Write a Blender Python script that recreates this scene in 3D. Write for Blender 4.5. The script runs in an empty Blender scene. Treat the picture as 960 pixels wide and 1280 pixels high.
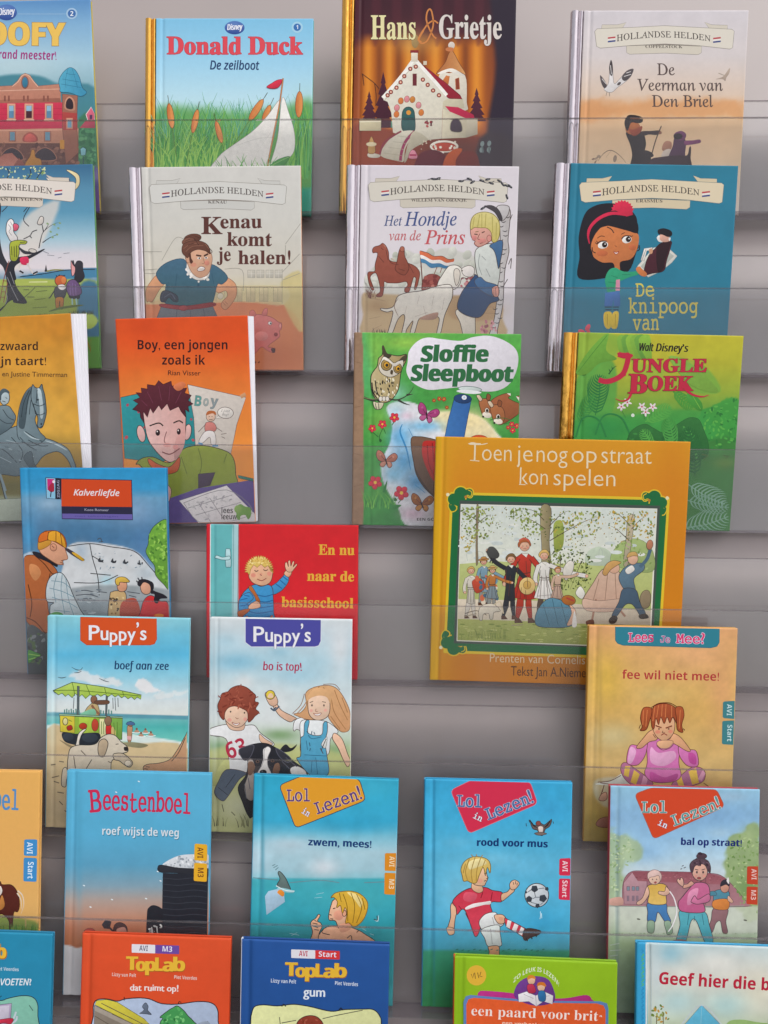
import bpy, math, random
import numpy as np
from mathutils import Matrix, Vector

# ------------------------------------------------------------------ camera, world, sun, exposure
SC = bpy.context.scene
COL = SC.collection
TILT = math.radians(12)                       # the whole display rack leans back
RACK = Matrix(((1, 0, 0, 0),
               (0, math.cos(TILT), math.sin(TILT), 0),
               (0, -math.sin(TILT), math.cos(TILT), 0),
               (0, 0, 0, 1)))                  # rack space: x right, y into the rack, z up along the covers
FPX, DIST = 1150.0, 1.08
psi, rho = math.radians(-2.2), math.radians(0.7)
cd = Vector((math.sin(psi), math.cos(psi), 0)); cr0 = Vector((math.cos(psi), -math.sin(psi), 0)); cu0 = Vector((0, 0, 1))
cr = cr0 * math.cos(rho) + cu0 * math.sin(rho); cu = -cr0 * math.sin(rho) + cu0 * math.cos(rho)
cam = bpy.data.cameras.new('camera'); camo = bpy.data.objects.new('camera', cam); COL.objects.link(camo)
cam.sensor_fit = 'VERTICAL'; cam.sensor_height = 36.0; cam.lens = FPX / 1280 * 36.0
cam.clip_start = 0.05; cam.clip_end = 200
m = Matrix.Identity(4)
for i in range(3):
    m[i][0] = cr[i]; m[i][1] = cu[i]; m[i][2] = -cd[i]
m[1][3] = -DIST
camo.matrix_world = RACK @ m
SC.camera = camo

SUN_EL, SUN_AZ = math.radians(56), math.radians(128)     # azimuth measured from +Y (into the rack) clockwise: behind the viewer, to the right
W = bpy.data.worlds.new("World"); SC.world = W; W.use_nodes = True
wn = W.node_tree
sky = wn.nodes.new('ShaderNodeTexSky'); sky.sky_type = 'NISHITA'; sky.sun_disc = False
sky.sun_elevation = SUN_EL; sky.sun_rotation = SUN_AZ
sky.air_density = 1.0; sky.dust_density = 2.2; sky.ozone_density = 0.5
hs = wn.nodes.new('ShaderNodeHueSaturation'); hs.inputs['Saturation'].default_value = 0.22      # hazy white daylight
wn.links.new(sky.outputs[0], hs.inputs['Color']); wn.links.new(hs.outputs[0], wn.nodes['Background'].inputs[0])
wn.nodes['Background'].inputs[1].default_value = 0.15
sl = bpy.data.lights.new('sun', 'SUN'); sl.energy = 1.15; sl.angle = math.radians(40); sl.color = (1, 0.95, 0.90)
so = bpy.data.objects.new('sun', sl); COL.objects.link(so)
sdir = Vector((math.sin(SUN_AZ) * math.cos(SUN_EL), math.cos(SUN_AZ) * math.cos(SUN_EL), math.sin(SUN_EL)))
so.rotation_euler = sdir.to_track_quat('Z', 'Y').to_euler()
SC.view_settings.view_transform = 'Standard'; SC.view_settings.look = 'None'
SC.view_settings.exposure = 0.43; SC.view_settings.gamma = 1
SC.render.engine = 'CYCLES'
SC.cycles.transparent_max_bounces = 48; SC.cycles.max_bounces = 10

# ------------------------------------------------------------------ colour and materials
def lin(h):
    if len(h) == 3: h = ''.join(c + c for c in h)
    v = np.array([int(h[i:i + 2], 16) for i in (0, 2, 4)]) / 255.0
    return v
def s2l(a):
    a = np.clip(a, 0, 1)
    return np.where(a <= 0.04045, a / 12.92, ((a + 0.055) / 1.055) ** 2.4)
def mat(name):
    mt = bpy.data.materials.new(name); mt.use_nodes = True
    return mt, mt.node_tree.nodes, mt.node_tree.links, mt.node_tree.nodes['Principled BSDF']

def print_mat():
    mt, n, l, p = mat('laminated_print')
    at = n.new('ShaderNodeAttribute'); at.attribute_name = 'ink'
    tc = n.new('ShaderNodeTexCoord')
    no = n.new('ShaderNodeTexNoise'); no.inputs['Scale'].default_value = 170; no.inputs['Detail'].default_value = 6; no.inputs['Roughness'].default_value = .65
    l.new(tc.outputs['Object'], no.inputs['Vector'])
    ma = n.new('ShaderNodeMapRange'); ma.inputs[1].default_value = 0.25; ma.inputs[2].default_value = 0.75
    ma.inputs[3].default_value = -0.11; ma.inputs[4].default_value = 0.12
    l.new(no.outputs['Fac'], ma.inputs[0])
    mr = n.new('ShaderNodeMath'); mr.operation = 'MULTIPLY_ADD'; mr.inputs[2].default_value = 1.0      # alpha of the ink = how much the brushwork shows
    l.new(ma.outputs[0], mr.inputs[0]); l.new(at.outputs['Alpha'], mr.inputs[1])
    mx = n.new('ShaderNodeVectorMath'); mx.operation = 'SCALE'
    l.new(at.outputs['Color'], mx.inputs[0]); l.new(mr.outputs[0], mx.inputs['Scale'])
    l.new(mx.outputs[0], p.inputs['Base Color'])
    p.inputs['Roughness'].default_value = 0.32; p.inputs['Specular IOR Level'].default_value = 0.22
    n2 = n.new('ShaderNodeTexNoise'); n2.inputs['Scale'].default_value = 9; n2.inputs['Detail'].default_value = 3
    l.new(tc.outputs['Object'], n2.inputs['Vector'])
    m2 = n.new('ShaderNodeMapRange'); m2.inputs[3].default_value = 0.22; m2.inputs[4].default_value = 0.45
    l.new(n2.outputs['Fac'], m2.inputs[0]); l.new(m2.outputs[0], p.inputs['Roughness'])
    return mt
def foil_mat(name, col, rough=0.2):
    mt, n, l, p = mat(name)
    p.inputs['Metallic'].default_value = 1; p.inputs['Base Color'].default_value = (*s2l(lin(col)), 1)
    tc = n.new('ShaderNodeTexCoord'); mp = n.new('ShaderNodeMapping'); mp.inputs['Scale'].default_value = (260, 260, 60)
    no = n.new('ShaderNodeTexNoise'); no.inputs['Scale'].default_value = 1.0; no.inputs['Detail'].default_value = 4
    l.new(tc.outputs['Object'], mp.inputs[0]); l.new(mp.outputs[0], no.inputs['Vector'])
    bp = n.new('ShaderNodeBump'); bp.inputs['Strength'].default_value = 0.22; bp.inputs['Distance'].default_value = 0.003
    l.new(no.outputs['Fac'], bp.inputs['Height']); l.new(bp.outputs[0], p.inputs['Normal'])
    cr_ = n.new('ShaderNodeMapRange'); cr_.inputs[1].default_value = .3; cr_.inputs[2].default_value = .7; cr_.inputs[3].default_value = rough - .05; cr_.inputs[4].default_value = rough + .07
    l.new(no.outputs['Fac'], cr_.inputs[0]); l.new(cr_.outputs[0], p.inputs['Roughness'])
    return mt
def plain_mat(name, col, rough=0.5, spec=0.4, scale=40, amp=0.07, stretch=(1, 1, 1)):
    mt, n, l, p = mat(name)
    tc = n.new('ShaderNodeTexCoord'); mp = n.new('ShaderNodeMapping'); mp.inputs['Scale'].default_value = stretch
    no = n.new('ShaderNodeTexNoise'); no.inputs['Scale'].default_value = scale; no.inputs['Detail'].default_value = 6
    l.new(tc.outputs['Object'], mp.inputs[0]); l.new(mp.outputs[0], no.inputs['Vector'])
    mr = n.new('ShaderNodeMapRange'); mr.inputs[1].default_value = .25; mr.inputs[2].default_value = .75
    mr.inputs[3].default_value = 1 - amp; mr.inputs[4].default_value = 1 + amp
    l.new(no.outputs['Fac'], mr.inputs[0])
    mx = n.new('ShaderNodeVectorMath'); mx.operation = 'SCALE'; mx.inputs[0].default_value = s2l(lin(col))
    l.new(mr.outputs[0], mx.inputs['Scale']); l.new(mx.outputs[0], p.inputs['Base Color'])
    p.inputs['Roughness'].default_value = rough; p.inputs['Specular IOR Level'].default_value = spec
    return mt
def acrylic_mat(name, tint, haze, hazecol='b8b0b4', smear_reflection=1.0, gloss=.36, stretch=(1, 1, 1)):
    mt, n, l, p = mat(name); n.remove(p)
    out = n['Material Output']
    tr = n.new('ShaderNodeBsdfTransparent'); tr.inputs[0].default_value = (*tint, 1)
    gl = n.new('ShaderNodeBsdfGlossy'); gl.inputs['Roughness'].default_value = 0.04
    df = n.new('ShaderNodeBsdfDiffuse'); df.inputs[0].default_value = (*s2l(lin(hazecol)), 1)
    tc = n.new('ShaderNodeTexCoord'); no = n.new('ShaderNodeTexNoise'); no.inputs['Scale'].default_value = 5; no.inputs['Detail'].default_value = 5; no.inputs['Distortion'].default_value = .6
    mp = n.new('ShaderNodeMapping'); mp.inputs['Scale'].default_value = stretch
    l.new(tc.outputs['Object'], mp.inputs[0]); l.new(mp.outputs[0], no.inputs['Vector'])
    mr = n.new('ShaderNodeMapRange'); mr.inputs[1].default_value = .3; mr.inputs[2].default_value = .75; mr.inputs[3].default_value = haze * (1 - .6 * smear_reflection); mr.inputs[4].default_value = haze * (1 + .8 * smear_reflection)
    l.new(no.outputs['Fac'], mr.inputs[0])
    m1 = n.new('ShaderNodeMixShader'); l.new(mr.outputs[0], m1.inputs[0]); l.new(tr.outputs[0], m1.inputs[1]); l.new(df.outputs[0], m1.inputs[2])
    fr0 = n.new('ShaderNodeFresnel'); fr0.inputs[0].default_value = 1.49
    fr = n.new('ShaderNodeMath'); fr.operation = 'MULTIPLY'; fr.inputs[1].default_value = gloss; fr.use_clamp = True; l.new(fr0.outputs[0], fr.inputs[0])
    m2 = n.new('ShaderNodeMixShader'); l.new(fr.outputs[0], m2.inputs[0]); l.new(m1.outputs[0], m2.inputs[1]); l.new(gl.outputs[0], m2.inputs[2])
    l.new(m2.outputs[0], out.inputs[0])
    return mt
M_PRINT = print_mat()
M_GOLD = foil_mat('gold_foil', 'dda64e', .13)
M_SILVER = foil_mat('silver_foil', 'cdc2c6', .14)
M_PAGES = plain_mat('page_edges', 'e6e0d6', .8, .2, 60, .12, (1, 30, 1))
M_WHITEPAGE = plain_mat('white_page_edges', 'eceaf0', .7, .3, 60, .05, (30, 1, 1))
M_BOARD = plain_mat('grey_back_board', 'a59a98', .4, .45, 3, .07)
M_ACRYLIC = acrylic_mat('clear_acrylic', (.995, .995, .995), .016, stretch=(4, 1, .5))  # light smears, drawn out upright to paint in streaky reflections
M_ACRYLIC_BACK = acrylic_mat('clear_acrylic_back', (.99, .99, .99), .03, gloss=.9, stretch=(5, 1, .7))  # pale vertical haze streaks painted in place of street reflections
M_EDGE = acrylic_mat('acrylic_cut_edge', (.8, .79, .8), .12, 'a49ea0')
M_FLOOR = acrylic_mat('acrylic_ledge_floor', (.9, .88, .9), .08, '8a8286')

# ------------------------------------------------------------------ mesh helpers
def link_mesh(name, verts, faces, mt, parent=None, cols=None, smooth=False, mw=None, brush=.25):
    me = bpy.data.meshes.new(name)
    me.from_pydata([tuple(v) for v in verts], [], [tuple(f) for f in faces])
    if cols is not None:
        at = me.color_attributes.new('ink', 'FLOAT_COLOR', 'POINT')
        c = np.ones((len(verts), 4), np.float32); c[:, :3] = s2l(np.asarray(cols)); c[:, 3] = brush
        at.data.foreach_set('color', c.ravel())
    me.materials.append(mt)
    if smooth: me.polygons.foreach_set('use_smooth', [True] * len(me.polygons))
    me.update()
    o = bpy.data.objects.new(name, me); COL.objects.link(o)
    if parent is not None: o.parent = parent
    elif mw is not None: o.matrix_world = mw
    return o
def box_vf(x0, x1, y0, y1, z0, z1, b=0.0):
    """box with bevelled vertical/horizontal front edges when b > 0"""
    if b <= 0:
        v = [(x, y, z) for x in (x0, x1) for y in (y0, y1) for z in (z0, z1)]
        f = [(0, 1, 3, 2), (4, 6, 7, 5), (0, 4, 5, 1), (2, 3, 7, 6), (0, 2, 6, 4), (1, 5, 7, 3)]
        return v, f
    v = []
    for (d, y) in ((b, y0), (0, y0 + b), (0, y1 - b), (b, y1)):
        v += [(x0 + d, y, z0 + d), (x1 - d, y, z0 + d), (x1 - d, y, z1 - d), (x0 + d, y, z1 - d)]
    f = [(0, 1, 2, 3), (15, 14, 13, 12)]
    for r in range(3):
        for k in range(4):
            a, c = r * 4 + k, r * 4 + (k + 1) % 4
            f.append((c, a, a + 4, c + 4))
    return v, f
def empty(name, mw):
    o = bpy.data.objects.new(name, None); o.empty_display_size = .05; COL.objects.link(o); o.matrix_world = mw
    return o
def tag(o, label, cat, group=None):
    o['label'] = label; o['category'] = cat
    if group: o['group'] = group

# ------------------------------------------------------------------ lettering
MATH = {'serif': 0, 'ital': 1, 'bital': 2, 'script': 4, 'sansb': 9, 'sansi': 10, 'sansbi': 11, 'mono': 12}
def restyle(s, st):
    if st == 'sans': return s
    b = 0x1D400 + 52 * MATH[st]; o = ''
    for c in s:
        if st == 'ital' and c == 'h': o += '\u210e'
        elif 'A' <= c <= 'Z': o += chr(b + ord(c) - 65)
        elif 'a' <= c <= 'z': o += chr(b + 26 + ord(c) - 97)
        elif c.isdigit() and st in ('serif', 'sansb', 'mono', 'bital', 'sansbi'):
            o += chr({'serif': 0x1D7CE, 'bital': 0x1D7CE, 'sansb': 0x1D7EC, 'sansbi': 0x1D7EC, 'mono': 0x1D7F6}[st] + int(c))
        else: o += c
    return o
GL = {}
def glyphs(s, st, off):
    k = (s, st, off)
    if k not in GL:
        cu = bpy.data.curves.new('lettering', 'FONT'); cu.body = restyle(s, st); cu.size = 1; cu.offset = off; cu.resolution_u = 3
        o = bpy.data.objects.new('lettering', cu); COL.objects.link(o)
        me = bpy.data.meshes.new_from_object(o.evaluated_get(bpy.context.evaluated_depsgraph_get()))
        n = len(me.vertices); v = np.zeros(n * 3, np.float32); me.vertices.foreach_get('co', v)
        GL[k] = (v.reshape(-1, 3)[:, :2].astype(float), [tuple(p.vertices) for p in me.polygons])
        bpy.data.objects.remove(o); bpy.data.curves.remove(cu); bpy.data.meshes.remove(me)
    return GL[k]
CAP = {}
def cap(st):
    if st not in CAP: CAP[st] = glyphs('H', st, 0)[0][:, 1].max()
    return CAP[st]

# ------------------------------------------------------------------ printed covers
EPS = 6e-6
def pts_of(s):
    a = np.array(s.split(), float) if isinstance(s, str) else np.asarray(s, float).ravel()
    return a.reshape(-1, 2)
def spline(P, closed, k=5):
    n = len(P)
    if n < 3: return P
    out = []
    rng = range(n) if closed else range(n - 1)
    for i in rng:
        if closed: a, b, c, d = P[(i - 1) % n], P[i], P[(i + 1) % n], P[(i + 2) % n]
        else: a, b, c, d = P[max(i - 1, 0)], P[i], P[i + 1], P[min(i + 2, n - 1)]
        for j in range(k):
            t = j / k
            out.append(.5 * (2 * b + (c - a) * t + (2 * a - 5 * b + 4 * c - d) * t * t + (3 * b - a - 3 * c + d) * t ** 3))
    if not closed: out.append(P[-1])
    return np.array(out)
def homog(src, dst):
    A = []; b = []
    for (x, y), (u, v) in zip(src, dst):
        A.append([x, y, 1, 0, 0, 0, -u * x, -u * y]); b.append(u)
        A.append([0, 0, 0, x, y, 1, -v * x, -v * y]); b.append(v)
    h = np.linalg.solve(np.array(A), np.array(b))
    return np.append(h, 1).reshape(3, 3)
def apply_h(H, P):
    q = np.c_[P, np.ones(len(P))] @ H.T
    return q[:, :2] / q[:, 2:]

class Art:
    """Artwork of one cover. Drawn in the units of the scan the artist works from (view() picks a detail of it);
    the scan's four cover corners fix how it lies on the real board."""
    def __init__(s, quad, w, h, seed):
        s.w, s.h = w, h
        s.H = homog(pts_of(quad), [(0, h), (w, h), (w, 0), (0, 0)])
        s.Hi = np.linalg.inv(s.H)
        s.parts = {}; s.cur = 'cover_picture'; s.hm = np.zeros((int(h / .0012) + 2, int(w / .0012) + 2), np.int32)
        s.rng = np.random.RandomState(seed); s.ox = s.oy = 0.; s.sc = 1.
    def view(s, ox, oy, sc): s.ox, s.oy, s.sc = ox, oy, sc; return s
    def part(s, n): s.cur = n; return s
    def px(s, P): return np.c_[s.ox + P[:, 0] / s.sc, s.oy + P[:, 1] / s.sc]
    def _add(s, P, F, col, col2=None, d=None, seg=None):
        uv = apply_h(s.H, P)
        C = np.tile(lin(col) if isinstance(col, str) else col, (len(P), 1))
        if col2 is not None:
            q = P @ np.array(d, float); t = ((q - q.min()) / max(np.ptp(q), 1e-9))[:, None]
            C = C * (1 - t) + (lin(col2) if isinstance(col2, str) else col2) * t
        m = 0.0006
        inside = (uv[:, 0] > m) & (uv[:, 0] < s.w - m) & (uv[:, 1] > m) & (uv[:, 1] < s.h - m)
        if not inside.any(): return
        if not inside.all(): uv = np.clip(uv, [m, m], [s.w - m, s.h - m])
        # print order: one step above whatever the shape overlaps
        ij = (uv / .0012).astype(int); ij = ij[:, ::-1]
        segs = [ij] if seg is None else [ij[[q for f in F[i:i + 3] for q in f]] for i in range(0, len(F), 3)]
        boxes = [(*g.min(0), *(g.max(0) + 1)) for g in segs]
        lev = 1 + max(s.hm[a0:a1, b0:b1].max() for a0, b0, a1, b1 in boxes)
        for a0, b0, a1, b1 in boxes: s.hm[a0:a1, b0:b1] = lev
        L = s.parts.setdefault(s.cur, [[], [], [], 0])
        b = L[3]
        L[0].append(np.c_[uv, np.full(len(uv), (lev + 8) * EPS)]); L[2].append(C)
        L[1] += [tuple(i + b for i in f) for f in F]; L[3] += len(uv)
    # -- vector layers
    def p(s, pts, col, sm=1, o=None, ow=.8, col2=None, d=(0, 1)):
        P = pts_of(pts)
        if sm: P = spline(P, True)
        P = s.px(P)
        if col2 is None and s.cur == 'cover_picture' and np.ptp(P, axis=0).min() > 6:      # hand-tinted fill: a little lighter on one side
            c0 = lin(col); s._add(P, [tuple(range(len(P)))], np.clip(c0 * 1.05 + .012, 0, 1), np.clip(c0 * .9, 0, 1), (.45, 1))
        else: s._add(P, [tuple(range(len(P)))], col, col2, d)
        if o: s._stroke(np.vstack([P, P[:1]]), ow, o, 0)
    def l(s, pts, w, col, sm=1, tp=0):
        P = pts_of(pts)
        if sm and len(P) > 2: P = spline(P, False)
        s._stroke(s.px(P), w, col, tp)
    def ls(s, many, w, col, sm=1, tp=0):
        for q in many.split('|'): s.l(q, w, col, sm, tp)
    def _stroke(s, P, w, col, tp):
        keep = [0] + [i for i in range(1, len(P)) if np.hypot(*(P[i] - P[i - 1])) > 1e-3]
        P = P[keep]; n = len(P)
        if n < 2: return
        T = np.gradient(P, axis=0); T /= np.maximum(np.hypot(T[:, 0], T[:, 1]), 1e-9)[:, None]
        N = np.c_[-T[:, 1], T[:, 0]]
        ww = np.full(n, w / 2.)
        if tp == 1: ww = ww * np.linspace(1, .15, n)
        if tp == 2: ww = ww * (.2 + .8 * np.sin(np.linspace(.1, math.pi - .1, n)))
        V = np.vstack([P + N * ww[:, None], P - N * ww[:, None]])
        s._add(V, [(i, i + 1, n + i + 1, n + i) for i in range(n - 1)], col, seg=1)
    def e(s, cx, cy, rx, ry, col, rot=0, o=None, ow=.8, col2=None, d=(0, 1), n=28):
        t = np.linspace(0, 2 * math.pi, n, endpoint=False); a = math.radians(rot)
        x = rx * np.cos(t); y = ry * np.sin(t)
        s.p(np.c_[cx + x * math.cos(a) - y * math.sin(a), cy + x * math.sin(a) + y * math.cos(a)], col, 0, o, ow, col2, d)
    def r(s, x0, y0, x1, y1, col, o=None, ow=.8, skew=0):
        s.p([(x0, y0), (x1, y0 + skew), (x1, y1 + skew), (x0, y1)], col, 0, o, ow)
    def rr(s, pts, rad, col, o=None, ow=.8):
        """polygon with rounded corners"""
        P = pts_of(pts); n = len(P); out = []
        for i in range(n):
            a, b, c = P[i - 1], P[i], P[(i + 1) % n]
            d1 = (a - b) / np.hypot(*(a - b)); d2 = (c - b) / np.hypot(*(c - b))
            q0, q1 = b + d1 * rad, b + d2 * rad
            for t in np.linspace(0, 1, 6): out.append((1 - t) ** 2 * q0 + 2 * t * (1 - t) * b + t * t * q1)
        s.p(np.array(out), col, 0, o, ow)
    def blades(s, x0, x1, y, h, n, w, cols, lean=.3, jit=.4):
        """tufts of grass between x0 and x1"""
        for i in range(n):
            x = s.rng.uniform(x0, x1); hh = h * s.rng.uniform(1 - jit, 1); dx = hh * lean * s.rng.uniform(-1, 1)
            yy = y + s.rng.uniform(-.1, .1) * h
            s.l([(x, yy), (x + dx * .3, yy - hh * .55), (x + dx, yy - hh)], w, cols[s.rng.randint(len(cols))], 1, 1)
    def dabs(s, pts, n, rmin, rmax, cols, asp=.7, rot=None):
        """small strokes scattered inside a polygon"""
        P = pts_of(pts); lo, hi = P.min(0), P.max(0); k = 0; tries = 0
        while k < n and tries < n * 20:
            tries += 1
            q = s.rng.uniform(lo, hi)
            if not inpoly(q[None], P)[0]: continue
            r_ = s.rng.uniform(rmin, rmax); k += 1
            s.e(q[0], q[1], r_, r_ * asp, cols[s.rng.randint(len(cols))], s.rng.uniform(0, 180) if rot is None else rot, n=9)
    def T(s, txt, x0, y0, x1, y1, h, col, st='sans', off=0, part='title', arc=0, sh=0, oc=None, oo=.03, jit=0, dy=0, fat=0):
        """one line of lettering along the baseline (x0,y0)-(x1,y1), capitals h high"""
        prev = s.cur; s.cur = part
        a = np.array([x0, y0], float); b = np.array([x1, y1], float)
        for (c_, of_) in (([(oc, off + oo)] if oc else []) + [(col, off)]):
            V, F = glyphs(txt, st, of_); V0 = glyphs(txt, st, off)[0]
            lo, hi = V0[:, 0].min(), V0[:, 0].max()
            t = (V[:, 0] - lo) / (hi - lo); yy = V[:, 1] / cap(st) * h
            if jit:                                   # bouncing hand-lettered look: each letter island moves on its own
                isl = island_ids(len(V), F)
                rs = np.random.RandomState(len(txt) * 7 + ord(txt[0]))
                cents = np.array([t[isl == i].mean() for i in range(isl.max() + 1)])
                order = np.round(cents * len(txt)).astype(int)
                jj = rs.uniform(-1, 1, order.max() + 3)
                rr_ = rs.uniform(-1, 1, order.max() + 3)
                for i in range(isl.max() + 1):
                    mk = isl == i; j = order[i] + 1
                    yy[mk] += jj[j] * jit * h + (t[mk] - cents[i]) * (b - a)[0] * rr_[j] * jit * 1.2
            d = b - a; L = np.hypot(*d); d = d / L; up = np.array([d[1], -d[0]])
            along = t * L + sh * yy
            yy = yy + arc * (1 - (2 * t - 1) ** 2) + dy
            P = a + np.outer(along, d) + np.outer(yy, up)
            for q in ((0,) if not fat else (-fat, -fat / 3, fat / 3, fat)): s._add(s.px(P + d * q), F, c_)
        s.cur = prev
def island_ids(n, F):
    par = list(range(n))
    def fd(i):
        while par[i] != i: par[i] = par[par[i]]; i = par[i]
        return i
    for f in F:
        for q in f[1:]: par[fd(q)] = fd(f[0])
    ids = {}; return np.array([ids.setdefault(fd(i), len(ids)) for i in range(n)])
def inpoly(Q, P):
    x, y = Q[..., 0], Q[..., 1]; c = np.zeros(x.shape, bool); n = len(P)
    for i in range(n):
        (x1, y1), (x2, y2) = P[i], P[(i + 1) % n]
        if y1 == y2: continue
        c ^= ((y1 > y) != (y2 > y)) & (x < (x2 - x1) * (y - y1) / (y2 - y1) + x1)
    return c
def vnoise(X, Y, scale, seed):
    rs = np.random.RandomState(seed); G = rs.uniform(-1, 1, (64, 64))
    out = np.zeros_like(X); amp = 1.
    for o in range(3):
        x, y = X / scale, Y / scale; i, j = np.floor(x).astype(int), np.floor(y).astype(int)
        fx, fy = x - i, y - j; fx = fx * fx * (3 - 2 * fx); fy = fy * fy * (3 - 2 * fy)
        g = lambda a, b: G[a % 64, b % 64]
        out += amp * ((g(i, j) * (1 - fx) + g(i + 1, j) * fx) * (1 - fy) + (g(i, j + 1) * (1 - fx) + g(i + 1, j + 1) * fx) * fy)
        amp *= .5; scale *= .5
    return out
class Paint:
    """soft airbrush ground printed under the line art: one colour per point of the cover's mesh"""
    def __init__(s, art, U, V, base, seed):
        s.art = art; s.seed = seed
        q = apply_h(art.Hi, np.c_[U.ravel(), V.ravel()])
        s.X = q[:, 0].reshape(U.shape); s.Y = q[:, 1].reshape(U.shape)
        s.C = np.tile(lin(base), U.shape + (1,)).astype(float)
    def xy(s): return (s.X - s.art.ox) * s.art.sc, (s.Y - s.art.oy) * s.art.sc
    def mix(s, col, a):
        a = np.clip(a, 0, 1)[..., None]; s.C = s.C * (1 - a) + lin(col) * a; return s
    def vg(s, stops, ax=1):
        st = [q.split('#') for q in stops.split()]; t = s.xy()[ax]; ys = [float(q[0]) for q in st]; cs = np.array([lin(q[1]) for q in st])
        for k in range(3): s.C[..., k] = np.interp(t, ys, cs[:, k])
        return s
    def blob(s, cx, cy, rx, ry, col, a=1, pw=2, rot=0):
        x, y = s.xy(); r_ = math.radians(rot); x = x - cx; y = y - cy
        x, y = x * math.cos(r_) + y * math.sin(r_), -x * math.sin(r_) + y * math.cos(r_)
        return s.mix(col, a * np.exp(-(np.hypot(x / rx, y / ry) ** pw)))
    def poly(s, pts, col, blur=4, a=1, sm=1, rough=0):
        P = pts_of(pts)
        if sm: P = spline(P, True, 4)
        x, y = s.xy()
        if rough: x = x + rough * vnoise(x, y, rough * 3, s.seed + 5); y = y + rough * vnoise(x, y, rough * 3, s.seed + 9)
        ins = inpoly(np.stack([x, y], -1), P); dd = np.full(x.shape, 1e9)
        for i in range(len(P)):
            (x1, y1), (x2, y2) = P[i], P[(i + 1) % len(P)]
            L2 = (x2 - x1) ** 2 + (y2 - y1) ** 2 + 1e-9
            t = np.clip(((x - x1) * (x2 - x1) + (y - y1) * (y2 - y1)) / L2, 0, 1)
            dd = np.minimum(dd, np.hypot(x - x1 - t * (x2 - x1), y - y1 - t * (y2 - y1)))
        sd = np.where(ins, dd, -dd); q = np.clip(sd / blur + .5, 0, 1)
        return s.mix(col, a * q * q * (3 - 2 * q))
    def noise(s, scale, amp, col=None, th=0, a=1):
        x, y = s.xy(); v = vnoise(x + 1e4, y + 1e4, scale, s.seed + int(scale))
        if col is None: s.C = s.C * (1 + amp * v[..., None])
        else: s.mix(col, a * np.clip((v - th) * amp, 0, 1))
        return s

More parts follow.
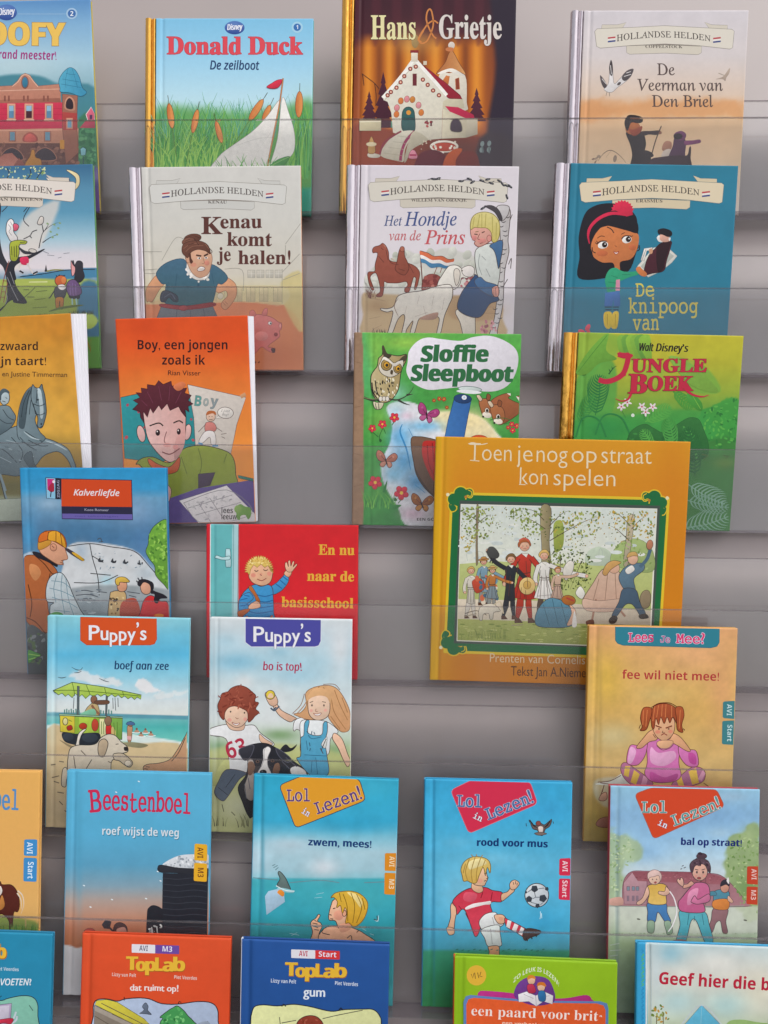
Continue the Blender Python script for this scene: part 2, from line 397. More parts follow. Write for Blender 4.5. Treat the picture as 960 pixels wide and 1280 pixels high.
# ------------------------------------------------------------------ a book
ROW_Y = [.099, .066, .033, 0., -.033, -.066, -.099]
ROW_Z = [.381, .1745, -.0165, -.1980, -.3693, -.544, -.7045]
def book_matrix(row, x, roll, yaw, tilt):
    ro, ya, ti = (math.radians(v) for v in (roll, yaw, tilt))
    R1 = Matrix(((math.cos(ro), 0, math.sin(ro)), (0, 1, 0), (-math.sin(ro), 0, math.cos(ro))))
    R2 = Matrix(((math.cos(ya), -math.sin(ya), 0), (math.sin(ya), math.cos(ya), 0), (0, 0, 1)))
    R3 = Matrix(((1, 0, 0), (0, math.cos(ti), -math.sin(ti)), (0, math.sin(ti), math.cos(ti))))
    M = (R3 @ R2 @ R1).to_4x4(); M.translation = (x, ROW_Y[row], ROW_Z[row])
    return RACK @ M
BOOKS = {
    'goofy':(0,-0.5287,-1.80,2.20,4.23,0.2155,0.2685,(-97.5,3.8,112.5,-1.1,124.3,266.4,-82.3,271.1)),
    'donald':(0,-0.2528,0.41,0.33,2.68,0.2167,0.2479,(181.1,22.8,391.7,23.2,388.3,269.6,179.8,267.8)),
    'hans':(0,0.0020,0.48,0.19,2.03,0.2211,0.2910,(428.0,-21.0,646.0,-20.9,639.0,269.7,423.0,267.7)),
    'veerman':(0,0.2891,0.66,-0.53,4.46,0.2182,0.2496,(714.5,13.1,935.9,12.8,923.1,269.6,705.5,267.6)),
    'huygens':(1,-0.5181,-1.31,0.87,4.66,0.2252,0.2512,(-108.8,209.8,115.0,205.0,124.8,460.3,-95.2,463.8)),
    'kenau':(1,-0.2540,-0.56,0.48,6.81,0.2125,0.2475,(159.7,209.1,375.4,206.9,378.6,463.4,168.3,464.0)),
    'hondje':(1,0.0081,0.66,-0.06,5.98,0.2095,0.2489,(433.4,205.9,648.9,208.0,640.2,467.3,429.5,463.5)),
    'knipoog':(1,0.2640,1.17,-0.44,5.49,0.2183,0.2505,(694.5,203.4,923.0,207.1,906.2,470.0,682.7,464.1)),
    'zwaard':(2,-0.4975,-3.19,0.41,5.28,0.1792,0.2472,(-94.4,401.1,88.3,391.6,107.8,647.2,-71.4,655.1)),
    'boy':(2,-0.2781,-1.73,0.09,6.77,0.1585,0.2470,(144.5,398.7,309.5,394.3,319.6,652.5,158.7,655.4)),
    'sloffie':(2,0.0179,0.36,0.03,4.52,0.1977,0.2305,(443.5,415.3,651.8,417.6,645.3,659.8,440.5,655.9)),
    'jungle':(2,0.2670,0.98,0.04,7.14,0.2070,0.2299,(705.9,414.9,929.8,419.9,912.1,664.4,694.2,658.0)),
    'kalver':(3,-0.3780,-0.58,-0.22,5.40,0.1723,0.2462,(25.0,584.9,207.4,585.0,213.6,844.8,34.9,842.9)),
    'basis':(3,-0.1598,-0.18,0.14,2.16,0.1782,0.1817,(258.6,655.1,447.7,656.9,446.4,849.7,258.5,846.8)),
    'toen':(3,0.1589,0.68,-0.19,5.27,0.2871,0.2846,(545.9,545.6,863.4,552.3,847.7,859.7,538.1,849.9)),
    'boef':(4,-0.3450,0.40,0.13,1.11,0.1636,0.2451,(60.0,769.4,236.4,773.6,232.6,1039.6,57.0,1034.0)),
    'bo':(4,-0.1558,0.05,0.08,1.74,0.1617,0.2467,(262.8,772.0,440.0,775.0,437.0,1044.3,261.2,1039.8)),
    'fee':(4,0.2716,0.20,0.14,3.13,0.1635,0.2455,(736.5,782.1,922.2,785.8,912.8,1056.8,729.5,1051.6)),
    'oel':(5,-0.5035,-0.24,0.48,-0.77,0.1642,0.2474,(-129.9,961.4,49.8,964.4,46.0,1241.7,-134.2,1237.3)),
    'beest':(5,-0.3104,0.24,0.58,-0.57,0.1615,0.2499,(84.3,963.2,263.5,967.7,258.3,1249.3,78.7,1243.6)),
    'zwem':(5,-0.1025,0.86,0.40,0.92,0.1593,0.2509,(318.0,968.7,498.3,975.3,490.7,1258.1,311.1,1250.2)),
    'rood':(5,0.0896,0.09,0.01,1.41,0.1600,0.2520,(531.5,974.2,715.6,978.8,710.4,1264.4,527.5,1258.1)),
    'bal':(5,0.2918,0.02,-0.36,0.65,0.1602,0.2483,(763.1,982.6,949.9,987.4,945.1,1272.3,758.9,1265.5)),
    'tblauw':(6,-0.4745,0.70,0.65,-0.41,0.1584,0.2426,(-114.5,1161.6,65.3,1168.3,57.6,1449.2,-122.4,1441.2)),
    'toranje':(6,-0.2807,0.62,0.56,-0.78,0.1613,0.2429,(103.5,1167.1,288.6,1173.9,281.3,1458.1,95.6,1449.9)),
    'gum':(6,-0.1069,0.47,0.02,1.26,0.1577,0.2457,(302.3,1174.5,486.8,1181.6,481.2,1466.4,297.7,1457.6)),
    'paard':(6,0.1283,0.08,-1.17,0.81,0.1707,0.2332,(568.4,1195.8,771.9,1204.3,767.3,1478.7,564.5,1467.3)),
    'geef':(6,0.3242,-0.05,-0.91,-0.03,0.1761,0.2522,(796.7,1178.7,1009.8,1186.4,1006.4,1487.7,793.4,1477.0)),
}
CELL = 0.0015
def make_book(key, label, base, ground, draw, spine='888', foil=None, soft=None, T=.0085, back=None, sw=.0145, hinge=.0085):
    row, x, roll, yaw, tilt, w, h, quad = BOOKS[key]
    seed = sum(ord(c) * (i + 3) for i, c in enumerate(key))
    root = empty('book', book_matrix(row, x, roll, yaw, tilt)); tag(root, label, 'book')
    art = Art(quad, w, h, seed)
    u0 = sw if foil else 0.
    bt = .0004 if soft is not None else .0024
    def relief(u, v):
        return 0 * u + (.0011 * np.exp(-((u - u0 - hinge) / .0016) ** 2) if soft is None else 0)
    # front board: a fine sheet that carries the printed ground, with rounded edges and a back
    b = .0005
    nx, nz = int((w - u0) / CELL), int(h / CELL)
    us = np.linspace(u0 + b, w - b, nx); vs = np.linspace(b, h - b, nz)
    U, V = np.meshgrid(us, vs)
    P = Paint(art, U, V, base, seed)
    if ground: ground(P, art)
    art.view(0, 0, 1)
    C = np.clip(P.C, 0, 1).reshape(-1, 3)
    Vt = np.c_[(U - w / 2).ravel(), relief(U, V).ravel(), V.ravel()]
    idx = np.arange(nx * nz).reshape(nz, nx)
    F = np.c_[idx[:-1, :-1].ravel(), idx[:-1, 1:].ravel(), idx[1:, 1:].ravel(), idx[1:, :-1].ravel()].tolist()
    ring = np.r_[idx[0, :], idx[1:, -1], idx[-1, -2::-1], idx[-2:0:-1, 0]]
    n = len(ring); rv = Vt[ring]; cx, cz = (u0) / 2, h / 2
    def grow(v, g, y):
        q = v.copy(); q[:, 0] = np.where(v[:, 0] > w / 2 - b - 1e-7, v[:, 0] + g, np.where(v[:, 0] < u0 - w / 2 + b + 1e-7, v[:, 0] - g, v[:, 0]))
        q[:, 2] = np.where(v[:, 2] > h - b - 1e-7, v[:, 2] + g, np.where(v[:, 2] < b + 1e-7, v[:, 2] - g, v[:, 2])); q[:, 1] = y; return q
    r1 = grow(rv, b * .75, rv[:, 1] + .00015); r2 = grow(rv, b, .0006 + rv[:, 1] * .5 if soft is None else rv[:, 1] + .00025); r3 = grow(rv, b, bt if soft is None else rv[:, 1] + bt)
    N0 = nx * nz
    allv = np.vstack([Vt, r1, r2, r3]); edge = C[ring] * .97
    allc = np.vstack([C, edge, edge, edge])
    rings = [ring, np.arange(N0, N0 + n), np.arange(N0 + n, N0 + 2 * n), np.arange(N0 + 2 * n, N0 + 3 * n)]
    for a_, c_ in zip(rings[:-1], rings[1:]):
        for i in range(n):
            j = (i + 1) % n; F.append((a_[j], a_[i], c_[i], c_[j]))
    F.append(tuple(rings[3]))
    front = link_mesh('front_cover', allv, F, M_PRINT, root, allc, smooth=True)
    # page block
    yb = T - (.0024 if soft is None else .0004)
    if soft is None:
        v, f = box_vf(-w / 2 + .004, w / 2 - .0035, bt + .0002, yb - .0002, .0035, h - .0035)
        link_mesh('page_block', v, f, M_PAGES, root)
    else:
        # thumbed paperback: the leaves fan out beyond the curled cover
        v = []; f = []
        NL = 5
        for q in range(NL):
            ft = (q + 1) / NL; y0 = bt + .0004 + (yb - bt - .0008) * q / NL + .0002; y1 = bt + .0004 + (yb - bt - .0008) * (q + 1) / NL
            b0 = len(v)
            v += [(-w / 2 + .001, y0, .0006), (w / 2 + soft[1] * ft, y0, .0006), (w / 2 + soft[0] * ft, y0, h - .0006), (-w / 2 + .001, y0, h - .0006)]
            v += [(-w / 2 + .001, y1, .0006), (w / 2 + soft[1] * ft, y1, .0006), (w / 2 + soft[0] * ft, y1, h - .0006), (-w / 2 + .001, y1, h - .0006)]
            f += [tuple(b0 + i for i in g) for g in ((0, 1, 2, 3), (7, 6, 5, 4), (0, 4, 5, 1), (1, 5, 6, 2), (2, 6, 7, 3), (3, 7, 4, 0))]
        link_mesh('page_block', v, f, M_WHITEPAGE, root)
    bc = back or spine
    v, f = box_vf(-w / 2, w / 2, yb, T, 0, h, .0003 if soft is not None else .0005) if soft is None else box_vf(-w / 2, w / 2 - .002, yb, T, 0, h, .0001)
    link_mesh('back_cover', v, f, M_PRINT, root, np.tile(lin(bc), (len(v), 1)))
    # spine: a rounded shell
    if foil:
        prof = []
        for q in np.linspace(0, 1, 29):                # rounded back, then the pressed joint groove beside the board
            yy = .0030 - .0052 * math.sin(math.pi * min(q / .66, 1)) ** .55 if q < .66 else .0030 - .0034 * math.sin(math.pi * (q - .66) / .34) ** .7
            prof.append((-w / 2 + q * sw, yy))
        prof = [(-w / 2, T)] + [(-w / 2 - .0004, T * .5)] + prof + [(-w / 2 + sw, .0022)]
        mt, cl = (M_GOLD if foil == 'gold' else M_SILVER), None
    else:
        prof = [(-w / 2 + .001, T + .0002)]
        for q in np.linspace(0, math.pi, 9): prof.append((-w / 2 - .0012 * math.sin(q), T / 2 + T / 2 * math.cos(q)))
        prof.append((-w / 2 + .0008, .0006)); mt = M_PRINT; cl = spine
    v = []; f = []; n = len(prof)
    for z in np.linspace(.0004, h - .0004, 24):
        wv = .00012 * math.sin(z * 190 + seed) if foil else 0
        v += [(a_, c_ + wv, z) for a_, c_ in prof]
    for r_ in range(23):
        for i in range(n - 1):
            f.append((r_ * n + i, r_ * n + i + 1, (r_ + 1) * n + i + 1, (r_ + 1) * n + i))
    for k in (0, 23):                                  # flat end caps with points of their own
        b0 = len(v); v += v[k * n:(k + 1) * n]; f.append(tuple(range(b0, b0 + n)) if k == 0 else tuple(range(b0, b0 + n))[::-1])
    so = link_mesh('spine', v, f, mt, root, None if cl is None else np.tile(lin(cl), (len(v), 1)), smooth=bool(foil))
    so.data.polygons[len(f) - 1].use_smooth = False; so.data.polygons[len(f) - 2].use_smooth = False
    # line art and lettering, each sub-part a mesh of its own
    if draw: draw(art)
    for nm, (vv, ff, cc, _) in art.parts.items():
        uvk = np.vstack(vv)
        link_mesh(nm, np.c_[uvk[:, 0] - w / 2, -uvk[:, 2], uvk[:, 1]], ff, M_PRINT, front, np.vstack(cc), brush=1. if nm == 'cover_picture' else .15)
    return root

# ------------------------------------------------------------------ the rack
def rack():
    # one grey board behind all the ledges, stepping back as it rises
    x0, x1 = -.80, .78
    v = []
    for (y, z) in tuple((.122 + .1824 * (q - .381), q) for q in (.82, .64, -.76, -.84)):
        v += [(x0, y, z), (x1, y, z)]
    n = len(v)
    v += [(a, b + .012, c) for a, b, c in v]
    f = []
    for k in range(3):
        a = 2 * k; f += [(a, a + 2, a + 3, a + 1), (n + a, n + a + 1, n + a + 3, n + a + 2), (a, n + a, n + a + 2, a + 2), (a + 1, a + 3, n + a + 3, n + a + 1)]
    f += [(0, 1, n + 1, n), (6, n + 6, n + 7, 7)]
    o = link_mesh('back_board', v, f, M_BOARD, None, mw=RACK)
    tag(o, 'plain grey back board of the display rack behind all the clear ledges', 'board')
    LIPH = [.1156, .1016, .0951, .0912, .0897, .0943, .094]
    LAB = ['clear acrylic ledge at the very top, holding the gold-spined fairy tale book',
           'clear acrylic ledge holding the white book with the walking dog and grey-spined neighbours',
           'clear acrylic ledge holding the green owl book and the orange paperback',
           'clear acrylic ledge holding the large yellow landscape-picture book',
           'clear acrylic ledge holding the two puppy books and the book of the sulking girl',
           'clear acrylic ledge holding the three books with tilted title badges',
           'lowest clear acrylic ledge, holding the lime green pony book']
    for r_ in range(7):
        y, z = ROW_Y[r_], ROW_Z[r_]
        M = RACK @ Matrix.Translation((0, y, z))
        root = empty('acrylic_ledge', M); tag(root, LAB[r_], 'display ledge', 'clear acrylic book ledges')
        e = .0012
        yf0, yf1 = -.0195, -.0165
        v, f = box_vf(x0 + .02, x1 - .02, yf0, yf1, -.003, LIPH[r_] - e)
        lip = link_mesh('front_lip', v, f, M_ACRYLIC, root)
        v, f = box_vf(x0 + .02, x1 - .02, yf0, yf1, LIPH[r_] - e + .00005, LIPH[r_])
        link_mesh('lip_edge', v, f, M_EDGE, lip)
        v, f = box_vf(x0 + .02, x1 - .02, yf1 + .0001, .0098, -.0034, -.0004)
        link_mesh('ledge_floor', v, f, M_FLOOR, root)
        v, f = box_vf(x0 + .02, x1 - .02, .0100, .0122, -.003, .148)
        bk = link_mesh('back_plate', v, f, M_ACRYLIC_BACK, root)
        v, f = box_vf(x0 + .02, x1 - .02, .0100, .0122, .14805, .1494)
        link_mesh('plate_edge', v, f, M_EDGE, bk)
rack()


# ------------------------------------------------------------------ covers, top row
def oval_logo(a, cx, cy, rx, ry):
    a.part('publisher_badge')
    a.e(cx, cy, rx, ry, '2f4a92', col2='5b7fc0', d=(0, -1)); a.e(cx - rx * .2, cy - ry * .5, rx * .6, ry * .3, '5f80bd')
    a.T('Disney', cx - rx * .72, cy + ry * .35, cx + rx * .8, cy + ry * .25, ry * .85, 'f2f2f8', 'sansi', 0, part='publisher_badge', fat=1.2); a.part('cover_picture')
def g1(P, a):
    a.view(0, 0, 4)
    P.vg('0#5f92c6 120#86b4d8 300#a6cbdd 420#8fb6c2 960#5a6a90').blob(60, 330, 300, 90, 'cfe0e2', .55)
    P.poly('-300 440 -100 400 60 372 200 380 300 420 480 440 560 700 -300 700', '4a8796', 20).poly('380 620 470 560 520 700 520 900 380 850', '41775a', 14)
    P.blob(440, 700, 60, 110, '3d7a52', .8).poly('440 850 500 850 500 1000 440 1000', '5a4f8c', 30).poly('455 960 510 960 515 1090 455 1090', '6a4f90', 20).blob(480, 880, 30, 30, '7a6a9c', .8)
def d1(a):
    a.view(0, 0, 4)
    a.l('90 70 340 70', .4, 'b4d2e8')
    a.p('-220 520 -220 440 -20 432 62 428 88 404 106 376 126 366 150 376 168 404 192 430 302 420 306 520', 'c98f77', 0, '8a5a4c', .5, 'b97a66')
    a.p('-200 505 300 490 306 520 -200 520', 'a86a58', 0)
    a.l('-200 462 60 452 300 445', .9, 'e0b09a'); a.l('62 432 90 408 108 382 126 372 148 382 168 408 190 434', 1, 'e6bba2')
    a.e(125, 412, 19, 32, '8a5a50'); a.e(125, 412, 14, 26, '3c7a96')
    for x in (-100, 20, 40, 115, 135, 215, 235): a.r(x, 478, x + 9, 506, '8a5348')
    a.p('-200 518 312 512 314 655 -200 655', 'd23a55', 0, None, 1, 'b52a48')
    for y in (545, 575, 605, 632): a.l('-200 %d 312 %d' % (y, y - 3), .35, 'a82843')
    for x, w_ in ((57, 20), (145, 22), (245, 20), (-50, 20)):
        a.r(x - w_, 518, x + w_, 602, 'd39a80'); a.r(x - w_ + 8, 528, x + w_ - 8, 590, '8fb8cf', '8a5348', .4)
        a.r(x - w_ + 8, 555, x + w_ - 8, 590, '5d87a6' if x != 145 else '4a2430'); a.r(x - w_ - 4, 596, x + w_ + 4, 606, 'e2b298')
    a.p('-200 650 392 640 392 722 -200 722', 'c58a70', 0); a.l('-200 656 392 648', 1, 'deab90')
    for x in (62, 238): a.r(x - 18, 655, x + 18, 708, 'a36a58'); a.r(x - 12, 660, x + 12, 702, '6d94a8')
    a.p('118 708 118 680 150 660 184 680 184 708', 'a8564c', 1); a.p('126 706 126 684 150 668 176 684 176 706', 'd0625a', 1)
    a.r(-200, 716, 392, 880, '6a463e')
    a.dabs('-20 724 388 724 388 830 -20 830', 90, 8, 15, ['7d5548', '5a3a36', '8f6354', '704a40'], .65)
    for x in (60, 225): a.p('%d 800 %d 760 %d 738 %d 760 %d 800' % (x - 52, x - 42, x, x + 42, x + 52), '3a3038', 1, '9a6a58', 1.2)
    a.p('312 470 388 478 384 640 396 760 330 820 312 640', '9c6553', 0, '6a4038', .5); a.p('312 560 386 566 388 650 314 650', 'a8433f', 0)
    a.p('326 545 326 505 347 482 372 505 372 552', 'c48d74', 1); a.p('332 540 332 508 347 490 364 508 364 544', '352830', 1)
    a.r(332, 590, 364, 645, 'c48d74'); a.r(338, 598, 358, 638, '6a93a8')
    a.p('294 408 305 378 326 352 350 338 376 350 398 388 412 438 434 462 404 482 350 464 304 460 300 440', '3d8fb2', 1, '27566e', .6, '58acc8', (-1, -.3))
    a.ls('304 420 350 428 405 438|312 395 350 402 398 410|330 366 352 372 378 372', .5, '2d6f8e'); a.ls('340 345 328 400 330 440|362 345 378 400 388 440', .4, '2d6f8e')
    a.p('430 572 456 535 474 568 474 604 440 606', 'd4657c', 0, 'e8e0e0', .8); a.r(448, 574, 462, 596, '5a3a58')
    a.p('398 640 430 602 476 600 480 640', 'a83f52', 0)
    a.dabs('398 640 474 630 488 820 400 830', 60, 6, 15, ['2f6a48', '4a8a5c', '386f50', '5c9a68'], .7)
    a.p('402 745 416 736 430 745 428 775 406 778', '7fb6c0', 0, '34505c', .6); a.l('416 780 418 830', 1, '34505c')
    a.p('-60 840 20 770 60 765 95 800 130 840', 'a8685a', 0, None, 1, 'c08070'); a.p('60 840 95 790 120 815 150 845', '8a5248', 0)
    a.p('126 820 150 782 158 752 172 752 178 786 205 800 200 850 130 850', 'b9803c', 1, '7a4e2a', .6); a.r(300, 700, 322, 745, 'c78a3a')
    a.T('GOOFY', -176, 222, 324, 228, 112, 'f1c55f', 'sansb', .012, oc='8b6b46', oo=.014, fat=4); 
    a.T('brand meester!', -34, 292, 283, 300, 44, 'a63480', 'sansbi', 0, sh=-.12, dy=0)
    oval_logo(a, 33, 62, 52, 40)
    a.part('number_badge'); a.e(359, 68, 28, 28, 'a9c8e2'); a.e(359, 68, 20, 20, '3f6fae'); a.T('2', 351, 80, 367, 80, 24, 'f0f4f8', 'sansb', part='number_badge')
make_book('goofy', 'blue cover with a red town building under big yellow letters', '86b4d8', g1, d1, spine='c8b34a')

def g2(P, a):
    a.view(160, 0, 3.692)
    P.vg('80#83c4e6 300#a3d5ee 460#bfe2ee 560#9fd0c4 700#5f9f58 860#4a9a55 870#35a088 985#2f9480')
    P.poly('120 520 300 500 500 520 700 500 860 480 860 850 120 850', '5e9f4c', 60, .8).blob(300, 640, 150, 90, '4d8f45', .6).blob(820, 640, 60, 140, '4f9a4a', .7)
def d2(a):
    a.view(160, 0, 3.692)
    gr = ['4c9a48', '6fb04c', '8cc058', '3b8548', '5aa85a', '79b86a']
    a.blades(125, 850, 640, 200, 70, 1.3, ['5aa08a', '4f9a70', '6bb08a'], .35)
    a.blades(125, 540, 800, 330, 120, 2.0, gr, .42); a.blades(740, 855, 800, 350, 50, 1.9, gr, .2)
    a.blades(125, 480, 800, 200, 60, 2.2, ['8cc058', '9ccc62', '5aa24a'], .6)
    def cat(x, y, rx, ry, r):
        c, s = math.cos(math.radians(r)), math.sin(math.radians(r))
        a.l([(x + s * ry, y - c * ry), (x + s * (ry + 38), y - c * (ry + 38))], .7, '4a4a30'); a.l([(x - s * ry, y + c * ry), (x - s * 190, y + c * 190)], 1, '5d8a3a')
        a.e(x, y, rx, ry, 'c8703c', r, '7a3f22', .5, 'e09a5a', (1, 0)); a.e(x + rx * .3, y - ry * .1, rx * .3, ry * .8, 'dd9050', r)
    cat(197, 535, 15, 58, -8); cat(592, 508, 16, 58, 33); cat(640, 522, 13, 40, 25); cat(790, 482, 17, 60, 2); cat(310, 560, 14, 55, 12); cat(420, 610, 13, 52, -15)
    a.p('392 800 420 722 500 660 575 606 640 540 692 468 702 478 680 600 655 720 640 800', 'f1ede6', 1, '8a8a86', .5, 'd8d4d0')
    a.p('712 452 742 520 768 612 768 690 742 730 700 745 650 790 690 640', 'f4f0ea', 1, '8a8a86', .5, 'dcdad4')
    a.l('500 672 600 640 668 636', .5, 'c9c6c0'); a.l('560 800 600 700 660 610', .5, 'd5d2cc')
    a.l('716 362 700 478 676 600 650 735 640 800', 1.8, 'a8643a'); a.l('716 362 700 478 676 600 650 735', .6, 'd9a066')
    a.p('712 370 690 370 665 384 640 402 668 410 697 402', 'd6304a', 1, '7a1f30', .5)
    a.p('652 772 690 738 745 722 730 752 690 790', '4c8f4c', 1, '2f6a3a', .5); a.l('655 770 700 745 742 725', .5, '9cc47a')
    a.blades(400, 800, 830, 120, 40, 1.8, gr, .5)
    a.T('Donald Duck', 180, 250, 806, 251, 80, 'e24c58', 'serif', .008, oc='8f3444', oo=.01, fat=1.5)
    a.T('De zeilboot', 378, 320, 608, 322, 40, '27436e', 'sansi', .022, sh=-.05)
    oval_logo(a, 492, 128, 46, 31)
    a.part('number_badge'); a.e(781, 126, 26, 26, 'a8d4ea'); a.e(781, 126, 17, 17, '3a72b4'); a.T('1', 777, 134, 785, 134, 18, 'f0f4f8', 'sansb', part='number_badge')
make_book('donald', 'sky blue cover with a white sailing boat among reeds and cattails and red lettering', '8fcbea', g2, d2, foil='gold', spine='3a9a80')

def g3(P, a):
    a.view(410, 0, 3.692)
    P.vg('-90#4a1d2a 0#3f1a26 170#4a1f28 230#7a3a22 600#9a4a20 900#3a1a20')
    x, y = P.xy()
    st = .5 + .5 * np.sin((x - 150) / 16.5 + .6 * np.sin(x / 47.)); band = np.clip((y - 150) / 70, 0, 1) * np.clip((640 - y) / 80, 0, 1) * np.clip((x - 125) / 60, 0, 1) * np.clip((770 - x) / 60, 0, 1)
    P.mix('c06a1c', band * .95); P.mix('e5922e', band * st ** 3 * .85); P.mix('7c3c18', band * (1 - st) ** 3 * .8)
    for i in range(7): P.poly('%d -90 %d -90 %d 170 %d 190' % (110 + i * 95, 150 + i * 95, 140 + i * 95, 112 + i * 95), '5c2430', 20, .45)
    P.blob(400, 190, 110, 60, 'caa060', .55)
    P.poly('750 -100 900 -100 900 900 745 900 735 600 775 300', '2b2030', 30)
    P.poly('110 590 300 600 560 630 720 640 760 760 760 900 110 900', '8a3a22', 20).blob(200, 700, 120, 70, 'a34a25', .7).blob(600, 690, 160, 60, '5c2a20', .9)
    P.poly('700 640 840 650 850 900 690 900', '30222c', 26)
def d3(a):
    a.view(410, 0, 3.692)
    def fir(x, y0, y1, w, c):
        pts = [(x, y0)]; n = 5
        for i in range(1, n + 1):
            t = i / n; pts += [(x + w * t, y0 + (y1 - y0) * t)]
            if i < n: pts += [(x + w * t * .62, y0 + (y1 - y0) * (t + .02))]
        L = [(2 * x - q[0], q[1]) for q in pts[:0:-1]]
        a.p(pts + L, c, 0)
    fir(190, 420, 560, 42, '4f2030'); fir(255, 330, 590, 58, '471b2c'); fir(686, 405, 560, 46, '4f2030')
    a.ls('156 340 190 365 215 385 236 410|215 385 222 440 220 490|160 345 166 395', .9, '3f2018')
    a.r(145, 556, 245, 604, 'c9bd9a', '6a4a38', .5); a.l('145 562 245 560', 1.4, 'e2dac0'); a.r(290, 560, 338, 590, '5a8a72')
    # round tower
    a.p('512 350 560 338 632 348 640 470 636 510 520 500', 'd9d0c0', 1); a.p('500 338 540 290 556 250 570 232 584 250 605 290 636 344 602 330 560 322 520 338', 'b0683a', 1, '6a3a20', .6, 'd49a60', (1, 0))
    a.p('505 340 540 322 580 318 632 350 600 346 560 332 530 340', 'e9e2d6', 1); a.e(570, 210, 15, 17, 'd8ccc0'); a.e(562, 228, 20, 10, 'c87a4a')
    a.p('588 365 604 358 608 412 590 414', '8a3a28', 0, 'c07a4a', .8); a.p('520 385 545 348 562 352 556 390', 'c8743c', 0)
    # side wing
    a.p('410 280 470 325 540 380 610 440 620 458 560 455 520 430 440 360', '9c2034', 0, '5a1420', .6)
    a.p('520 455 622 458 630 500 530 510', 'c9c0a6', 0); a.p('540 490 600 495 672 530 676 545 620 548 566 520', 'b8284a', 0)
    a.p('530 502 640 548 636 636 525 640', 'd6cdb4', 0, None, 1, 'b5ab92', (1, 0)); a.p('568 605 566 570 580 550 600 550 616 572 616 608', '3c2c3a', 1, '8f8672', .8)
    a.p('640 548 690 548 690 620 636 636', 'b8ae98', 0)
    # main house
    a.p('258 440 300 390 350 330 388 278 398 272 420 296 470 350 545 430 548 455 530 470 524 640 420 650 300 612 292 520 275 470 256 462', 'e6e0d2', 0, None, 1, 'cfc8b4', (.4, 1))
    a.l('252 452 300 398 350 338 392 280 402 276 440 318 500 384 548 440', 4.2, 'f3efe6'); a.l('262 462 310 405 355 350 396 302', .6, 'b8ab98')
    a.r(384, 238, 414, 285, 'e2d8c4'); a.r(380, 232, 418, 244, '8a2c30'); a.e(402, 190, 17, 32, 'a88a58'); a.r(440, 282, 456, 300, 'd8ccb4')
    for x, y in ((275, 440), (290, 425), (316, 405), (335, 380), (352, 352), (380, 318), (405, 308), (438, 368), (460, 392), (485, 418), (512, 440)):
        a.e(x, y, 9, 9, 'b0483a', 0, '5a2c28', .6); a.e(x, y, 4, 4, 'e8c8b0')
    a.r(390, 340, 410, 396, '6a2630', 'd8c8b0', .5)
    for x, y, c in ((316, 528, 'd2763a'), (318, 498, 'd98a90'), (336, 466, 'd67a40'), (364, 458, 'd98a90'), (390, 460, 'c8803c'), (418, 486, 'd99098'), (430, 520, 'd07a3a')): a.e(x, y, 12, 15, c, 10, '9a5a3a', .5)
    a.p('344 600 342 530 352 502 372 494 392 504 400 534 398 606', '2f5a58', 1, '223a3c', .8); a.e(372, 520, 11, 11, 'd8943a'); a.l('346 545 398 545', .8, '1f4040')
    a.dabs('448 556 480 556 480 584 448 584', 12, 4, 8, ['8f2c34', 'b04a44', '5a2028'], .8)
    a.p('344 606 398 606 380 640 356 690 350 742 330 745 244 720 262 670 300 630', 'dcd5c2', 1, None, 1, 'b9b09a'); a.l('338 606 300 628 256 664 238 718', 2.2, '8a3040'); a.l('400 606 360 650 340 700 334 742', 3.6, '9a3058')
    for i in range(4): a.l('%d %d %d %d' % (322 - i * 22, 628 + i * 26, 370 - i * 10, 634 + i * 28), .5, 'a89e88')
    a.p('398 606 460 640 440 660 390 690 360 745 352 740 370 660', 'bdb49c', 1)
    a.e(536, 676, 66, 28, 'e8e0d0'); a.e(536, 678, 54, 20, 'b8432c', 0, '8a2c20', .5); a.dabs('480 650 600 650 600 705 480 705', 16, 5, 7, ['efe8da', 'd8ccb8'], .9)
    a.p('182 712 200 706 240 716 230 728 190 726', 'd6cdba', 1); a.p('186 706 186 668 200 630 216 668 216 706', 'c89a5a', 1, '6a4028', .6); a.e(200, 666, 24, 10, 'e0cfa8')
    a.p('372 730 380 700 392 692 404 700 412 730', 'd98a9c', 1, '8a3050', .5); a.r(376, 712, 408, 720, 'b03058')
    a.p('404 800 410 730 440 700 490 692 536 712 552 760 552 800', '5a1420', 1); a.p('586 800 582 730 620 700 680 706 700 760 700 800', '6a2018', 1)
    a.p('530 800 540 730 580 690 620 690 590 740 586 800', 'b04c1e', 1)
    for x, y in ((712, 664), (744, 662), (708, 692), (742, 690)): a.e(x, y, 9, 13, '7a8a88', 15)
    a.ls('712 676 716 705|744 676 744 708', 2, '5a6a6a'); a.dabs('420 645 500 640 480 690 420 690', 10, 2, 4, ['d8c8b0'], 1)
    a.T('Hans', 198, 180, 405, 180, 108, 'e6dca6', 'serif', .01, oc='2c1218', oo=.012)
    a.T('Grietje', 512, 177, 802, 178, 106, 'dcd2cb', 'serif', .01, oc='2c1218', oo=.012)
    a.part('title'); a.l('508 108 488 96 462 110 440 140 424 168 418 186 432 200 456 190 476 150 486 110 480 60 470 42 458 56 454 90 466 130 486 166 500 178', 1.9, 'cf8246'); a.l('440 140 425 166 418 184 430 196', 2.6, 'cf8246')
make_book('hans', 'dark maroon fairy tale cover with a white gingerbread house and gold foil spine', '3a1a25', g3, d3, foil='gold', sw=.0165)

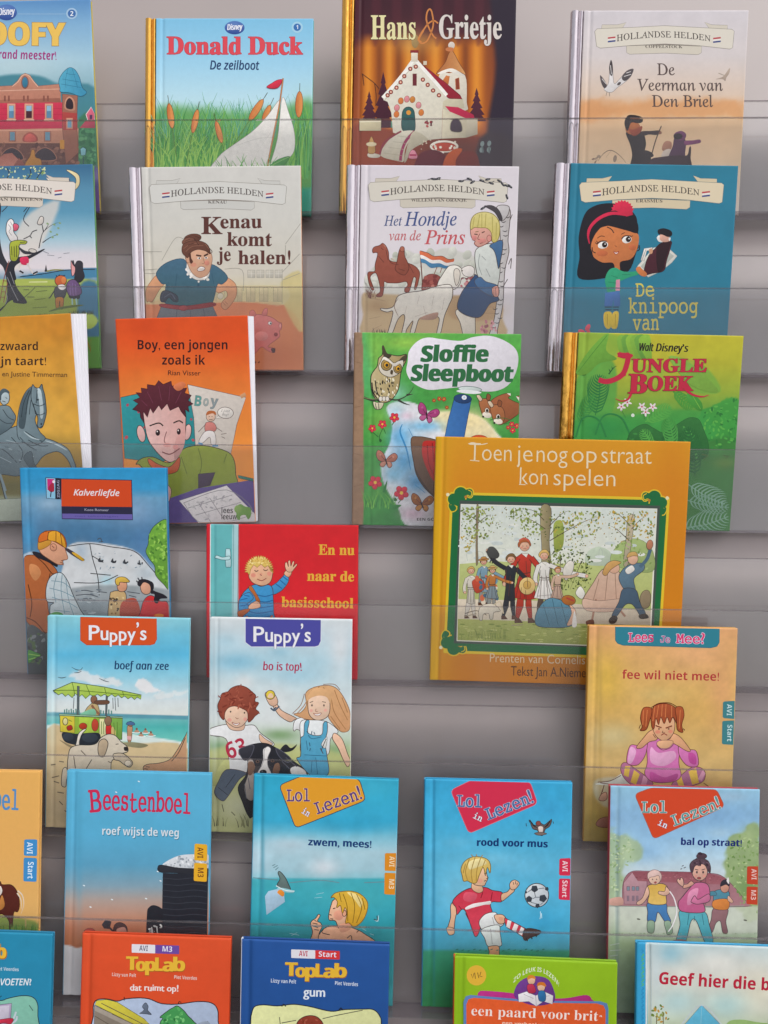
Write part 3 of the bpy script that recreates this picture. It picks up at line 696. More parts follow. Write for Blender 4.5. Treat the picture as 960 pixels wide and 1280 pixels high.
def hh(a, x0, x1, y0, sub, c1='e6ddd0', c2='d3c9ba', ln='8f867c', subst='serif', txt='HOLLANDSE HELDEN', sub_x=(415, 580)):
    """scroll with the series name, the same on the five books of the set"""
    k = (x1 - x0) / 620.
    f = lambda s: np.array([(x0 + (x - 190) * k, y0 + (y - 120) * k) for x, y in pts_of(s)])
    a.part('series_scroll')
    a.p(f('220 132 222 112 290 112 330 102 312 128 250 150'), c2, 0, ln, .4); a.p(f('780 132 780 114 710 112 678 100 700 130 750 150'), c2, 0, ln, .4)
    a.p(f('330 190 332 236 345 243 500 238 650 245 664 236 666 190'), c2, 0, ln, .4)
    q = f('190 142 200 130 350 124 500 116 650 124 800 132 810 140 803 214 790 220 650 204 500 197 350 204 215 216 198 208')
    a.p(q, c1, 0, ln, .5)
    a.l(f('332 206 500 200 664 208'), 1.2, ln, 1, 2)
    for x, dy in ((248, 0), (716, 2)):
        for i, c in enumerate(('bf4a50', 'ece6e0', '3e4c86')): a.p(f('%d %d %d %d %d %d %d %d' % (x, 168 + i * 8 + dy, x + 34, 164 + i * 8 + dy, x + 34, 171 + i * 8 + dy, x, 175 + i * 8 + dy)), c, 0)
    p0, p1 = f('288 186 712 188')
    a.T(txt, p0[0], p0[1], p1[0], p1[1], 27 * k, '4a403c', 'ital', .008, part='series_scroll', arc=19 * k, sh=-.27)
    p0, p1 = f('%d 215 %d 216' % sub_x)
    a.T(sub, p0[0], p0[1], p1[0], p1[1], 13 * k, '5a504a', subst, .0, part='series_scroll')
    a.part('cover_picture')
def g4(P, a):
    a.view(690, 0, 3.556)
    P.vg('40#d9d2d6 250#dcd2d0 420#e0c8b4 470#e2b48a 520#dfba92 720#dcbf9e 950#d4c8c0')
    P.poly('130 480 200 440 330 470 450 430 560 450 700 440 840 450 860 540 700 520 500 540 300 510 130 540', 'dd9f6a', 40, .75, rough=20).blob(200, 500, 120, 40, 'd8945e', .4)
    P.noise(60, .015)
def d4(a):
    a.view(690, 0, 3.556)
    hh(a, 190, 810, 118, 'COPPELSTOCK', 'e2dacc', 'd8cfbf')
    # gull
    a.p('232 395 250 372 255 330 262 270 270 300 272 345 278 372 300 352 330 318 358 310 350 340 320 368 292 388 270 408 250 410 236 402', 'eee8e6', 1, '8a8080', .5)
    a.p('258 330 254 300 262 266 270 292 268 335', '4a4244', 1); a.p('310 345 332 315 362 306 352 336 325 360', '5a5254', 1); a.p('232 392 218 366 214 335 230 352 244 380', '5c5254', 1)
    a.ls('222 350 240 372|260 290 264 330|330 325 350 318|320 340 352 330', .7, 'e8e2e0'); a.ls('244 410 240 425|255 410 256 428', .6, '7a6a60'); a.e(298, 372, 10, 6, '5a5254', -40)
    a.p('728 352 750 345 765 335 790 302 788 325 775 345 770 360 758 352', 'b8a494', 1); a.l('740 325 765 335', 1, 'b0a090')
    # ferryman and passengers in silhouette
    a.p('350 760 356 690 346 640 328 592 350 586 392 588 410 600 418 640 412 680 436 690 440 760', '2c2426', 1, None, 1)
    a.p('326 575 330 548 345 535 375 540 392 562 384 590 352 598 335 590', 'b3683c', 1); a.p('322 552 326 530 340 512 372 512 400 522 402 542 380 548 352 546 340 575 332 580', '2a2224', 1); a.p('340 570 362 576 400 560 392 590 360 604', '9a4a34', 1)
    a.p('395 585 440 582 478 580 484 592 462 600 430 598 398 606', '3a2c2c', 1); a.e(480, 590, 8, 7, '8a5a48'); a.l('486 560 462 620 442 690', 1.4, '4a3630')
    a.p('412 668 440 676 452 692 436 700 410 690', '30282a', 1)
    a.p('490 668 494 640 510 626 530 632 532 655 520 672', 'a87862', 1); a.p('486 690 500 668 528 664 536 700 500 702', 'c3b4a8', 1)
    a.p('536 650 545 610 570 604 588 612 596 640 592 690 612 700 612 760 500 760 520 690', '4c2f48', 1); a.p('540 602 552 588 576 582 596 596 590 618 570 625 552 615', '6e3a62', 1); a.e(560, 606, 20, 14, '2f2228')
    a.p('590 626 625 624 656 620 660 634 626 642 592 644', '7a4068', 1); a.p('440 710 480 698 560 690 600 690 610 655 618 655 616 700 608 760 440 760', '36262e', 1)
    a.ls('205 715 230 682 262 668 300 690 330 725|205 715 200 690|262 670 240 700', .8, '5a4a44', 1, 2); a.dabs('180 690 215 690 215 725 180 725', 8, 4, 9, ['8a7464', 'a08c7a'], .5); a.e(280, 705, 8, 16, '8f7c6c', 10)
    for n_, xs in (('De', (468, 550, 333)), ('Veerman van', (392, 762, 402)), ('Den Briel', (445, 722, 474))):
        a.T(n_, xs[0], xs[2], xs[1], xs[2] + 1, 51, '5c4b48', 'ital', .008, sh=-.27)
make_book('veerman', 'pale book with a peach evening sky, silhouetted ferryman and flying gull', 'dcd2d0', g4, d4, foil='silver', spine='d8d0d0', sw=.0155)

# ------------------------------------------------------------------ second row
def g5(P, a):
    a.view(0, 190, 4.413)
    P.vg('80#3f6f92 200#5a90ae 330#5f9ab8 480#a8c8d6 560#d8d4da 640#e2d8dc 700#7a9ab0 1030#4f8098 1040#5f9a4a')
    P.poly('-400 720 100 700 300 690 490 700 540 760 -400 780', 'a9b65a', 8).poly('-400 780 200 740 420 730 470 750 500 800 470 850 540 900 520 960 300 980 -400 1000', '92a44c', 14).poly('-400 840 100 830 250 800 380 800 460 860 440 930 -400 960', '8a9a46', 16)
    P.poly('440 740 545 740 560 1010 440 1010', '44728e', 24).poly('430 900 500 890 540 930 500 975 420 965', 'a6bc58', 6)
    P.poly('-400 1020 500 1020 580 1020 600 1210 -400 1210', '5f9646', 10).poly('100 690 300 655 545 640 545 690 300 700', '4a84a6', 4)
    P.poly('120 380 330 270 200 560 60 640', 'e2d6cc', 30, .8)
def d5(a):
    a.view(0, 190, 4.413)
    K = '2e2c34'
    a.ls('10 330 40 300 60 260 90 300|150 150 170 120 165 95|200 150 220 120 245 95|30 160 50 120 40 90|130 330 160 290 170 250|165 300 130 370 160 410', 1.0, K)
    a.dabs('0 84 260 84 240 150 20 150', 45, 4, 8, ['a8c07a', 'c8d29a', '8aa860', 'dce0b0'], .6)
    a.p('400 105 436 130 438 180 410 212 385 208 415 180 415 140 366 100', 'ecd9a8', 1, K, .6)
    a.e(365, 160, 20, 15, '7f98b0', 0, K, .8); a.e(362, 162, 8, 8, 'dfe6ea'); a.ls('352 180 348 215|370 176 368 210 374 232', 1.2, '5a6a80')
    a.p('255 142 300 158 345 150 330 180 290 175', 'e6dcd0', 1, '8f867c', .4)
    hh(a, -354, 418, 150, 'CHRISTIAAN HUYGENS', 'e6dcd2', 'd9cdbf', sub_x=(330, 662))
    # tree
    a.p('-40 900 20 860 40 760 20 640 -40 560 -60 300 -20 260 6 300 -4 420 10 540 40 610 70 640 90 740 150 830 80 832 60 820', '34343c', 1)
    a.p('40 640 60 600 100 580 160 570 240 535 238 545 170 585 110 610 80 640 90 700 70 700', '2c2c34', 1); a.ls('215 530 225 480 240 440 290 400 330 388|235 500 280 470 320 455|240 440 230 390 225 370|250 430 270 395', 1.3, K, 1, 1)
    a.ls('40 690 70 760 100 820|20 740 40 800 30 840|55 660 80 730', .8, '8a8a90'); a.ls('100 830 160 780 200 740|150 800 190 800|130 760 160 760', .7, K)
    for x, y in ((300, 400), (322, 420), (280, 440), (315, 455), (330, 392), (262, 395), (290, 470)): a.e(x, y, 7, 5, '8aa474', 30)
    a.ls('0 820 22 700 50 600|20 830 42 720', 1, '8a4a44'); a.ls('2 800 26 802|8 770 32 772|12 740 36 742|16 710 40 712', .8, '8a4a44')
    # scholar in the tree with wig
    a.p('36 400 44 380 60 368 74 378 78 400 76 440 96 470 92 492 60 492 46 470 34 440', 'ece6e4', 1, K, .8); a.ls('46 400 60 420 50 440 66 460|58 385 68 405', .6, '8a8488')
    a.p('74 398 92 396 104 410 96 430 80 436 74 420', 'e0607a', 1, K, .7); a.p('55 505 76 490 110 486 148 492 140 508 108 512 106 560 90 600 60 596 54 550', 'a8b03c', 1, K, .8); a.ls('64 520 66 570|78 520 80 580|92 516 92 580|110 500 140 496', .9, '4a5028')
    a.p('100 520 140 545 196 552 190 562 130 560', '3a3a42', 1); a.e(180, 545, 22, 11, 'cfc8c0', 10, K, .7); a.p('112 585 150 578 160 600 150 622 118 618', 'd8305a', 1)
    a.ls('112 615 106 650 128 668|150 615 170 650 186 672 206 662', 2, 'd8d0cc'); a.ls('108 655 130 668|182 672 208 660', 2, K)
    a.p('214 370 226 355 240 362 238 390 222 402 206 395', 'd9d0c8', 1, K, .8); a.ls('130 480 165 462 180 440 205 430|165 462 175 475', 1, K)
    # distant church and clouds
    a.p('246 660 250 640 254 620 258 642 262 660', K, 0); a.ls('258 658 300 650 352 652', 1.6, '8a8a50'); a.ls('110 688 240 672 360 652 540 646', .8, K); a.ls('240 548 270 560|260 568 300 572|320 585 340 580|350 560 384 556', .6, '7a7a84')
    a.ls('170 720 250 714|200 770 260 764|190 815 250 808|180 860 260 855|320 800 360 795', .9, '5c6a30'); a.ls('160 718 262 716', 1.6, 'd0d494')
    # children
    a.e(335, 710, 32, 30, 'c8643a', 0, K, .8); a.e(352, 706, 14, 18, 'd9824a'); a.ls('316 690 310 680|330 684 326 676|350 682 360 680', 1, K)
    a.p('300 760 318 742 356 740 368 760 352 806 306 806', '45454c', 1, K, .7); a.p('318 738 345 730 366 744 350 762 330 758', 'e4dedc', 1, K, .5); a.p('308 806 350 806 346 862 332 862 330 820 324 862 310 860', 'a8703a', 1, K, .5); a.ls('300 765 278 800 268 806', 1.4, K)
    a.p('392 640 396 610 405 598 412 622 424 604 440 600 456 612 458 650 466 690 440 720 412 706 414 660', '34323a', 1, K, .6); a.p('392 600 402 620 416 640 410 676 396 678', 'e2a0a0', 1, K, .7)
    a.p('366 742 380 712 412 704 440 736 450 780 412 796 380 790', '6a5078', 1, K, .8); a.p('380 792 420 796 440 790 436 810 390 808', '34323a', 1); a.ls('398 808 400 842|420 808 424 844', 1.8, '8fb0b0'); a.ls('390 848 408 850|418 848 436 846', 1.6, K)
    a.ls('385 730 390 790|400 722 404 792|416 730 420 790', .6, '8a70a0')
    a.blades(380, 520, 895, 26, 50, .7, ['4a5428', K], .3); a.blades(200, 380, 905, 16, 40, .7, ['4a5428'], .4); a.ls('270 880 330 862 410 850 460 845', 3, '5a6a3a', 1, 2)
    a.T('AN', 440, 1106, 506, 1106, 70, '8a7a2c', 'serif', -.007, part='author_line'); 
make_book('huygens', 'blue cover with a wigged man in a tree and a crescent moon', '5a90ae', g5, d5, foil='silver', spine='6a9a60')

def g6(P, a):
    a.view(140, 190, 3.692)
    P.vg('60#dad7d1 300#d8d5cd 560#d6cfc0 690#d0c49a 700#cdb98a 1020#cf8a58')
    P.poly('150 700 620 690 790 705 880 820 900 1030 150 1030', 'd0835c', 8).poly('780 600 880 560 880 830 800 720', 'd2c184', 10, .8).poly('130 620 480 620 790 620 790 706 600 692 130 700', 'd2c698', 6, .8)
    P.blob(760, 950, 120, 60, 'bd6c48', .5).blob(700, 780, 120, 40, 'd99468', .5).noise(50, .012)
def d6(a):
    a.view(140, 190, 3.692)
    hh(a, 172, 806, 140, 'KENAU', 'dcdad4', 'd2d0ca', sub_x=(455, 540))
    G = '9c968a'
    a.ls('130 460 230 460|230 500 290 400 330 400|780 560 866 470|800 425 870 330|520 540 600 545 606 640|800 430 800 500|785 540 785 700|866 560 790 590|140 545 210 540', .6, G)
    for x in range(626, 780, 42): a.r(x, 545, x + 34, 580, 'c6c0b2', G, .5); a.ls('%d 545 %d 580|%d 562 %d 562' % (x + 17, x + 17, x, x + 34), .4, 'e0dcd2')
    for x in (560, 620, 680, 745): a.r(x, 625, x + 40, 690, 'cdbf98', '9a9078', .5); a.l('%d 625 %d 690' % (x + 20, x + 20), .4, '9a9078')
    a.ls('480 640 480 690|520 640 520 690|150 560 200 560', .5, G); a.e(500, 665, 14, 14, 'd8d0b8', 0, '9a9078', .5)
    # figure of the woman
    a.p('205 770 232 700 330 712 462 706 492 770', '6a7076', 0, '4a4c52', .6); a.ls('300 720 296 770|360 720 362 770|420 716 430 770', .7, '50565c')
    a.p('160 690 156 640 180 596 210 568 244 600 216 640 186 690 170 688', 'd39a74', 1, '8a5a44', .6)
    a.p('468 620 500 584 532 580 570 610 574 660 552 700 524 728 504 712 510 690 532 664 524 640 490 650', 'd39a74', 1, '8a5a44', .6); a.ls('512 694 524 708|520 690 534 702', .6, '8a5a44')
    a.p('204 560 250 512 330 494 372 560 420 580 450 520 500 540 534 580 508 610 486 612 466 690 440 706 250 700 246 640 248 610 228 606', '4a6f88', 1, '2c4a60', .7, '3d5f66', (0, 1))
    a.ls('300 560 290 640|260 600 252 640|396 598 400 620|460 560 470 610|330 680 360 690', .7, '355468'); a.e(398, 615, 5, 5, '2c4a60')
    a.p('230 700 340 710 462 694 468 712 340 728 232 716', '8f3a3c', 1, '6a2a2c', .5); a.e(330, 720, 22, 12, '9a4444', 0, '6a2a2c', .5)
    a.p('222 670 232 644 258 640 300 662 304 690 284 690 262 672 244 692 226 690', '3f4552', 1, '2a2e38', .6); a.l('240 672 272 654 292 680', 1, '5a6272')
    a.p('344 540 350 496 360 520 378 560 412 578 448 548 442 580 400 592 362 574', 'e4ded6', 1, '9a948c', .5); a.dabs('340 530 356 535 400 588 448 560 444 590 395 600 350 575', 16, 5, 9, ['efeae4', 'd8d2ca'], .9)
    a.p('338 480 352 450 372 440 440 450 462 484 456 530 440 566 404 580 372 560 350 520', 'd9a88a', 1, '8f644e', .6); a.e(352, 492, 11, 20, 'd6a284', 0, '8f644e', .5)
    a.e(438, 512, 12, 12, 'd38a76'); a.e(376, 520, 14, 10, 'd4937a')
    a.e(372, 398, 40, 20, '6d4436', -8, '4a2c24', .6); a.e(352, 412, 30, 17, '7d5242', -14, '4a2c24', .5); a.ls('340 396 372 386 404 396|336 412 360 402', .6, '4a2c24')
    a.p('322 450 328 428 352 414 398 410 430 420 448 440 452 470 430 456 396 450 366 462 350 488 338 480 326 468', '6d4436', 1, '4a2c24', .6); a.ls('330 446 360 426 400 420|340 460 370 436 420 432|430 424 446 446', .6, '9a6a56'); a.p('356 486 352 470 362 466 366 490 374 506 364 516 358 504', '5a362c', 1); a.ls('446 440 462 460 452 470|380 400 400 430|350 430 380 420', .7, '4a2c24')
    a.l('388 476 412 480', 2, '4a2c24'); a.l('424 480 444 470', 2, '4a2c24'); a.e(402, 490, 8, 5, 'f0ece8'); a.e(403, 490, 3.5, 4, '2c2424'); a.e(434, 488, 7, 5, 'f0ece8'); a.e(434, 488, 3.5, 4, '2c2424')
    a.l('420 490 426 512 414 516', .7, 'a0705a'); a.p('394 540 410 528 428 534 424 546 400 550', 'e8e2dc', 1, '7a4a40', .7); a.l('398 540 426 540', .5, '7a4a40')
    # pig
    a.p('648 800 640 760 660 750 700 752 740 765 768 785 782 790 782 816 772 826 774 850 752 870 730 886 720 900 744 905 752 922 740 926 716 916 690 900 664 925 640 930', 'd6807a', 1, '9a5450', .7, 'c86e68')
    a.p('640 768 636 738 652 730 664 752', 'cf7872', 1, '9a5450', .5); a.p('692 752 700 728 716 722 714 752', 'cf7872', 1, '9a5450', .5); a.e(729, 790, 9, 8, 'f2ece8', 0, '7a4a44', .5); a.e(732, 791, 4, 4, '2c2424'); a.e(756, 842, 9, 9, '8a3a3a'); a.e(776, 802, 6, 11, 'e29a92', 0, '9a5450', .5); a.e(690, 850, 30, 22, 'd98c86')
    a.p('734 908 752 906 752 924 740 926', '5a3a3a', 1); a.ls('660 968 664 972|676 968 680 972', 2.2, '5a3026')
    for s_, q in (('K', (412, 378, 510, 378, 78)), ('enau', (500, 352, 692, 350, 62)), ('komt', (530, 432, 738, 434, 62)), ('je', (484, 502, 548, 502, 62)), ('halen!', (582, 517, 824, 517, 62))):
        a.T(s_, q[0], q[1], q[2], q[3], q[4], '5f3630', 'serif', .008)
make_book('kenau', 'cream book with a stern woman in a blue blouse and a pink pig', 'dad7d1', g6, d6, foil='silver', spine='cf8a58', sw=.0165)

def g7(P, a):
    a.view(420, 190, 3.84)
    P.vg('60#e0d8de 400#e2dade 900#ddd6da')
    P.poly('130 660 170 560 260 520 330 470 420 500 520 460 600 480 660 500 690 560 660 640 400 680 200 690', 'cfcdc4', 10, .9)
    P.poly('128 680 200 680 400 690 600 690 780 720 800 800 770 900 170 900 130 780', 'c8ad86', 12).blob(200, 740, 60, 30, 'a88660', .6).blob(620, 760, 150, 40, 'b89870', .6).poly('560 690 780 720 770 800 560 800', 'b48f68', 14, .6)
def d7(a):
    a.view(420, 190, 3.84)
    K = '4a3c38'
    a.dabs('130 540 330 480 420 490 520 455 640 480 690 560 650 620 400 640 160 640', 60, 14, 28, ['c6c6ba', 'd3d2c8', 'bcbdb0'], .8)
    hh(a, 155, 826, 135, 'WILLEM VAN ORANJE', 'dcd5c8', 'd3cabb', sub_x=(380, 626))
    # ivy on the scroll and the birch trunk
    for pt in ('440 132 470 126 500 134', '590 142 630 132 660 140', '690 138 730 150 760 140'): a.l(pt, .8, '33303a')
    for x, y, r_ in ((468, 130, 10), (490, 128, -20), (600, 140, 0), (640, 130, 20), (655, 145, -30), (700, 138, 15), (728, 132, -15), (745, 150, 20), (785, 140, 30), (800, 155, 50), (820, 162, 20), (835, 165, 40), (705, 270, -30), (725, 262, 10), (820, 215, 70)): a.e(x, y, 14, 5.5, '3a3840', r_); a.e(x + 3, y - 1, 5, 2, '8a8a88', r_)
    a.p('776 270 812 262 836 280 834 340 826 420 830 480 812 560 806 640 800 740 776 850 770 900 730 900 760 800 776 660 784 520 788 400 782 320', 'd8d4d4', 1, K, .9, 'b9b2b0', (1, 0))
    for i in range(26):
        y = 290 + i * 22; x = 812 - i * 1.6 + 14 * math.sin(i * 1.7); a.l([(x - 14, y), (x, y + 4), (x + 10, y - 2)], 1.1, '3f3a3e', 1, 2)
    a.ls('834 330 846 300|828 540 842 510 838 560|806 640 824 610', .9, K); a.p('770 270 790 255 830 262 826 300 800 330 785 320', 'c9c4c4', 1, K, .8); a.p('716 262 745 255 780 275 800 320 786 330 760 290', '4a4448', 1)
    # statue of a rider
    R = 'a35a48'
    a.p('175 470 184 456 210 448 224 438 240 452 252 480 258 520 300 530 350 535 384 552 402 580 396 620 386 655 376 656 384 610 374 600 366 620 352 668 332 672 330 656 344 640 336 622 300 628 250 628 232 622 230 650 222 690 196 694 196 684 212 668 206 620 190 580 164 600 176 640 182 660 170 660 156 620 154 578 186 572 188 540 200 490 190 482 178 484', R, 1, '5f2f28', .8, '8a4638')
    a.p('292 530 300 486 310 458 322 455 328 470 330 500 344 530 350 560 330 590 300 580 284 560', '96503f', 1, '5f2f28', .8); a.e(318, 466, 11, 13, 'b06a56', 0, '5f2f28', .6)
    a.ls('256 520 270 535 300 540|240 470 250 520|204 500 230 530|300 560 330 570|350 540 372 580|216 460 228 470', .8, '6a372e'); a.ls('262 510 280 520|228 445 240 458', .6, 'c98a76')
    # crowd and flag
    a.p('412 640 420 610 440 590 470 586 500 600 520 640 500 670 420 668', '8f4a44', 1, '5f2f28', .6); a.dabs('420 600 500 590 520 660 420 660', 18, 6, 12, ['a35a50', '7a3a38', 'b8766a'], .8)
    a.l('404 476 410 560 416 640', 1.3, '6a3a32'); a.ls('470 590 490 540|500 580 512 545|530 560 540 520', .9, '8a5a50')
    a.p('404 474 440 484 470 500 510 500 540 515 566 512 562 528 530 532 500 518 460 518 430 502 406 496', 'd8704a', 1); a.p('406 494 430 502 460 518 500 518 530 532 562 528 560 542 528 546 498 534 458 534 430 518 408 512', 'ece6e2', 1); a.p('408 512 430 518 458 534 498 534 528 546 556 544 530 560 495 552 456 556 430 536 410 530', '4a80a8', 1)
    a.l('404 474 440 484 470 500 510 500 540 515 566 512', .6, K); a.dabs('570 600 660 560 660 660 575 650', 24, 7, 13, ['b06a70', 'c68a8c', '9a5a60'], .8)
    # dogs
    D = 'e6e0d6'
    a.p('490 625 510 590 530 560 548 545 580 544 604 560 614 580 634 590 630 606 604 604 596 630 580 652 560 660 490 664', D, 1, K, .8); a.p('604 560 640 545 664 560 660 590 640 600 612 590', 'e4dcd6', 1, K, .6); a.p('568 566 584 560 596 580 590 624 576 640 566 600', 'd8cec2', 1, K, .7); a.e(606, 570, 4, 3, K)
    a.p('218 760 216 750 244 752 276 740 296 694 340 676 420 664 500 640 552 640 560 690 540 740 520 790 502 870 484 870 496 800 470 790 440 796 400 800 376 870 356 870 370 810 340 850 334 870 316 870 330 800 322 780 296 806 270 870 246 880 268 800 272 764 246 768', D, 1, K, .9, 'd6cdc0')
    a.ls('300 700 280 740 300 790|400 690 390 730|470 690 460 740|420 740 430 780|520 700 510 760|340 740 330 780|380 790 440 770|560 650 556 700', .9, '8a6a58', 1, 2); a.p('400 800 440 780 490 770 480 800 440 806', 'b08a78', 1)
    a.ls('160 700 240 716|620 740 770 745|600 770 770 775|160 800 210 790|180 850 220 830|140 690 170 640', .9, '7a5a44', 1, 2); a.blades(140, 240, 870, 24, 16, .8, [K], .4); a.blades(150, 190, 700, 50, 16, .8, ['7a4a40'], .5)
    a.dabs('700 810 770 810 770 870 690 870', 22, 5, 9, ['c07a84', 'd99aa0', '9a5a64'], .8)
    # boy leaning on the tree
    a.p('576 760 660 740 668 800 664 900 620 900 596 820', 'dfd6c8', 1, K, .8); a.p('582 740 606 670 660 600 672 590 740 640 780 700 776 716 738 730 700 786 660 794 606 774', '38537a', 1, K, .9, '2c4468')
    a.p('668 480 700 450 752 440 780 470 788 560 776 640 750 650 690 610 672 560', 'cfd2cc', 1, K, .8); a.p('738 448 794 424 800 460 790 520 780 560 768 500 756 470', '44688f', 1, K, .8); a.p('692 600 720 622 776 642 780 690 740 690 690 660 664 620', '46668c', 1, K, .6)
    a.ls('690 490 684 540 700 590|720 560 740 600|700 500 720 520', .7, '8a8e8c'); a.p('752 650 778 646 780 690 760 694 750 676', 'd99a8c', 1, K, .7); a.ls('758 656 758 690|766 652 768 690', .6, K)
    a.p('646 390 650 360 680 350 750 370 758 410 738 430 700 452 680 454 664 440 668 428 656 420', 'e0a596', 1, '8a4a44', .8); a.e(664, 412, 12, 12, 'd98a84'); a.e(735, 415, 11, 16, 'd9958a', 0, '8a4a44', .6); a.e(700, 426, 22, 12, 'db8f86')
    a.p('646 372 648 330 668 300 710 288 756 300 784 340 784 400 770 430 750 430 746 390 724 366 690 364 666 362', 'ddd08a', 1, '8a7a3c', .8, 'c9b968'); a.ls('690 300 680 360|720 296 716 362|750 310 752 390|664 312 656 364|770 340 768 420|700 296 700 362', .8, 'b0a050')
    a.ls('664 394 680 396|700 388 714 382', 1.3, '5a3a30'); a.l('668 384 684 382', 1, '8a6a40'); a.ls('690 392 680 416 690 420|690 440 704 436', .8, '8a4a44')
    a.T('Het', 230, 354, 318, 353, 48, '4c5a86', 'ital', .006); a.T('Hondje', 328, 354, 580, 352, 66, '47578a', 'ital', .008)
    a.T('van', 256, 424, 338, 423, 46, 'c4656a', 'ital', .008); a.T('de', 354, 424, 408, 423, 46, 'c4656a', 'ital', .008); a.T('Prins', 424, 442, 620, 441, 66, 'c8585f', 'ital', .008)
make_book('hondje', 'white book with a pale dog, statue of a rider and blond boy by a birch', 'e0d8de', g7, d7, foil='silver', spine='e0d8de', sw=.0175)

def g8(P, a):
    a.view(680, 190, 3.692)
    P.vg('50#2b7d97 300#2b7f9b 600#2a7a94 920#2c6f86').noise(70, .02)
def d8(a):
    a.view(680, 190, 3.692)
    hh(a, 163, 830, 130, 'ERASMUS', 'e2d2b4', 'd9c8a8', '6a7a7c', sub_x=(432, 546))
    a.p('186 290 230 250 300 236 370 250 420 290 432 340 436 440 430 450 390 550 310 552 282 582 160 582 164 480 160 390', '1e1a22', 1)
    a.p('212 420 220 390 262 350 330 340 400 368 434 380 436 420 420 470 396 496 352 508 350 548 330 550 318 512 270 510 232 488 222 468 206 466 198 440', 'cf7a46', 1)
    a.p('190 420 190 330 240 280 310 268 400 290 432 330 430 374 380 362 286 340 250 362 226 400 216 440 224 470 204 470', '1e1a22', 1); a.ls('290 346 310 356 322 374|222 440 224 458 238 466|440 430 440 450 430 456', 1.2, '1e1a22')
    a.p('206 420 198 380 210 340 250 300 310 276 390 284 388 296 316 290 258 312 220 350 208 390 212 420', 'd2264a', 1)
    pts = []
    for i in range(22):
        t = math.pi * (1 + i / 21.); rr_ = 46 if i % 2 else 54; pts.append((362 + rr_ * math.cos(t), 272 + rr_ * .95 * math.sin(t)))
    a.p(pts + [(410, 290), (380, 298), (330, 270)], 'd92a4c', 0)
    for x, y, rx in ((272, 430, 24), (382, 405, 22)): a.e(x, y, rx, 16, 'f2ede8', -12); a.e(x + 7, y - 2, 12, 13, '2a1a1a'); a.e(x + 10, y - 5, 3, 3, 'f2ede8')
    a.l('244 424 262 412 290 412', 1.3, '1e1a22'); a.l('358 402 372 388 400 388', 1.3, '1e1a22'); a.ls('244 426 236 418|248 420 242 410|400 392 410 386', .8, '1e1a22'); a.l('246 398 262 388 280 390', .9, '5a3020'); a.l('356 380 372 372', .9, '5a3020')
    a.l('326 432 336 438', .8, '8f4a2c'); a.p('322 460 334 464 344 458 338 470 328 470', 'f2e6dc', 1, 'a83c38', .8); a.e(268, 468, 26, 14, 'c76a40'); a.e(408, 440, 18, 14, 'c76a40')
    # body
    a.p('282 584 300 545 330 534 350 545 370 552 410 552 442 548 446 562 400 576 366 590 350 600 352 640 346 662 300 656 286 620', '2f9c72', 1); a.ls('296 600 340 606|310 570 340 580|360 566 400 566', .8, '238060')
    a.p('332 590 350 588 350 640 330 640', 'd08aa0', 0); a.p('282 650 350 640 352 712 324 712 320 680 314 712 278 712', '3f6fb0', 0)
    a.ls('280 716 312 716|282 728 312 728|318 716 346 716|318 728 344 728', 1.2, '22304a'); a.p('278 742 312 742 310 800 300 816 286 812 276 790', 'd8b832', 1); a.p('318 742 344 740 340 800 330 816 312 812 310 790', 'd8b832', 1); a.ls('292 748 292 800|330 748 328 800', .8, 'a88a1c')
    # picture of a scholar in her hand
    a.p('430 528 505 442 560 430 614 480 590 510 540 550 480 578', 'dcd9cf', 0, '9aa09c', .5); a.p('446 528 508 456 556 446 600 480 540 540 484 566', 'b8bdb4', 0)
    a.p('462 566 470 510 490 468 512 446 540 420 586 412 584 440 566 500 552 548 500 560', '4a1e2a', 1, '2a1018', .6); a.p('520 440 560 416 586 414 560 500 550 540 524 548', '2c141c', 1)
    a.p('446 500 462 446 500 440 498 452 474 456 462 504', 'e6e2dc', 0, '8a8a88', .4); a.l('470 450 452 498', .8, 'a09a94'); a.p('484 450 500 446 500 466 488 470', 'd09a78', 1)
    a.p('530 390 544 378 574 384 578 410 552 416 534 408', 'dca894', 1); a.p('520 396 532 384 534 404 548 416 530 414', 'e8e4e0', 1); a.p('574 400 584 395 580 412', 'e8e4e0', 1); a.p('528 378 526 360 552 352 586 364 590 384 572 392 548 382', '1e1a20', 1)
    a.p('424 538 440 528 452 540 474 560 470 574 450 572 432 556', 'cf7a46', 1)
    a.T('De', 424, 668, 508, 666, 62, 'cfc25a', 'mono', 0, fat=.8); a.T('knipoog', 390, 745, 710, 745, 66, 'cfc25a', 'mono', 0, fat=.8); a.T('van', 410, 822, 530, 822, 66, 'cfc25a', 'mono', 0, fat=.8)
    a.dabs('150 812 210 806 215 850 150 850', 6, 8, 20, ['d0485a'], .6)
make_book('knipoog', 'teal book with a black-haired girl in a red headband holding a small picture', '2b7d97', g8, d8, foil='silver', spine='c8bcc0', sw=.0185)


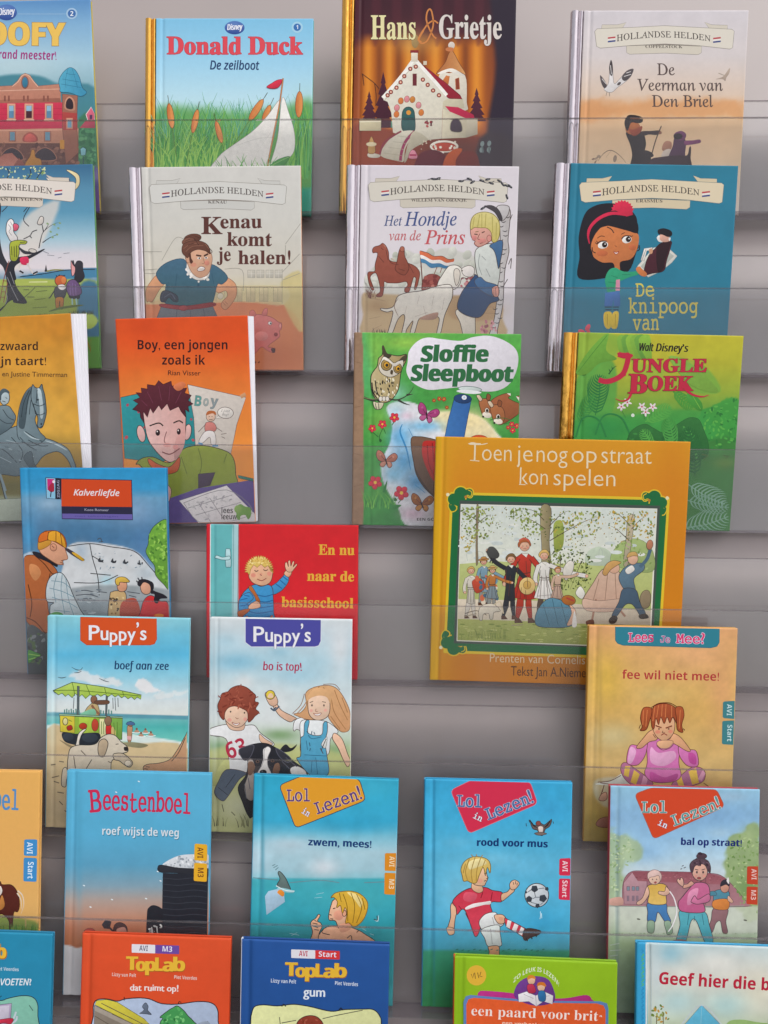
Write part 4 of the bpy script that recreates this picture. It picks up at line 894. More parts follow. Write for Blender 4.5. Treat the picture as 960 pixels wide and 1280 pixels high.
# ------------------------------------------------------------------ third row
def g9(P, a):
    a.view(0, 380, 2.8235)
    P.vg('45#cf8a2c 200#d99a38 450#d3a040 500#b08a3c 560#9a7a38 640#6f6a3a 780#8a7a4a').blob(60, 500, 200, 40, '8a7a3a', .5).blob(200, 90, 80, 40, 'c88028', .5).blob(180, 400, 60, 80, 'dba84a', .6)
    P.noise(45, .05).poly('-260 690 320 690 320 800 -260 800', '9aa38a', 20, .8)
def d9(a):
    a.view(0, 380, 2.8235)
    S, L, D, K = '7d8f96', 'b5c4c8', '4c5c64', '2c363c'
    # bronze rider and rearing horse
    a.p('-60 470 -20 452 30 440 70 430 110 450 150 470 196 486 240 512 262 556 268 580 256 584 238 548 208 522 176 526 150 540 128 568 100 590 70 606 30 604 -60 580', S, 1, K, .9, '55666e', (-.3, 1))
    a.p('60 440 66 380 78 336 96 304 118 292 140 320 132 380 124 410 140 450 160 476 120 500 70 480', S, 1, K, .8, '66787f', (1, .3)); a.p('66 430 70 370 84 326 104 300 116 296 104 330 96 372 92 410 84 440', D, 1); a.ls('112 300 98 340 92 390|104 304 84 350 76 400|118 306 108 350 104 390', .8, K)
    a.p('112 300 116 284 124 294 138 296 148 283 152 300 158 320 162 350 164 384 158 412 150 434 140 438 132 428 134 404 128 384 118 360 110 330', S, 1, K, .9, '5c6e76', (1, 0)); a.p('132 302 144 304 150 336 154 376 150 404 142 398 140 360', L, 1); a.e(134, 338, 4, 3.4, K); a.ls('118 352 140 360 160 352|124 386 142 392 160 384|118 352 126 388|132 302 128 350', .9, K); a.e(146, 424, 3, 4, K); a.ls('142 436 152 430', .9, K)
    a.ls('70 470 100 500 130 516|90 450 120 470 150 486|40 470 80 520 70 560|100 480 140 500 170 500|-20 500 20 520 60 560', .9, K)
    a.ls('160 482 200 496 236 516|84 450 110 470 140 480|20 480 60 490|0 540 40 560|100 520 120 540', 1.6, L, 1, 2); a.ls('10 640 24 690 40 690|0 600 20 660', 3, S); a.ls('-20 560 6 640 20 690 36 688', 1.2, K); a.dabs('-40 480 120 470 150 520 60 590 -40 560', 26, 4, 12, ['8fa0a6', '5f7078', '70828a'], .35, 20)
    a.p('84 540 110 520 120 560 130 578 110 580 96 566', D, 1, K, .6); a.p('-10 690 70 686 140 680 140 800 -10 800', 'a7afa0', 0, '6a7468', .6)
    a.p('-10 440 -20 380 0 360 30 360 44 376 56 400 44 430 20 450 -20 470', S, 1, K, .8, D, (0, 1)); a.p('0 340 2 316 14 305 28 310 34 330 28 350 12 356', L, 1, K, .8); a.p('-4 330 0 308 14 298 30 306 34 316 18 312 6 322 4 340', D, 1); a.ls('20 330 26 334|8 342 20 346|10 372 30 400 50 410|-10 400 20 420 44 420', .8, K)
    a.T('zwaard', 1, 163, 134, 163, 29, '3c2418', 'sansb', -.004); a.T('mijn taart!', -46, 216, 163, 216, 29, '3c2418', 'sansb', -.004); a.T('en Justine Timmerman', 8, 255, 237, 258, 17, '4a3020', 'sans', .004, part='author_line')
make_book('zwaard', 'mustard orange paperback with a grey rearing horse statue', 'd99a38', g9, d9, soft=(.0165, .0065), spine='cf8a2c')

def g10(P, a):
    a.view(0, 380, 2.8235)
    P.vg('45#e0521f 140#e65a22 240#e8702c 330#ea8238 560#ea9440 780#e58a3c').blob(520, 80, 80, 60, 'd84a1c', .6).blob(820, 120, 120, 50, 'dc4e1e', .5).blob(640, 270, 160, 30, 'f0883c', .4).noise(40, .02)
def d10(a):
    a.view(0, 380, 2.8235)
    K = '2e2420'
    a.p('420 330 480 318 560 330 690 330 690 520 560 560 440 545', '2f8f94', 0, K, .6); a.dabs('440 340 690 340 680 510 440 510', 16, 5, 9, ['b8505a', 'a84a60'], .8)
    # drawing pinned to the wall
    a.p('662 284 868 330 836 424 815 528 690 505 684 400', 'd5cac0', 0, '6a5a54', .6); a.p('846 322 864 312 870 324 852 334', 'cf9a70', 0)
    for t, x0, x1, y, c in (('B', 686, 708, 358, '5f9a94'), ('o', 716, 734, 358, 'a0a8a4'), ('y', 742, 768, 358, '8a9496')): a.T(t, x0, y, x1, y + 3, 36 if t == 'B' else 34, c, 'sansb', 0, part='cover_picture', oc='6f7470', oo=.02)
    a.e(796, 384, 28, 20, 'e2dad2', 5, '6a5a54', .7); a.p('770 394 760 404 782 402', 'e2dad2', 0, '6a5a54', .4); a.T('I just', 780, 380, 812, 382, 8, '7a7470', 'sansi', 0, part='cover_picture'); a.T('Boy!', 784, 393, 806, 395, 8, '7a7470', 'sansi', 0, part='cover_picture')
    a.e(744, 398, 16, 17, 'e0bca6', 0, '6a5a54', .6); a.p('728 392 732 380 744 376 760 380 762 392 750 386', 'b8683a', 1); a.ls('738 396 739 398|748 396 749 398', 1, K); a.l('738 408 750 408', .6, K)
    a.p('726 420 752 418 764 436 756 450 726 450', 'cf8078', 1, '6a5a54', .6); a.ls('726 425 700 452|764 436 784 450|780 460 800 456|782 468 794 474', .7, '6a5a54'); a.p('724 450 756 452 762 494 746 496 740 470 716 490 702 484', 'dcd4d0', 1, '6a5a54', .6); a.ls('700 490 716 496|750 500 770 500', 2.2, '5a8ab0')
    # boy
    a.p('480 566 500 545 540 540 600 560 650 510 720 500 800 520 826 550 832 600 828 640 700 660 590 690 500 575', '93a03a', 1, K, .9, '7f8c34', (0, 1)); a.ls('700 510 712 560 705 600|640 540 660 600|800 530 790 560', .7, '4a5420'); a.p('700 600 760 594 742 640 700 650', '4a3a50', 0, K, .5)
    a.p('524 545 560 566 600 574 634 540 626 590 570 600 530 570', 'c85a30', 1, K, .7); a.e(498, 458, 14, 30, 'e0b2ac', -12, K, .8); a.e(662, 452, 13, 28, 'e0b2ac', 10, K, .8)
    a.p('506 390 512 360 560 340 620 340 652 372 656 420 652 480 640 520 622 548 600 558 576 545 545 512 520 470', 'e4bcb6', 1, K, .9, 'd9a69e', (1, 0)); a.p('620 480 652 440 652 490 636 530 616 550', 'cf9a94', 1)
    a.p('468 372 488 352 470 340 494 330 480 312 500 314 498 296 520 300 520 284 548 288 560 270 576 284 604 272 608 290 630 282 634 300 660 296 652 314 676 322 664 340 682 352 664 362 668 382 652 372 655 400 640 380 630 362 600 376 590 352 570 374 560 358 540 386 530 368 520 400 506 380 508 420 496 400 494 380', '5a2430', 0, '2a1418', .7); a.ls('520 310 540 350|560 290 570 340|600 290 596 340|640 310 620 350|500 340 520 360', .8, '74364a'); a.p('612 290 640 274 656 284 644 300 626 306', 'd97a50', 1)
    a.l('528 430 560 420 576 430', 1.6, K); a.l('612 420 632 412 646 420', 1.6, K); a.e(557, 454, 8, 11, '2e2024'); a.e(631, 450, 7, 11, '2e2024'); a.e(555, 450, 2.4, 3, 'efe0dc'); a.e(629, 446, 2.2, 3, 'efe0dc'); a.l('588 450 580 484 596 500 604 496', 1, '7a4a4a'); a.e(590, 498, 14, 8, 'd89a94'); a.l('572 522 600 530 628 514 634 510', 1.4, '7a3a3a'); a.e(620, 505, 10, 8, 'd8908c')
    # table, hand, sheet, pencil
    a.p('588 690 700 650 900 620 912 790 590 790', '5a4a86', 0); a.p('588 640 604 655 600 690 590 698', 'd8a69e', 1, K, .6)
    a.p('632 694 800 640 908 740 906 784 700 784', 'dcd6d6', 0, '6a6468', .5); a.ls('648 702 800 656 890 738 720 776 648 702|664 720 820 674|690 745 850 700|740 684 790 760|700 700 745 775', .7, '8a8488'); a.dabs('660 704 800 660 880 738 725 770', 45, 3, 9, ['c2bcbe', 'aaa4a8', 'ccc6c6'], .4)
    a.p('840 604 900 616 902 626 842 614', '3a7a6a', 0, K, .4); a.T('lees', 782, 738, 822, 738, 20, '2a2422', 'sansb', -.005, part='publisher_badge'); a.T('leeuw', 782, 760, 836, 760, 20, '2a2422', 'sansb', -.005, part='publisher_badge')
    a.p('828 720 848 706 864 714 884 720 886 745 876 760 866 745 850 748 846 762 836 756 834 738', '6f9a4a', 1); a.e(840, 724, 13, 14, '86aa58')
    a.T('Boy, een jongen', 486, 160, 803, 160, 33, '3a1414', 'sansb', -.004); a.T('zoals ik', 572, 214, 724, 214, 33, '3a1414', 'sansb', -.004); a.T('Rian Visser', 593, 251, 708, 252, 17, '4a2018', 'sans', .004, part='author_line')
make_book('boy', 'bright orange paperback with a brown-haired boy leaning on a purple table', 'e65a22', g10, d10, soft=(.006, .0015), spine='d84a1c')

def g11(P, a):
    a.view(430, 400, 3.84)
    P.vg('60#5fae4a 300#4a9f45 600#3f9444 980#3a8c44').blob(300, 110, 130, 40, '9cc850', .8).blob(150, 160, 40, 110, '8ec450', .8).blob(760, 90, 140, 30, '58b050', .6).blob(700, 420, 200, 60, '3c9040', .8).blob(170, 480, 70, 90, '8cc24a', .6).blob(110, 260, 30, 140, '58b878', .6).blob(150, 800, 60, 120, '5aac48', .6)
    P.poly('205 420 260 390 340 400 420 440 560 440 660 470 730 540 770 620 800 1000 340 1000 260 900 190 780 180 680 220 590 230 500', 'dfdfe4', 6)
    P.poly('420 440 560 440 660 470 730 540 760 640 560 600 450 500', 'e8dcae', 30, .9).blob(600, 470, 120, 60, 'ecd9a0', .7)
    P.blob(270, 560, 60, 60, '5aa8d8', .85).blob(390, 510, 90, 26, '6ab4de', .8).blob(290, 680, 60, 70, '4a9cd2', .85).blob(350, 780, 60, 50, '3a86c0', .8).blob(240, 740, 50, 40, '7cc0e2', .8).blob(360, 620, 40, 60, '8cc8e4', .7).blob(250, 440, 40, 30, 'bcdcec', .9).blob(330, 930, 60, 30, 'd8b0c4', .7).blob(300, 460, 30, 20, 'e4c4d4', .7)
    P.blob(250, 350, 60, 50, '8cc8b0', .8).blob(90, 120, 20, 200, '68bc80', .5).noise(40, .03)
    P.poly('40 50 88 50 90 1000 40 1000', '9a7a60', 2).noise(14, .05)
def d11(a):
    a.view(430, 400, 3.84)
    K = '26221c'
    a.blades(100, 240, 900, 90, 30, 1.2, ['5fb04a', '2f7c3a', '7cc050'], .7); a.ls('46 200 86 208|46 420 86 412|48 640 86 650|46 800 86 790', .5, '7a5c44')
    a.p('306 200 312 150 350 104 400 84 470 92 560 100 620 82 700 76 780 104 830 150 834 220 800 300 740 338 660 342 580 322 480 330 400 334 330 300 300 250', 'e4dfe6', 1)
    a.e(605, 332, 56, 13, 'c9d4d0', 4, '6a7a78', .8); a.e(600, 345, 60, 9, 'e4e6e8', 4)
    # owl
    a.p('186 130 204 160 222 166 262 172 300 166 296 200 280 230 272 262 262 330 240 370 215 392 180 396 150 376 132 330 130 270 146 240 160 220 166 184 184 166', 'c9b78a', 1, K, 1, 'a08a5a', (1, 0)); a.p('182 130 190 122 206 158 228 168 216 184 196 180 186 162', '4a4030', 1); a.p('300 166 298 190 280 204 262 200 276 180', '4a4030', 1)
    a.p('176 200 190 176 216 186 240 206 262 196 286 200 276 240 250 266 216 274 180 256 166 226', 'e0d6c4', 1, K, .7); a.e(204, 216, 26, 27, 'a88a50', 0, K, .8); a.e(258, 232, 20, 24, 'a88a50', 0, K, .8); a.e(204, 216, 14, 15, 'd8a030', 0, K, .6); a.e(259, 233, 12, 14, 'd8a030', 0, K, .6); a.e(206, 217, 7, 8, K); a.e(261, 234, 6, 7, K); a.p('226 240 236 244 232 262 222 256', '4a3c28', 1)
    a.p('186 186 196 178 224 196 240 210 268 196 284 196 262 212 242 222 214 200', 'e8e0d4', 1); a.dabs('140 280 262 270 250 360 190 390 148 360', 60, 4, 8, ['e2d8b8', 'd6c89a', '2e281e', '4a4030', '2e281e', 'efe8d4'], .5, 80); a.ls('150 290 160 350 190 385|134 300 142 350 170 390', 1.4, K)
    a.ls('96 372 140 384 200 376 250 384 290 370 320 345 334 320|260 384 290 400 316 408|300 360 330 356', 3, '3a3a30', 1, 1); a.ls('96 372 140 380 200 372', 1, '7a8a5a')
    for x in (176, 192, 208): a.e(x, 378, 9, 12, 'e2dace', 0, K, .5)
    a.p('140 392 160 396 190 398 180 424 160 430 146 420', 'd8cfae', 1, K, .7); a.ls('150 400 156 426|166 400 168 428', .8, K)
    # butterflies, flowers
    def fly(x, y, s_, c1, c2, r_):
        f = lambda q: [(x + s_ * (u * math.cos(r_) - v * math.sin(r_)), y + s_ * (u * math.sin(r_) + v * math.cos(r_))) for u, v in q]
        a.p(f([(0, 0), (-10, -40), (-34, -58), (-46, -36), (-38, -8), (-16, 4)]), c1, 1, '4a2030', .7); a.p(f([(0, 0), (18, -22), (46, -34), (60, -16), (44, 6), (16, 8)]), c1, 1, '4a2030', .7)
        a.p(f([(0, 2), (-24, 4), (-34, 18), (-20, 30), (-4, 18)]), c2, 1, '4a2030', .6); a.p(f([(2, 4), (22, 8), (28, 26), (14, 38), (2, 22)]), c2, 1, '4a2030', .6)
        a.l(f([(-4, -12), (4, 20)]), 1.6, '2a1820'); a.ls('|'.join(' '.join('%.1f %.1f' % q for q in f(g)) for g in ([(-8, -6), (-30, -40)], [(10, -6), (44, -20)])), .6, '5a2838')
        for q in f([(-26, -34), (38, -16), (-16, 16), (14, 22)]): a.e(q[0], q[1], 5 * s_, 6 * s_, c2 if c1 != c2 else 'e8b8c8')
    fly(398, 456, 1.0, 'a83c78', 'b85a8c', .1); fly(202, 676, .95, 'b8705a', 'c98a74', -.1); fly(374, 884, 1.0, 'a8642c', 'c8863c', -.15)
    def flower(x, y, r_, c):
        for k in range(5):
            t = k * 1.256 + .4; a.e(x + r_ * .62 * math.cos(t), y + r_ * .62 * math.sin(t), r_ * .5, r_ * .42, c, math.degrees(t), '7a1820', .4)
        a.e(x, y, r_ * .26, r_ * .26, 'e8c04a')
    for x, y, r_ in ((242, 468, 21), (184, 500, 19), (136, 520, 17), (150, 780, 30), (276, 830, 32), (432, 386, 8), (458, 378, 10), (480, 380, 10), (494, 420, 8), (806, 500, 12), (830, 508, 12), (810, 530, 13), (788, 516, 9)): flower(x, y, r_, 'd8354a' if y > 440 else 'c8582e')
    a.ls('240 490 230 505|186 520 170 560 175 580|140 540 165 562|190 520 200 545|276 860 260 880', 1, '2f6a34'); a.p('168 575 176 570 182 580 174 588', '2a5a30', 1); a.p('244 850 240 868 256 866', '2f6a34', 1); a.p('196 795 208 770 200 820 186 828', '2f7a3c', 1); a.p('220 890 276 888 240 910', '3a8a44', 1)
    a.ls('280 500 270 540 300 620 320 720|340 790 390 830|310 520 330 560', 2.2, '3a8ac0', 1, 2)
    # tugboat: hull, red bow, blue funnel
    a.p('322 572 360 560 404 566 440 575 520 600 520 900 440 850 400 810 360 750 334 680', '7a5c48', 1, '3a2a22', .8, '5a4436', (0, 1)); a.p('334 680 360 750 400 810 440 850 520 900 520 930 430 850 380 800 345 740', '4a3a30', 1)
    a.p('376 600 390 580 440 580 540 580 540 820 440 780 400 720 376 650', 'c0302c', 1, None, 1, 'a82420'); a.ls('400 600 408 690 440 760|424 590 432 680', 1.4, '8a1c1c')
    a.e(648, 600, 60, 48, 'c8502a', 0, '8a3018', .6)
    a.p('528 382 612 380 600 440 574 580 480 580 500 480', '2f5f9f', 0, '1c3050', .6, '3f78b8', (-1, .2)); a.e(570, 378, 43, 22, '22406f', 4, '142440', .6); a.e(577, 372, 12, 11, 'e4e8ee'); a.e(577, 372, 5, 5, 'b0c8e4')
    # deer
    a.p('700 400 730 370 780 352 800 362 790 376 846 400 850 370 830 366 860 400 850 440 780 490 740 500 720 440', '9a5a38', 1, '4a2a1c', .7); a.p('782 352 800 352 800 364', 'e8e0d4', 0); a.p('826 366 850 372 842 390', 'e8e0d4', 0)
    for x, y in ((690, 420), (744, 450)):
        a.p([(x - 42, y - 30), (x - 24, y - 42), (x, y - 40), (x + 22, y - 20), (x + 28, y + 20), (x + 10, y + 46), (x - 20, y + 42), (x - 34, y + 10)], 'a5663e', 1, '4a2a1c', .7); a.e(x - 4, y + 36, 22, 14, 'e6dccd', 15); a.e(x - 22, y + 44, 5, 5, K); a.e(x - 4, y + 14, 10, 12, 'e6dccd', 0, K, .5); a.e(x - 3, y + 15, 6, 8, K)
        a.p([(x - 6, y - 40), (x - 2, y - 66), (x + 14, y - 56), (x + 8, y - 34)], '8a5030', 1, K, .6); a.p([(x - 38, y - 30), (x - 54, y - 56), (x - 40, y - 60), (x - 26, y - 40)], 'd8c0a4', 1, K, .6)
    a.ls('700 480 760 470 800 480|770 500 800 490', .8, '2f6a34')
    a.T('Sloffie', 370, 200, 688, 200, 76, '2c6b3f', 'sansb', .012, sh=.09, fat=4); a.T('Sleepboot', 322, 292, 806, 296, 76, '2c6b3f', 'sansb', .012, sh=.09, fat=4)
    a.T('EEN GOUDEN BOEKJE', 350, 963, 590, 964, 13, '3a3438', 'sansb', .0, part='lettering')
make_book('sloffie', 'green picture book with an owl on a branch and a white title cloud', '4a9f45', g11, d11, spine='8a6a50', hinge=.0215)

def g12(P, a):
    a.view(690, 400, 3.692)
    P.vg('60#c4bb34 200#b9b636 330#98ad3c 480#4f9a45 700#3f8c42 980#3a7a40')
    P.poly('100 60 300 70 300 160 230 200 180 260 110 240', '7fae44', 14, .7).poly('260 80 400 70 380 150 420 200 520 230 480 280 420 250 350 180', '8cb440', 14, .5).poly('120 260 260 180 300 260 280 420 180 460 90 460', '56a248', 14, .8).poly('540 170 700 210 780 330 640 330 600 250', '74aa44', 8, .8)
    P.poly('700 420 760 380 850 360 870 400 860 600 690 640 660 520', '3f9a42', 10, .9, rough=14).poly('90 470 350 440 700 420 700 620 80 620', '3f9c48', 24, .7).blob(250, 500, 110, 60, '2f8a48', .7)
    P.poly('600 640 860 560 840 990 560 990', '3f7c3c', 26, .8).blob(800, 660, 60, 30, '6a8a3c', .7).blob(640, 200, 60, 20, 'b8b840', .5).noise(40, .03)
def d12(a):
    a.view(690, 400, 3.692)
    def fern(x, y, L, ang, c, n=13, w=2.2, wid=.42):
        t = math.radians(ang); ux, uy = math.cos(t), math.sin(t)
        a.l([(x, y), (x + ux * L * .5 - uy * L * .05, y + uy * L * .5 + ux * L * .05), (x + ux * L, y + uy * L)], w * .5, c)
        for i in range(1, n):
            q = i / n; px, py = x + ux * L * q, y + uy * L * q; ll = L * wid * math.sin(math.pi * min(1, q * .8 + .18)) 
            for s_ in (1, -1):
                t2 = t + s_ * 1.0; a.l([(px, py), (px + math.cos(t2) * ll * .55, py + math.sin(t2) * ll * .5), (px + math.cos(t2 - s_ * .3) * ll, py + math.sin(t2 - s_ * .3) * ll)], w, c, 1, 1)
    a.p('110 240 180 130 260 60 250 140 300 180 220 200 160 250', '6fa83e', 1); a.ls('120 240 190 150 255 70', .8, '4f8a34')
    for k in range(6): a.p([(300 + k * 20, 90), (330 + k * 24, 70), (350 + k * 22, 150 + 8 * k), (320 + k * 22, 170)], ['7fae40', '6aa040', '8ab840'][k % 3], 1)
    fern(200, 440, 190, -84, '2f7a40', 14, 2.4, .42); fern(120, 470, 150, -60, '3f8f44', 12, 2, .35); fern(430, 470, 140, -30, '57a84a', 10, 3, .4); fern(560, 330, 120, 40, '4f9a3c', 9, 3.4, .4)
    a.p('640 330 690 380 690 420 650 400 620 360', '4a9a3c', 1); a.ls('640 335 685 410', .8, '7cb848'); a.p('540 170 640 200 770 330 640 300', '82b046', 1)
    a.ls('262 250 285 220 300 212|270 240 262 225|280 228 275 214', 1.8, '2f5f34', 1, 1)
    a.dabs('700 430 780 385 860 365 860 560 700 620', 90, 5, 11, ['358a3c', '4fa848', '2f7a38', '5fb04c'], .5)
    for k, (x, y, r_) in enumerate(((180, 500, 70), (280, 490, 80))): a.l([(x - r_, y + 40), (x - r_ * .6, y - 40), (x, y - 56), (x + r_ * .6, y - 30), (x + r_, y + 40)], 2, '2f8044')
    # flowers
    for x, y in ((320, 400), (348, 380), (415, 400), (465, 402), (432, 425)):
        for k in range(5): t = k * 1.256 + .3; a.e(x + 11 * math.cos(t), y + 11 * math.sin(t), 10, 4.5, 'e6d8dc', math.degrees(t))
        a.e(x, y, 4, 4, 'c84a5a')
    a.e(373, 440, 8, 8, 'd8e0d4'); a.ls('320 415 340 450|415 420 430 460|465 415 450 450', .6, '3f7a3c')
    # plain undergrowth where figures would stand: boulders and leaves
    a.p('350 640 352 540 380 500 430 480 470 500 520 520 580 480 640 450 690 480 700 640', '37783c', 1, '2a5c30', .5, '2a6434'); a.dabs('360 540 430 495 520 530 640 470 690 500 690 640 360 640', 70, 6, 15, ['3f8a42', '2c6a36', '4f9a4a', '35783c'], .45)
    fern(560, 600, 150, -100, '4f9f4a', 11, 2.4, .38); fern(470, 600, 110, -120, '5aa84c', 9, 2, .4); fern(660, 720, 230, -98, '2c6a38', 14, 2.6, .34)
    fern(630, 760, 190, 28, '86b098', 11, 2.1, .42); fern(620, 830, 200, 10, '78a48c', 11, 2.1, .36); fern(600, 960, 220, -14, '7fa890', 11, 2.2, .42); fern(560, 990, 180, 0, '6a9880', 10, 2, .4)
    a.ls('690 620 720 628 700 640 720 650|790 625 830 635|800 640 820 625', 1.6, '4a6a34', 1, 1)
    a.part('title'); R, O = 'c22a45', '5a1828'
    a.T('Walt', 404, 142, 468, 144, 36, '2a221c', 'sansi', 0, fat=1.6); a.T('Disney’s', 480, 144, 628, 147, 36, '2a221c', 'sansi', 0, fat=1.6)
    # title letters with swashes
    a.l('306 158 334 166 352 164 344 210 326 250 290 274 250 284 216 276', 6.5, R, 1, 0); a.p('306 150 370 158 364 176 330 176 308 168', R, 1); a.l('340 250 290 282 240 288 214 274', 3, R, 1, 1)
    a.T('UNGLE', 366, 240, 712, 240, 60, R, 'serif', .008, oc=O, oo=.012, fat=1.5, sh=.06)
    a.T('B', 352, 338, 436, 338, 88, R, 'serif', .008, oc=O, oo=.012, fat=2, sh=.06); a.T('OEK', 440, 326, 650, 326, 66, R, 'serif', .008, oc=O, oo=.012, fat=1.5, sh=.06)
    a.l('366 340 350 366 320 374 292 362', 3.4, R, 1, 1); a.l('600 300 640 340 690 354 724 346', 4.2, R, 1, 1)
make_book('jungle', 'jungle green book with yellow sky, ferns and a crimson title, gold spine', '8aa83c', g12, d12, foil='gold', spine='a8702c', sw=.0165)

# ------------------------------------------------------------------ fourth row
def g13(P, a):
    a.view(10, 570, 4.364)
    P.vg('50#2a93c8 180#3a98ca 230#6a9ec0 350#5c88ac 450#4a78a0 700#8aa8c0 900#6a7478 1140#5a6060')
    P.blob(230, 260, 80, 40, 'a0b8cc', .7).blob(450, 300, 180, 60, '7a9cba', .6).blob(700, 300, 90, 70, '8aa8c8', .7).blob(740, 560, 60, 160, '5a86b8', .6).blob(110, 420, 40, 90, '4a9ccc', .8).blob(380, 400, 160, 60, '3f6f94', .5)
    P.poly('330 490 450 470 680 510 790 620 870 720 870 780 320 780 300 600', 'd0d2d4', 8).blob(540, 680, 40, 30, 'a8d0dc', .8).blob(400, 520, 40, 50, 'a4b4c2', .8).blob(760, 640, 60, 40, 'b8c4cc', .8).poly('350 720 880 730 880 900 360 900', '8a9296', 16, .8).noise(30, .03)
    P.poly('80 540 140 520 140 560 85 560', 'd8dce0', 8, .7)
def d13(a):
    a.view(10, 570, 4.364)
    K = '2e2c30'
    a.ls('330 492 448 478 560 495 690 520 770 600 860 705|446 478 462 560 490 660 498 760|460 545 520 580|450 640 560 650|360 690 500 690 600 650', 1, K)
    for x, y in ((505, 570), (575, 575), (640, 580), (720, 585)): a.p([(x - 14, y), (x - 2, y - 18), (x + 2, y - 2), (x + 16, y - 6), (x + 12, y + 8), (x - 6, y + 8)], '3a3c42', 1)
    a.ls('488 455 505 448 512 470|495 470 520 466|370 740 420 732 480 745|370 760 440 755 490 768|650 740 720 750|380 780 470 776|500 740 540 745|660 760 700 770', 1, '4a5058'); a.dabs('360 720 500 730 500 860 400 860', 30, 5, 16, ['8a949c', '6a747c', 'a8b0b4'], .3, 5); a.dabs('460 500 700 540 760 640 480 640', 24, 3, 9, ['a8b4bc', 'b8c4cc', '8898a4'], .4)
    a.p('862 345 800 380 770 430 765 480 752 520 770 560 800 600 806 650 850 700 880 720 890 560 880 400', '6aa03c', 1, K, .7); a.dabs('862 350 800 390 770 450 770 540 810 620 870 710 876 500', 90, 7, 14, ['86bc48', '5a9034', '9ccc5a', '4a7c30', '78b040'], .6)
    # man in cap and quilted vest
    a.p('86 560 140 540 200 560 272 636 240 720 216 800 230 960 100 900 90 700', 'b8683a', 1, '5a3018', .8, 'a05a34', (.4, 1)); a.p('120 590 160 600 180 640 150 680 120 640', 'd08a58', 1); a.ls('150 545 200 590 240 640 270 640|96 880 150 905 206 970|110 700 130 800 120 880|230 640 214 720', 1.2, '5a3018')
    a.p('136 520 200 535 262 560 272 596 262 604 220 580 150 548', '23222a', 1); a.p('208 720 230 660 272 636 300 644 330 690 352 750 390 830 420 900 250 880 230 820 250 800 212 790', 'b8c2c6', 1, K, .9)
    a.ls('236 680 300 690 340 720|226 720 300 740 360 770|240 770 330 800 380 830|250 840 340 850|270 640 250 720 262 800|296 646 290 740 310 860|316 668 330 780 360 870', .8, '6a8a98')
    a.p('168 500 176 470 200 460 250 462 300 480 316 520 326 560 300 570 300 590 270 590 220 560 180 530', 'dba080', 1, '7a4a34', .7); a.p('166 510 166 460 186 420 220 410 236 470 204 500', 'd89a3a', 1, '7a5018', .6); a.e(248, 498, 18, 20, 'd89878', -10, '7a4a34', .7); a.ls('240 490 252 500|290 572 310 566', 1, '7a4a34')
    a.p('168 470 174 430 210 410 262 408 300 430 318 470 314 500 260 470 220 458', 'cf6a26', 1, '6a3414', .7); a.p('220 456 222 420 250 408 280 416 306 450 316 500 290 484 262 468', 'e0a02e', 1, '6a3414', .5); a.ls('222 412 216 456|262 410 262 468|286 418 296 488', .8, '6a3414'); a.p('312 510 330 505 414 560 408 572 398 570 350 540', '3a3440', 1); a.p('350 530 368 528 412 560 406 572', 'd0a02c', 1); a.l('286 580 302 586 300 596', .9, '7a4a34')
    a.p('100 960 130 920 190 960 210 1000 210 1200 110 1200 104 1040', '4a5054', 1); a.dabs('100 950 200 960 205 1130 110 1130', 30, 6, 18, ['6a7478', '3a3e44', '7a8084', '546a4a'], .6); a.p('110 1060 150 1070 180 1085 140 1110 112 1130', '4a8a44', 1, K, .5); a.ls('112 1080 176 1090|114 1110 150 1100', 1.2, '8ab85a')
    # two children
    a.p('556 760 570 740 600 735 640 745 644 800 630 900 550 900', 'c0a070', 1, K, .8); a.dabs('560 745 640 750 636 860 556 860', 20, 5, 8, ['4a3c30', '8a6a44', 'd8c090'], .8); a.p('596 700 602 680 640 680 650 710 640 735 612 740 598 725', 'd89a78', 1, K, .7); a.p('590 700 586 675 606 660 640 662 664 685 640 690 612 688 606 705', 'd8b04a', 1, K, .7)
    a.p('620 800 700 780 720 900 620 900', 'a84a3a', 1); a.p('720 860 740 790 780 760 830 790 870 800 880 900 700 900', 'c02c30', 1, K, .7); a.p('722 710 728 690 760 685 778 710 776 745 752 755 730 742', 'd8a084', 1, K, .7); a.p('706 700 716 676 750 672 790 690 796 720 784 735 770 700 740 690 722 712', '26222a', 1); a.p('784 730 810 740 850 755 870 775 830 780 815 805 796 790 800 755 780 750', '26222a', 1); a.ls('710 690 700 680|716 676 708 664|732 672 730 660', 1.4, '26222a')
    a.p('220 870 260 850 300 862 300 900 220 900', '4f8a4a', 1); a.e(825, 870, 26, 10, 'd0782c')
    # title plate
    a.part('title_plate'); a.p('206 118 288 122 288 236 210 230', '8ac0dc', 0, '2c2a44', .8); a.p('214 124 252 126 250 190 216 186', 'c8307a', 0); a.p('222 170 236 150 250 150 252 190 236 196 224 190', 'a82840', 1); a.l('236 190 232 224', 1.2, '2c2a44'); a.e(250, 140, 8, 8, 'e8e0e8'); a.r(258, 122, 288, 234, '23222e'); a.T('ZIGZAG', 282, 226, 280, 132, 13, '9aa0b8', 'sansb', 0, part='title_plate')
    a.p('288 122 676 130 682 350 294 344', '2c2a44', 0); a.p('292 126 672 134 676 278 292 274', 'd2491f', 0); a.p('296 314 678 318 679 346 297 340', '6a5fa6', 0)
    a.T('Kalverliefde', 358, 214, 608, 218, 32, 'e8e0e4', 'sansi', .018); a.T('Koos Romeer', 418, 299, 550, 301, 13, 'b4b2c4', 'sans', .0, part='author_line'); a.T('met tekeningen', 365, 332, 600, 334, 11, '544a90', 'sans', 0, part='author_line')
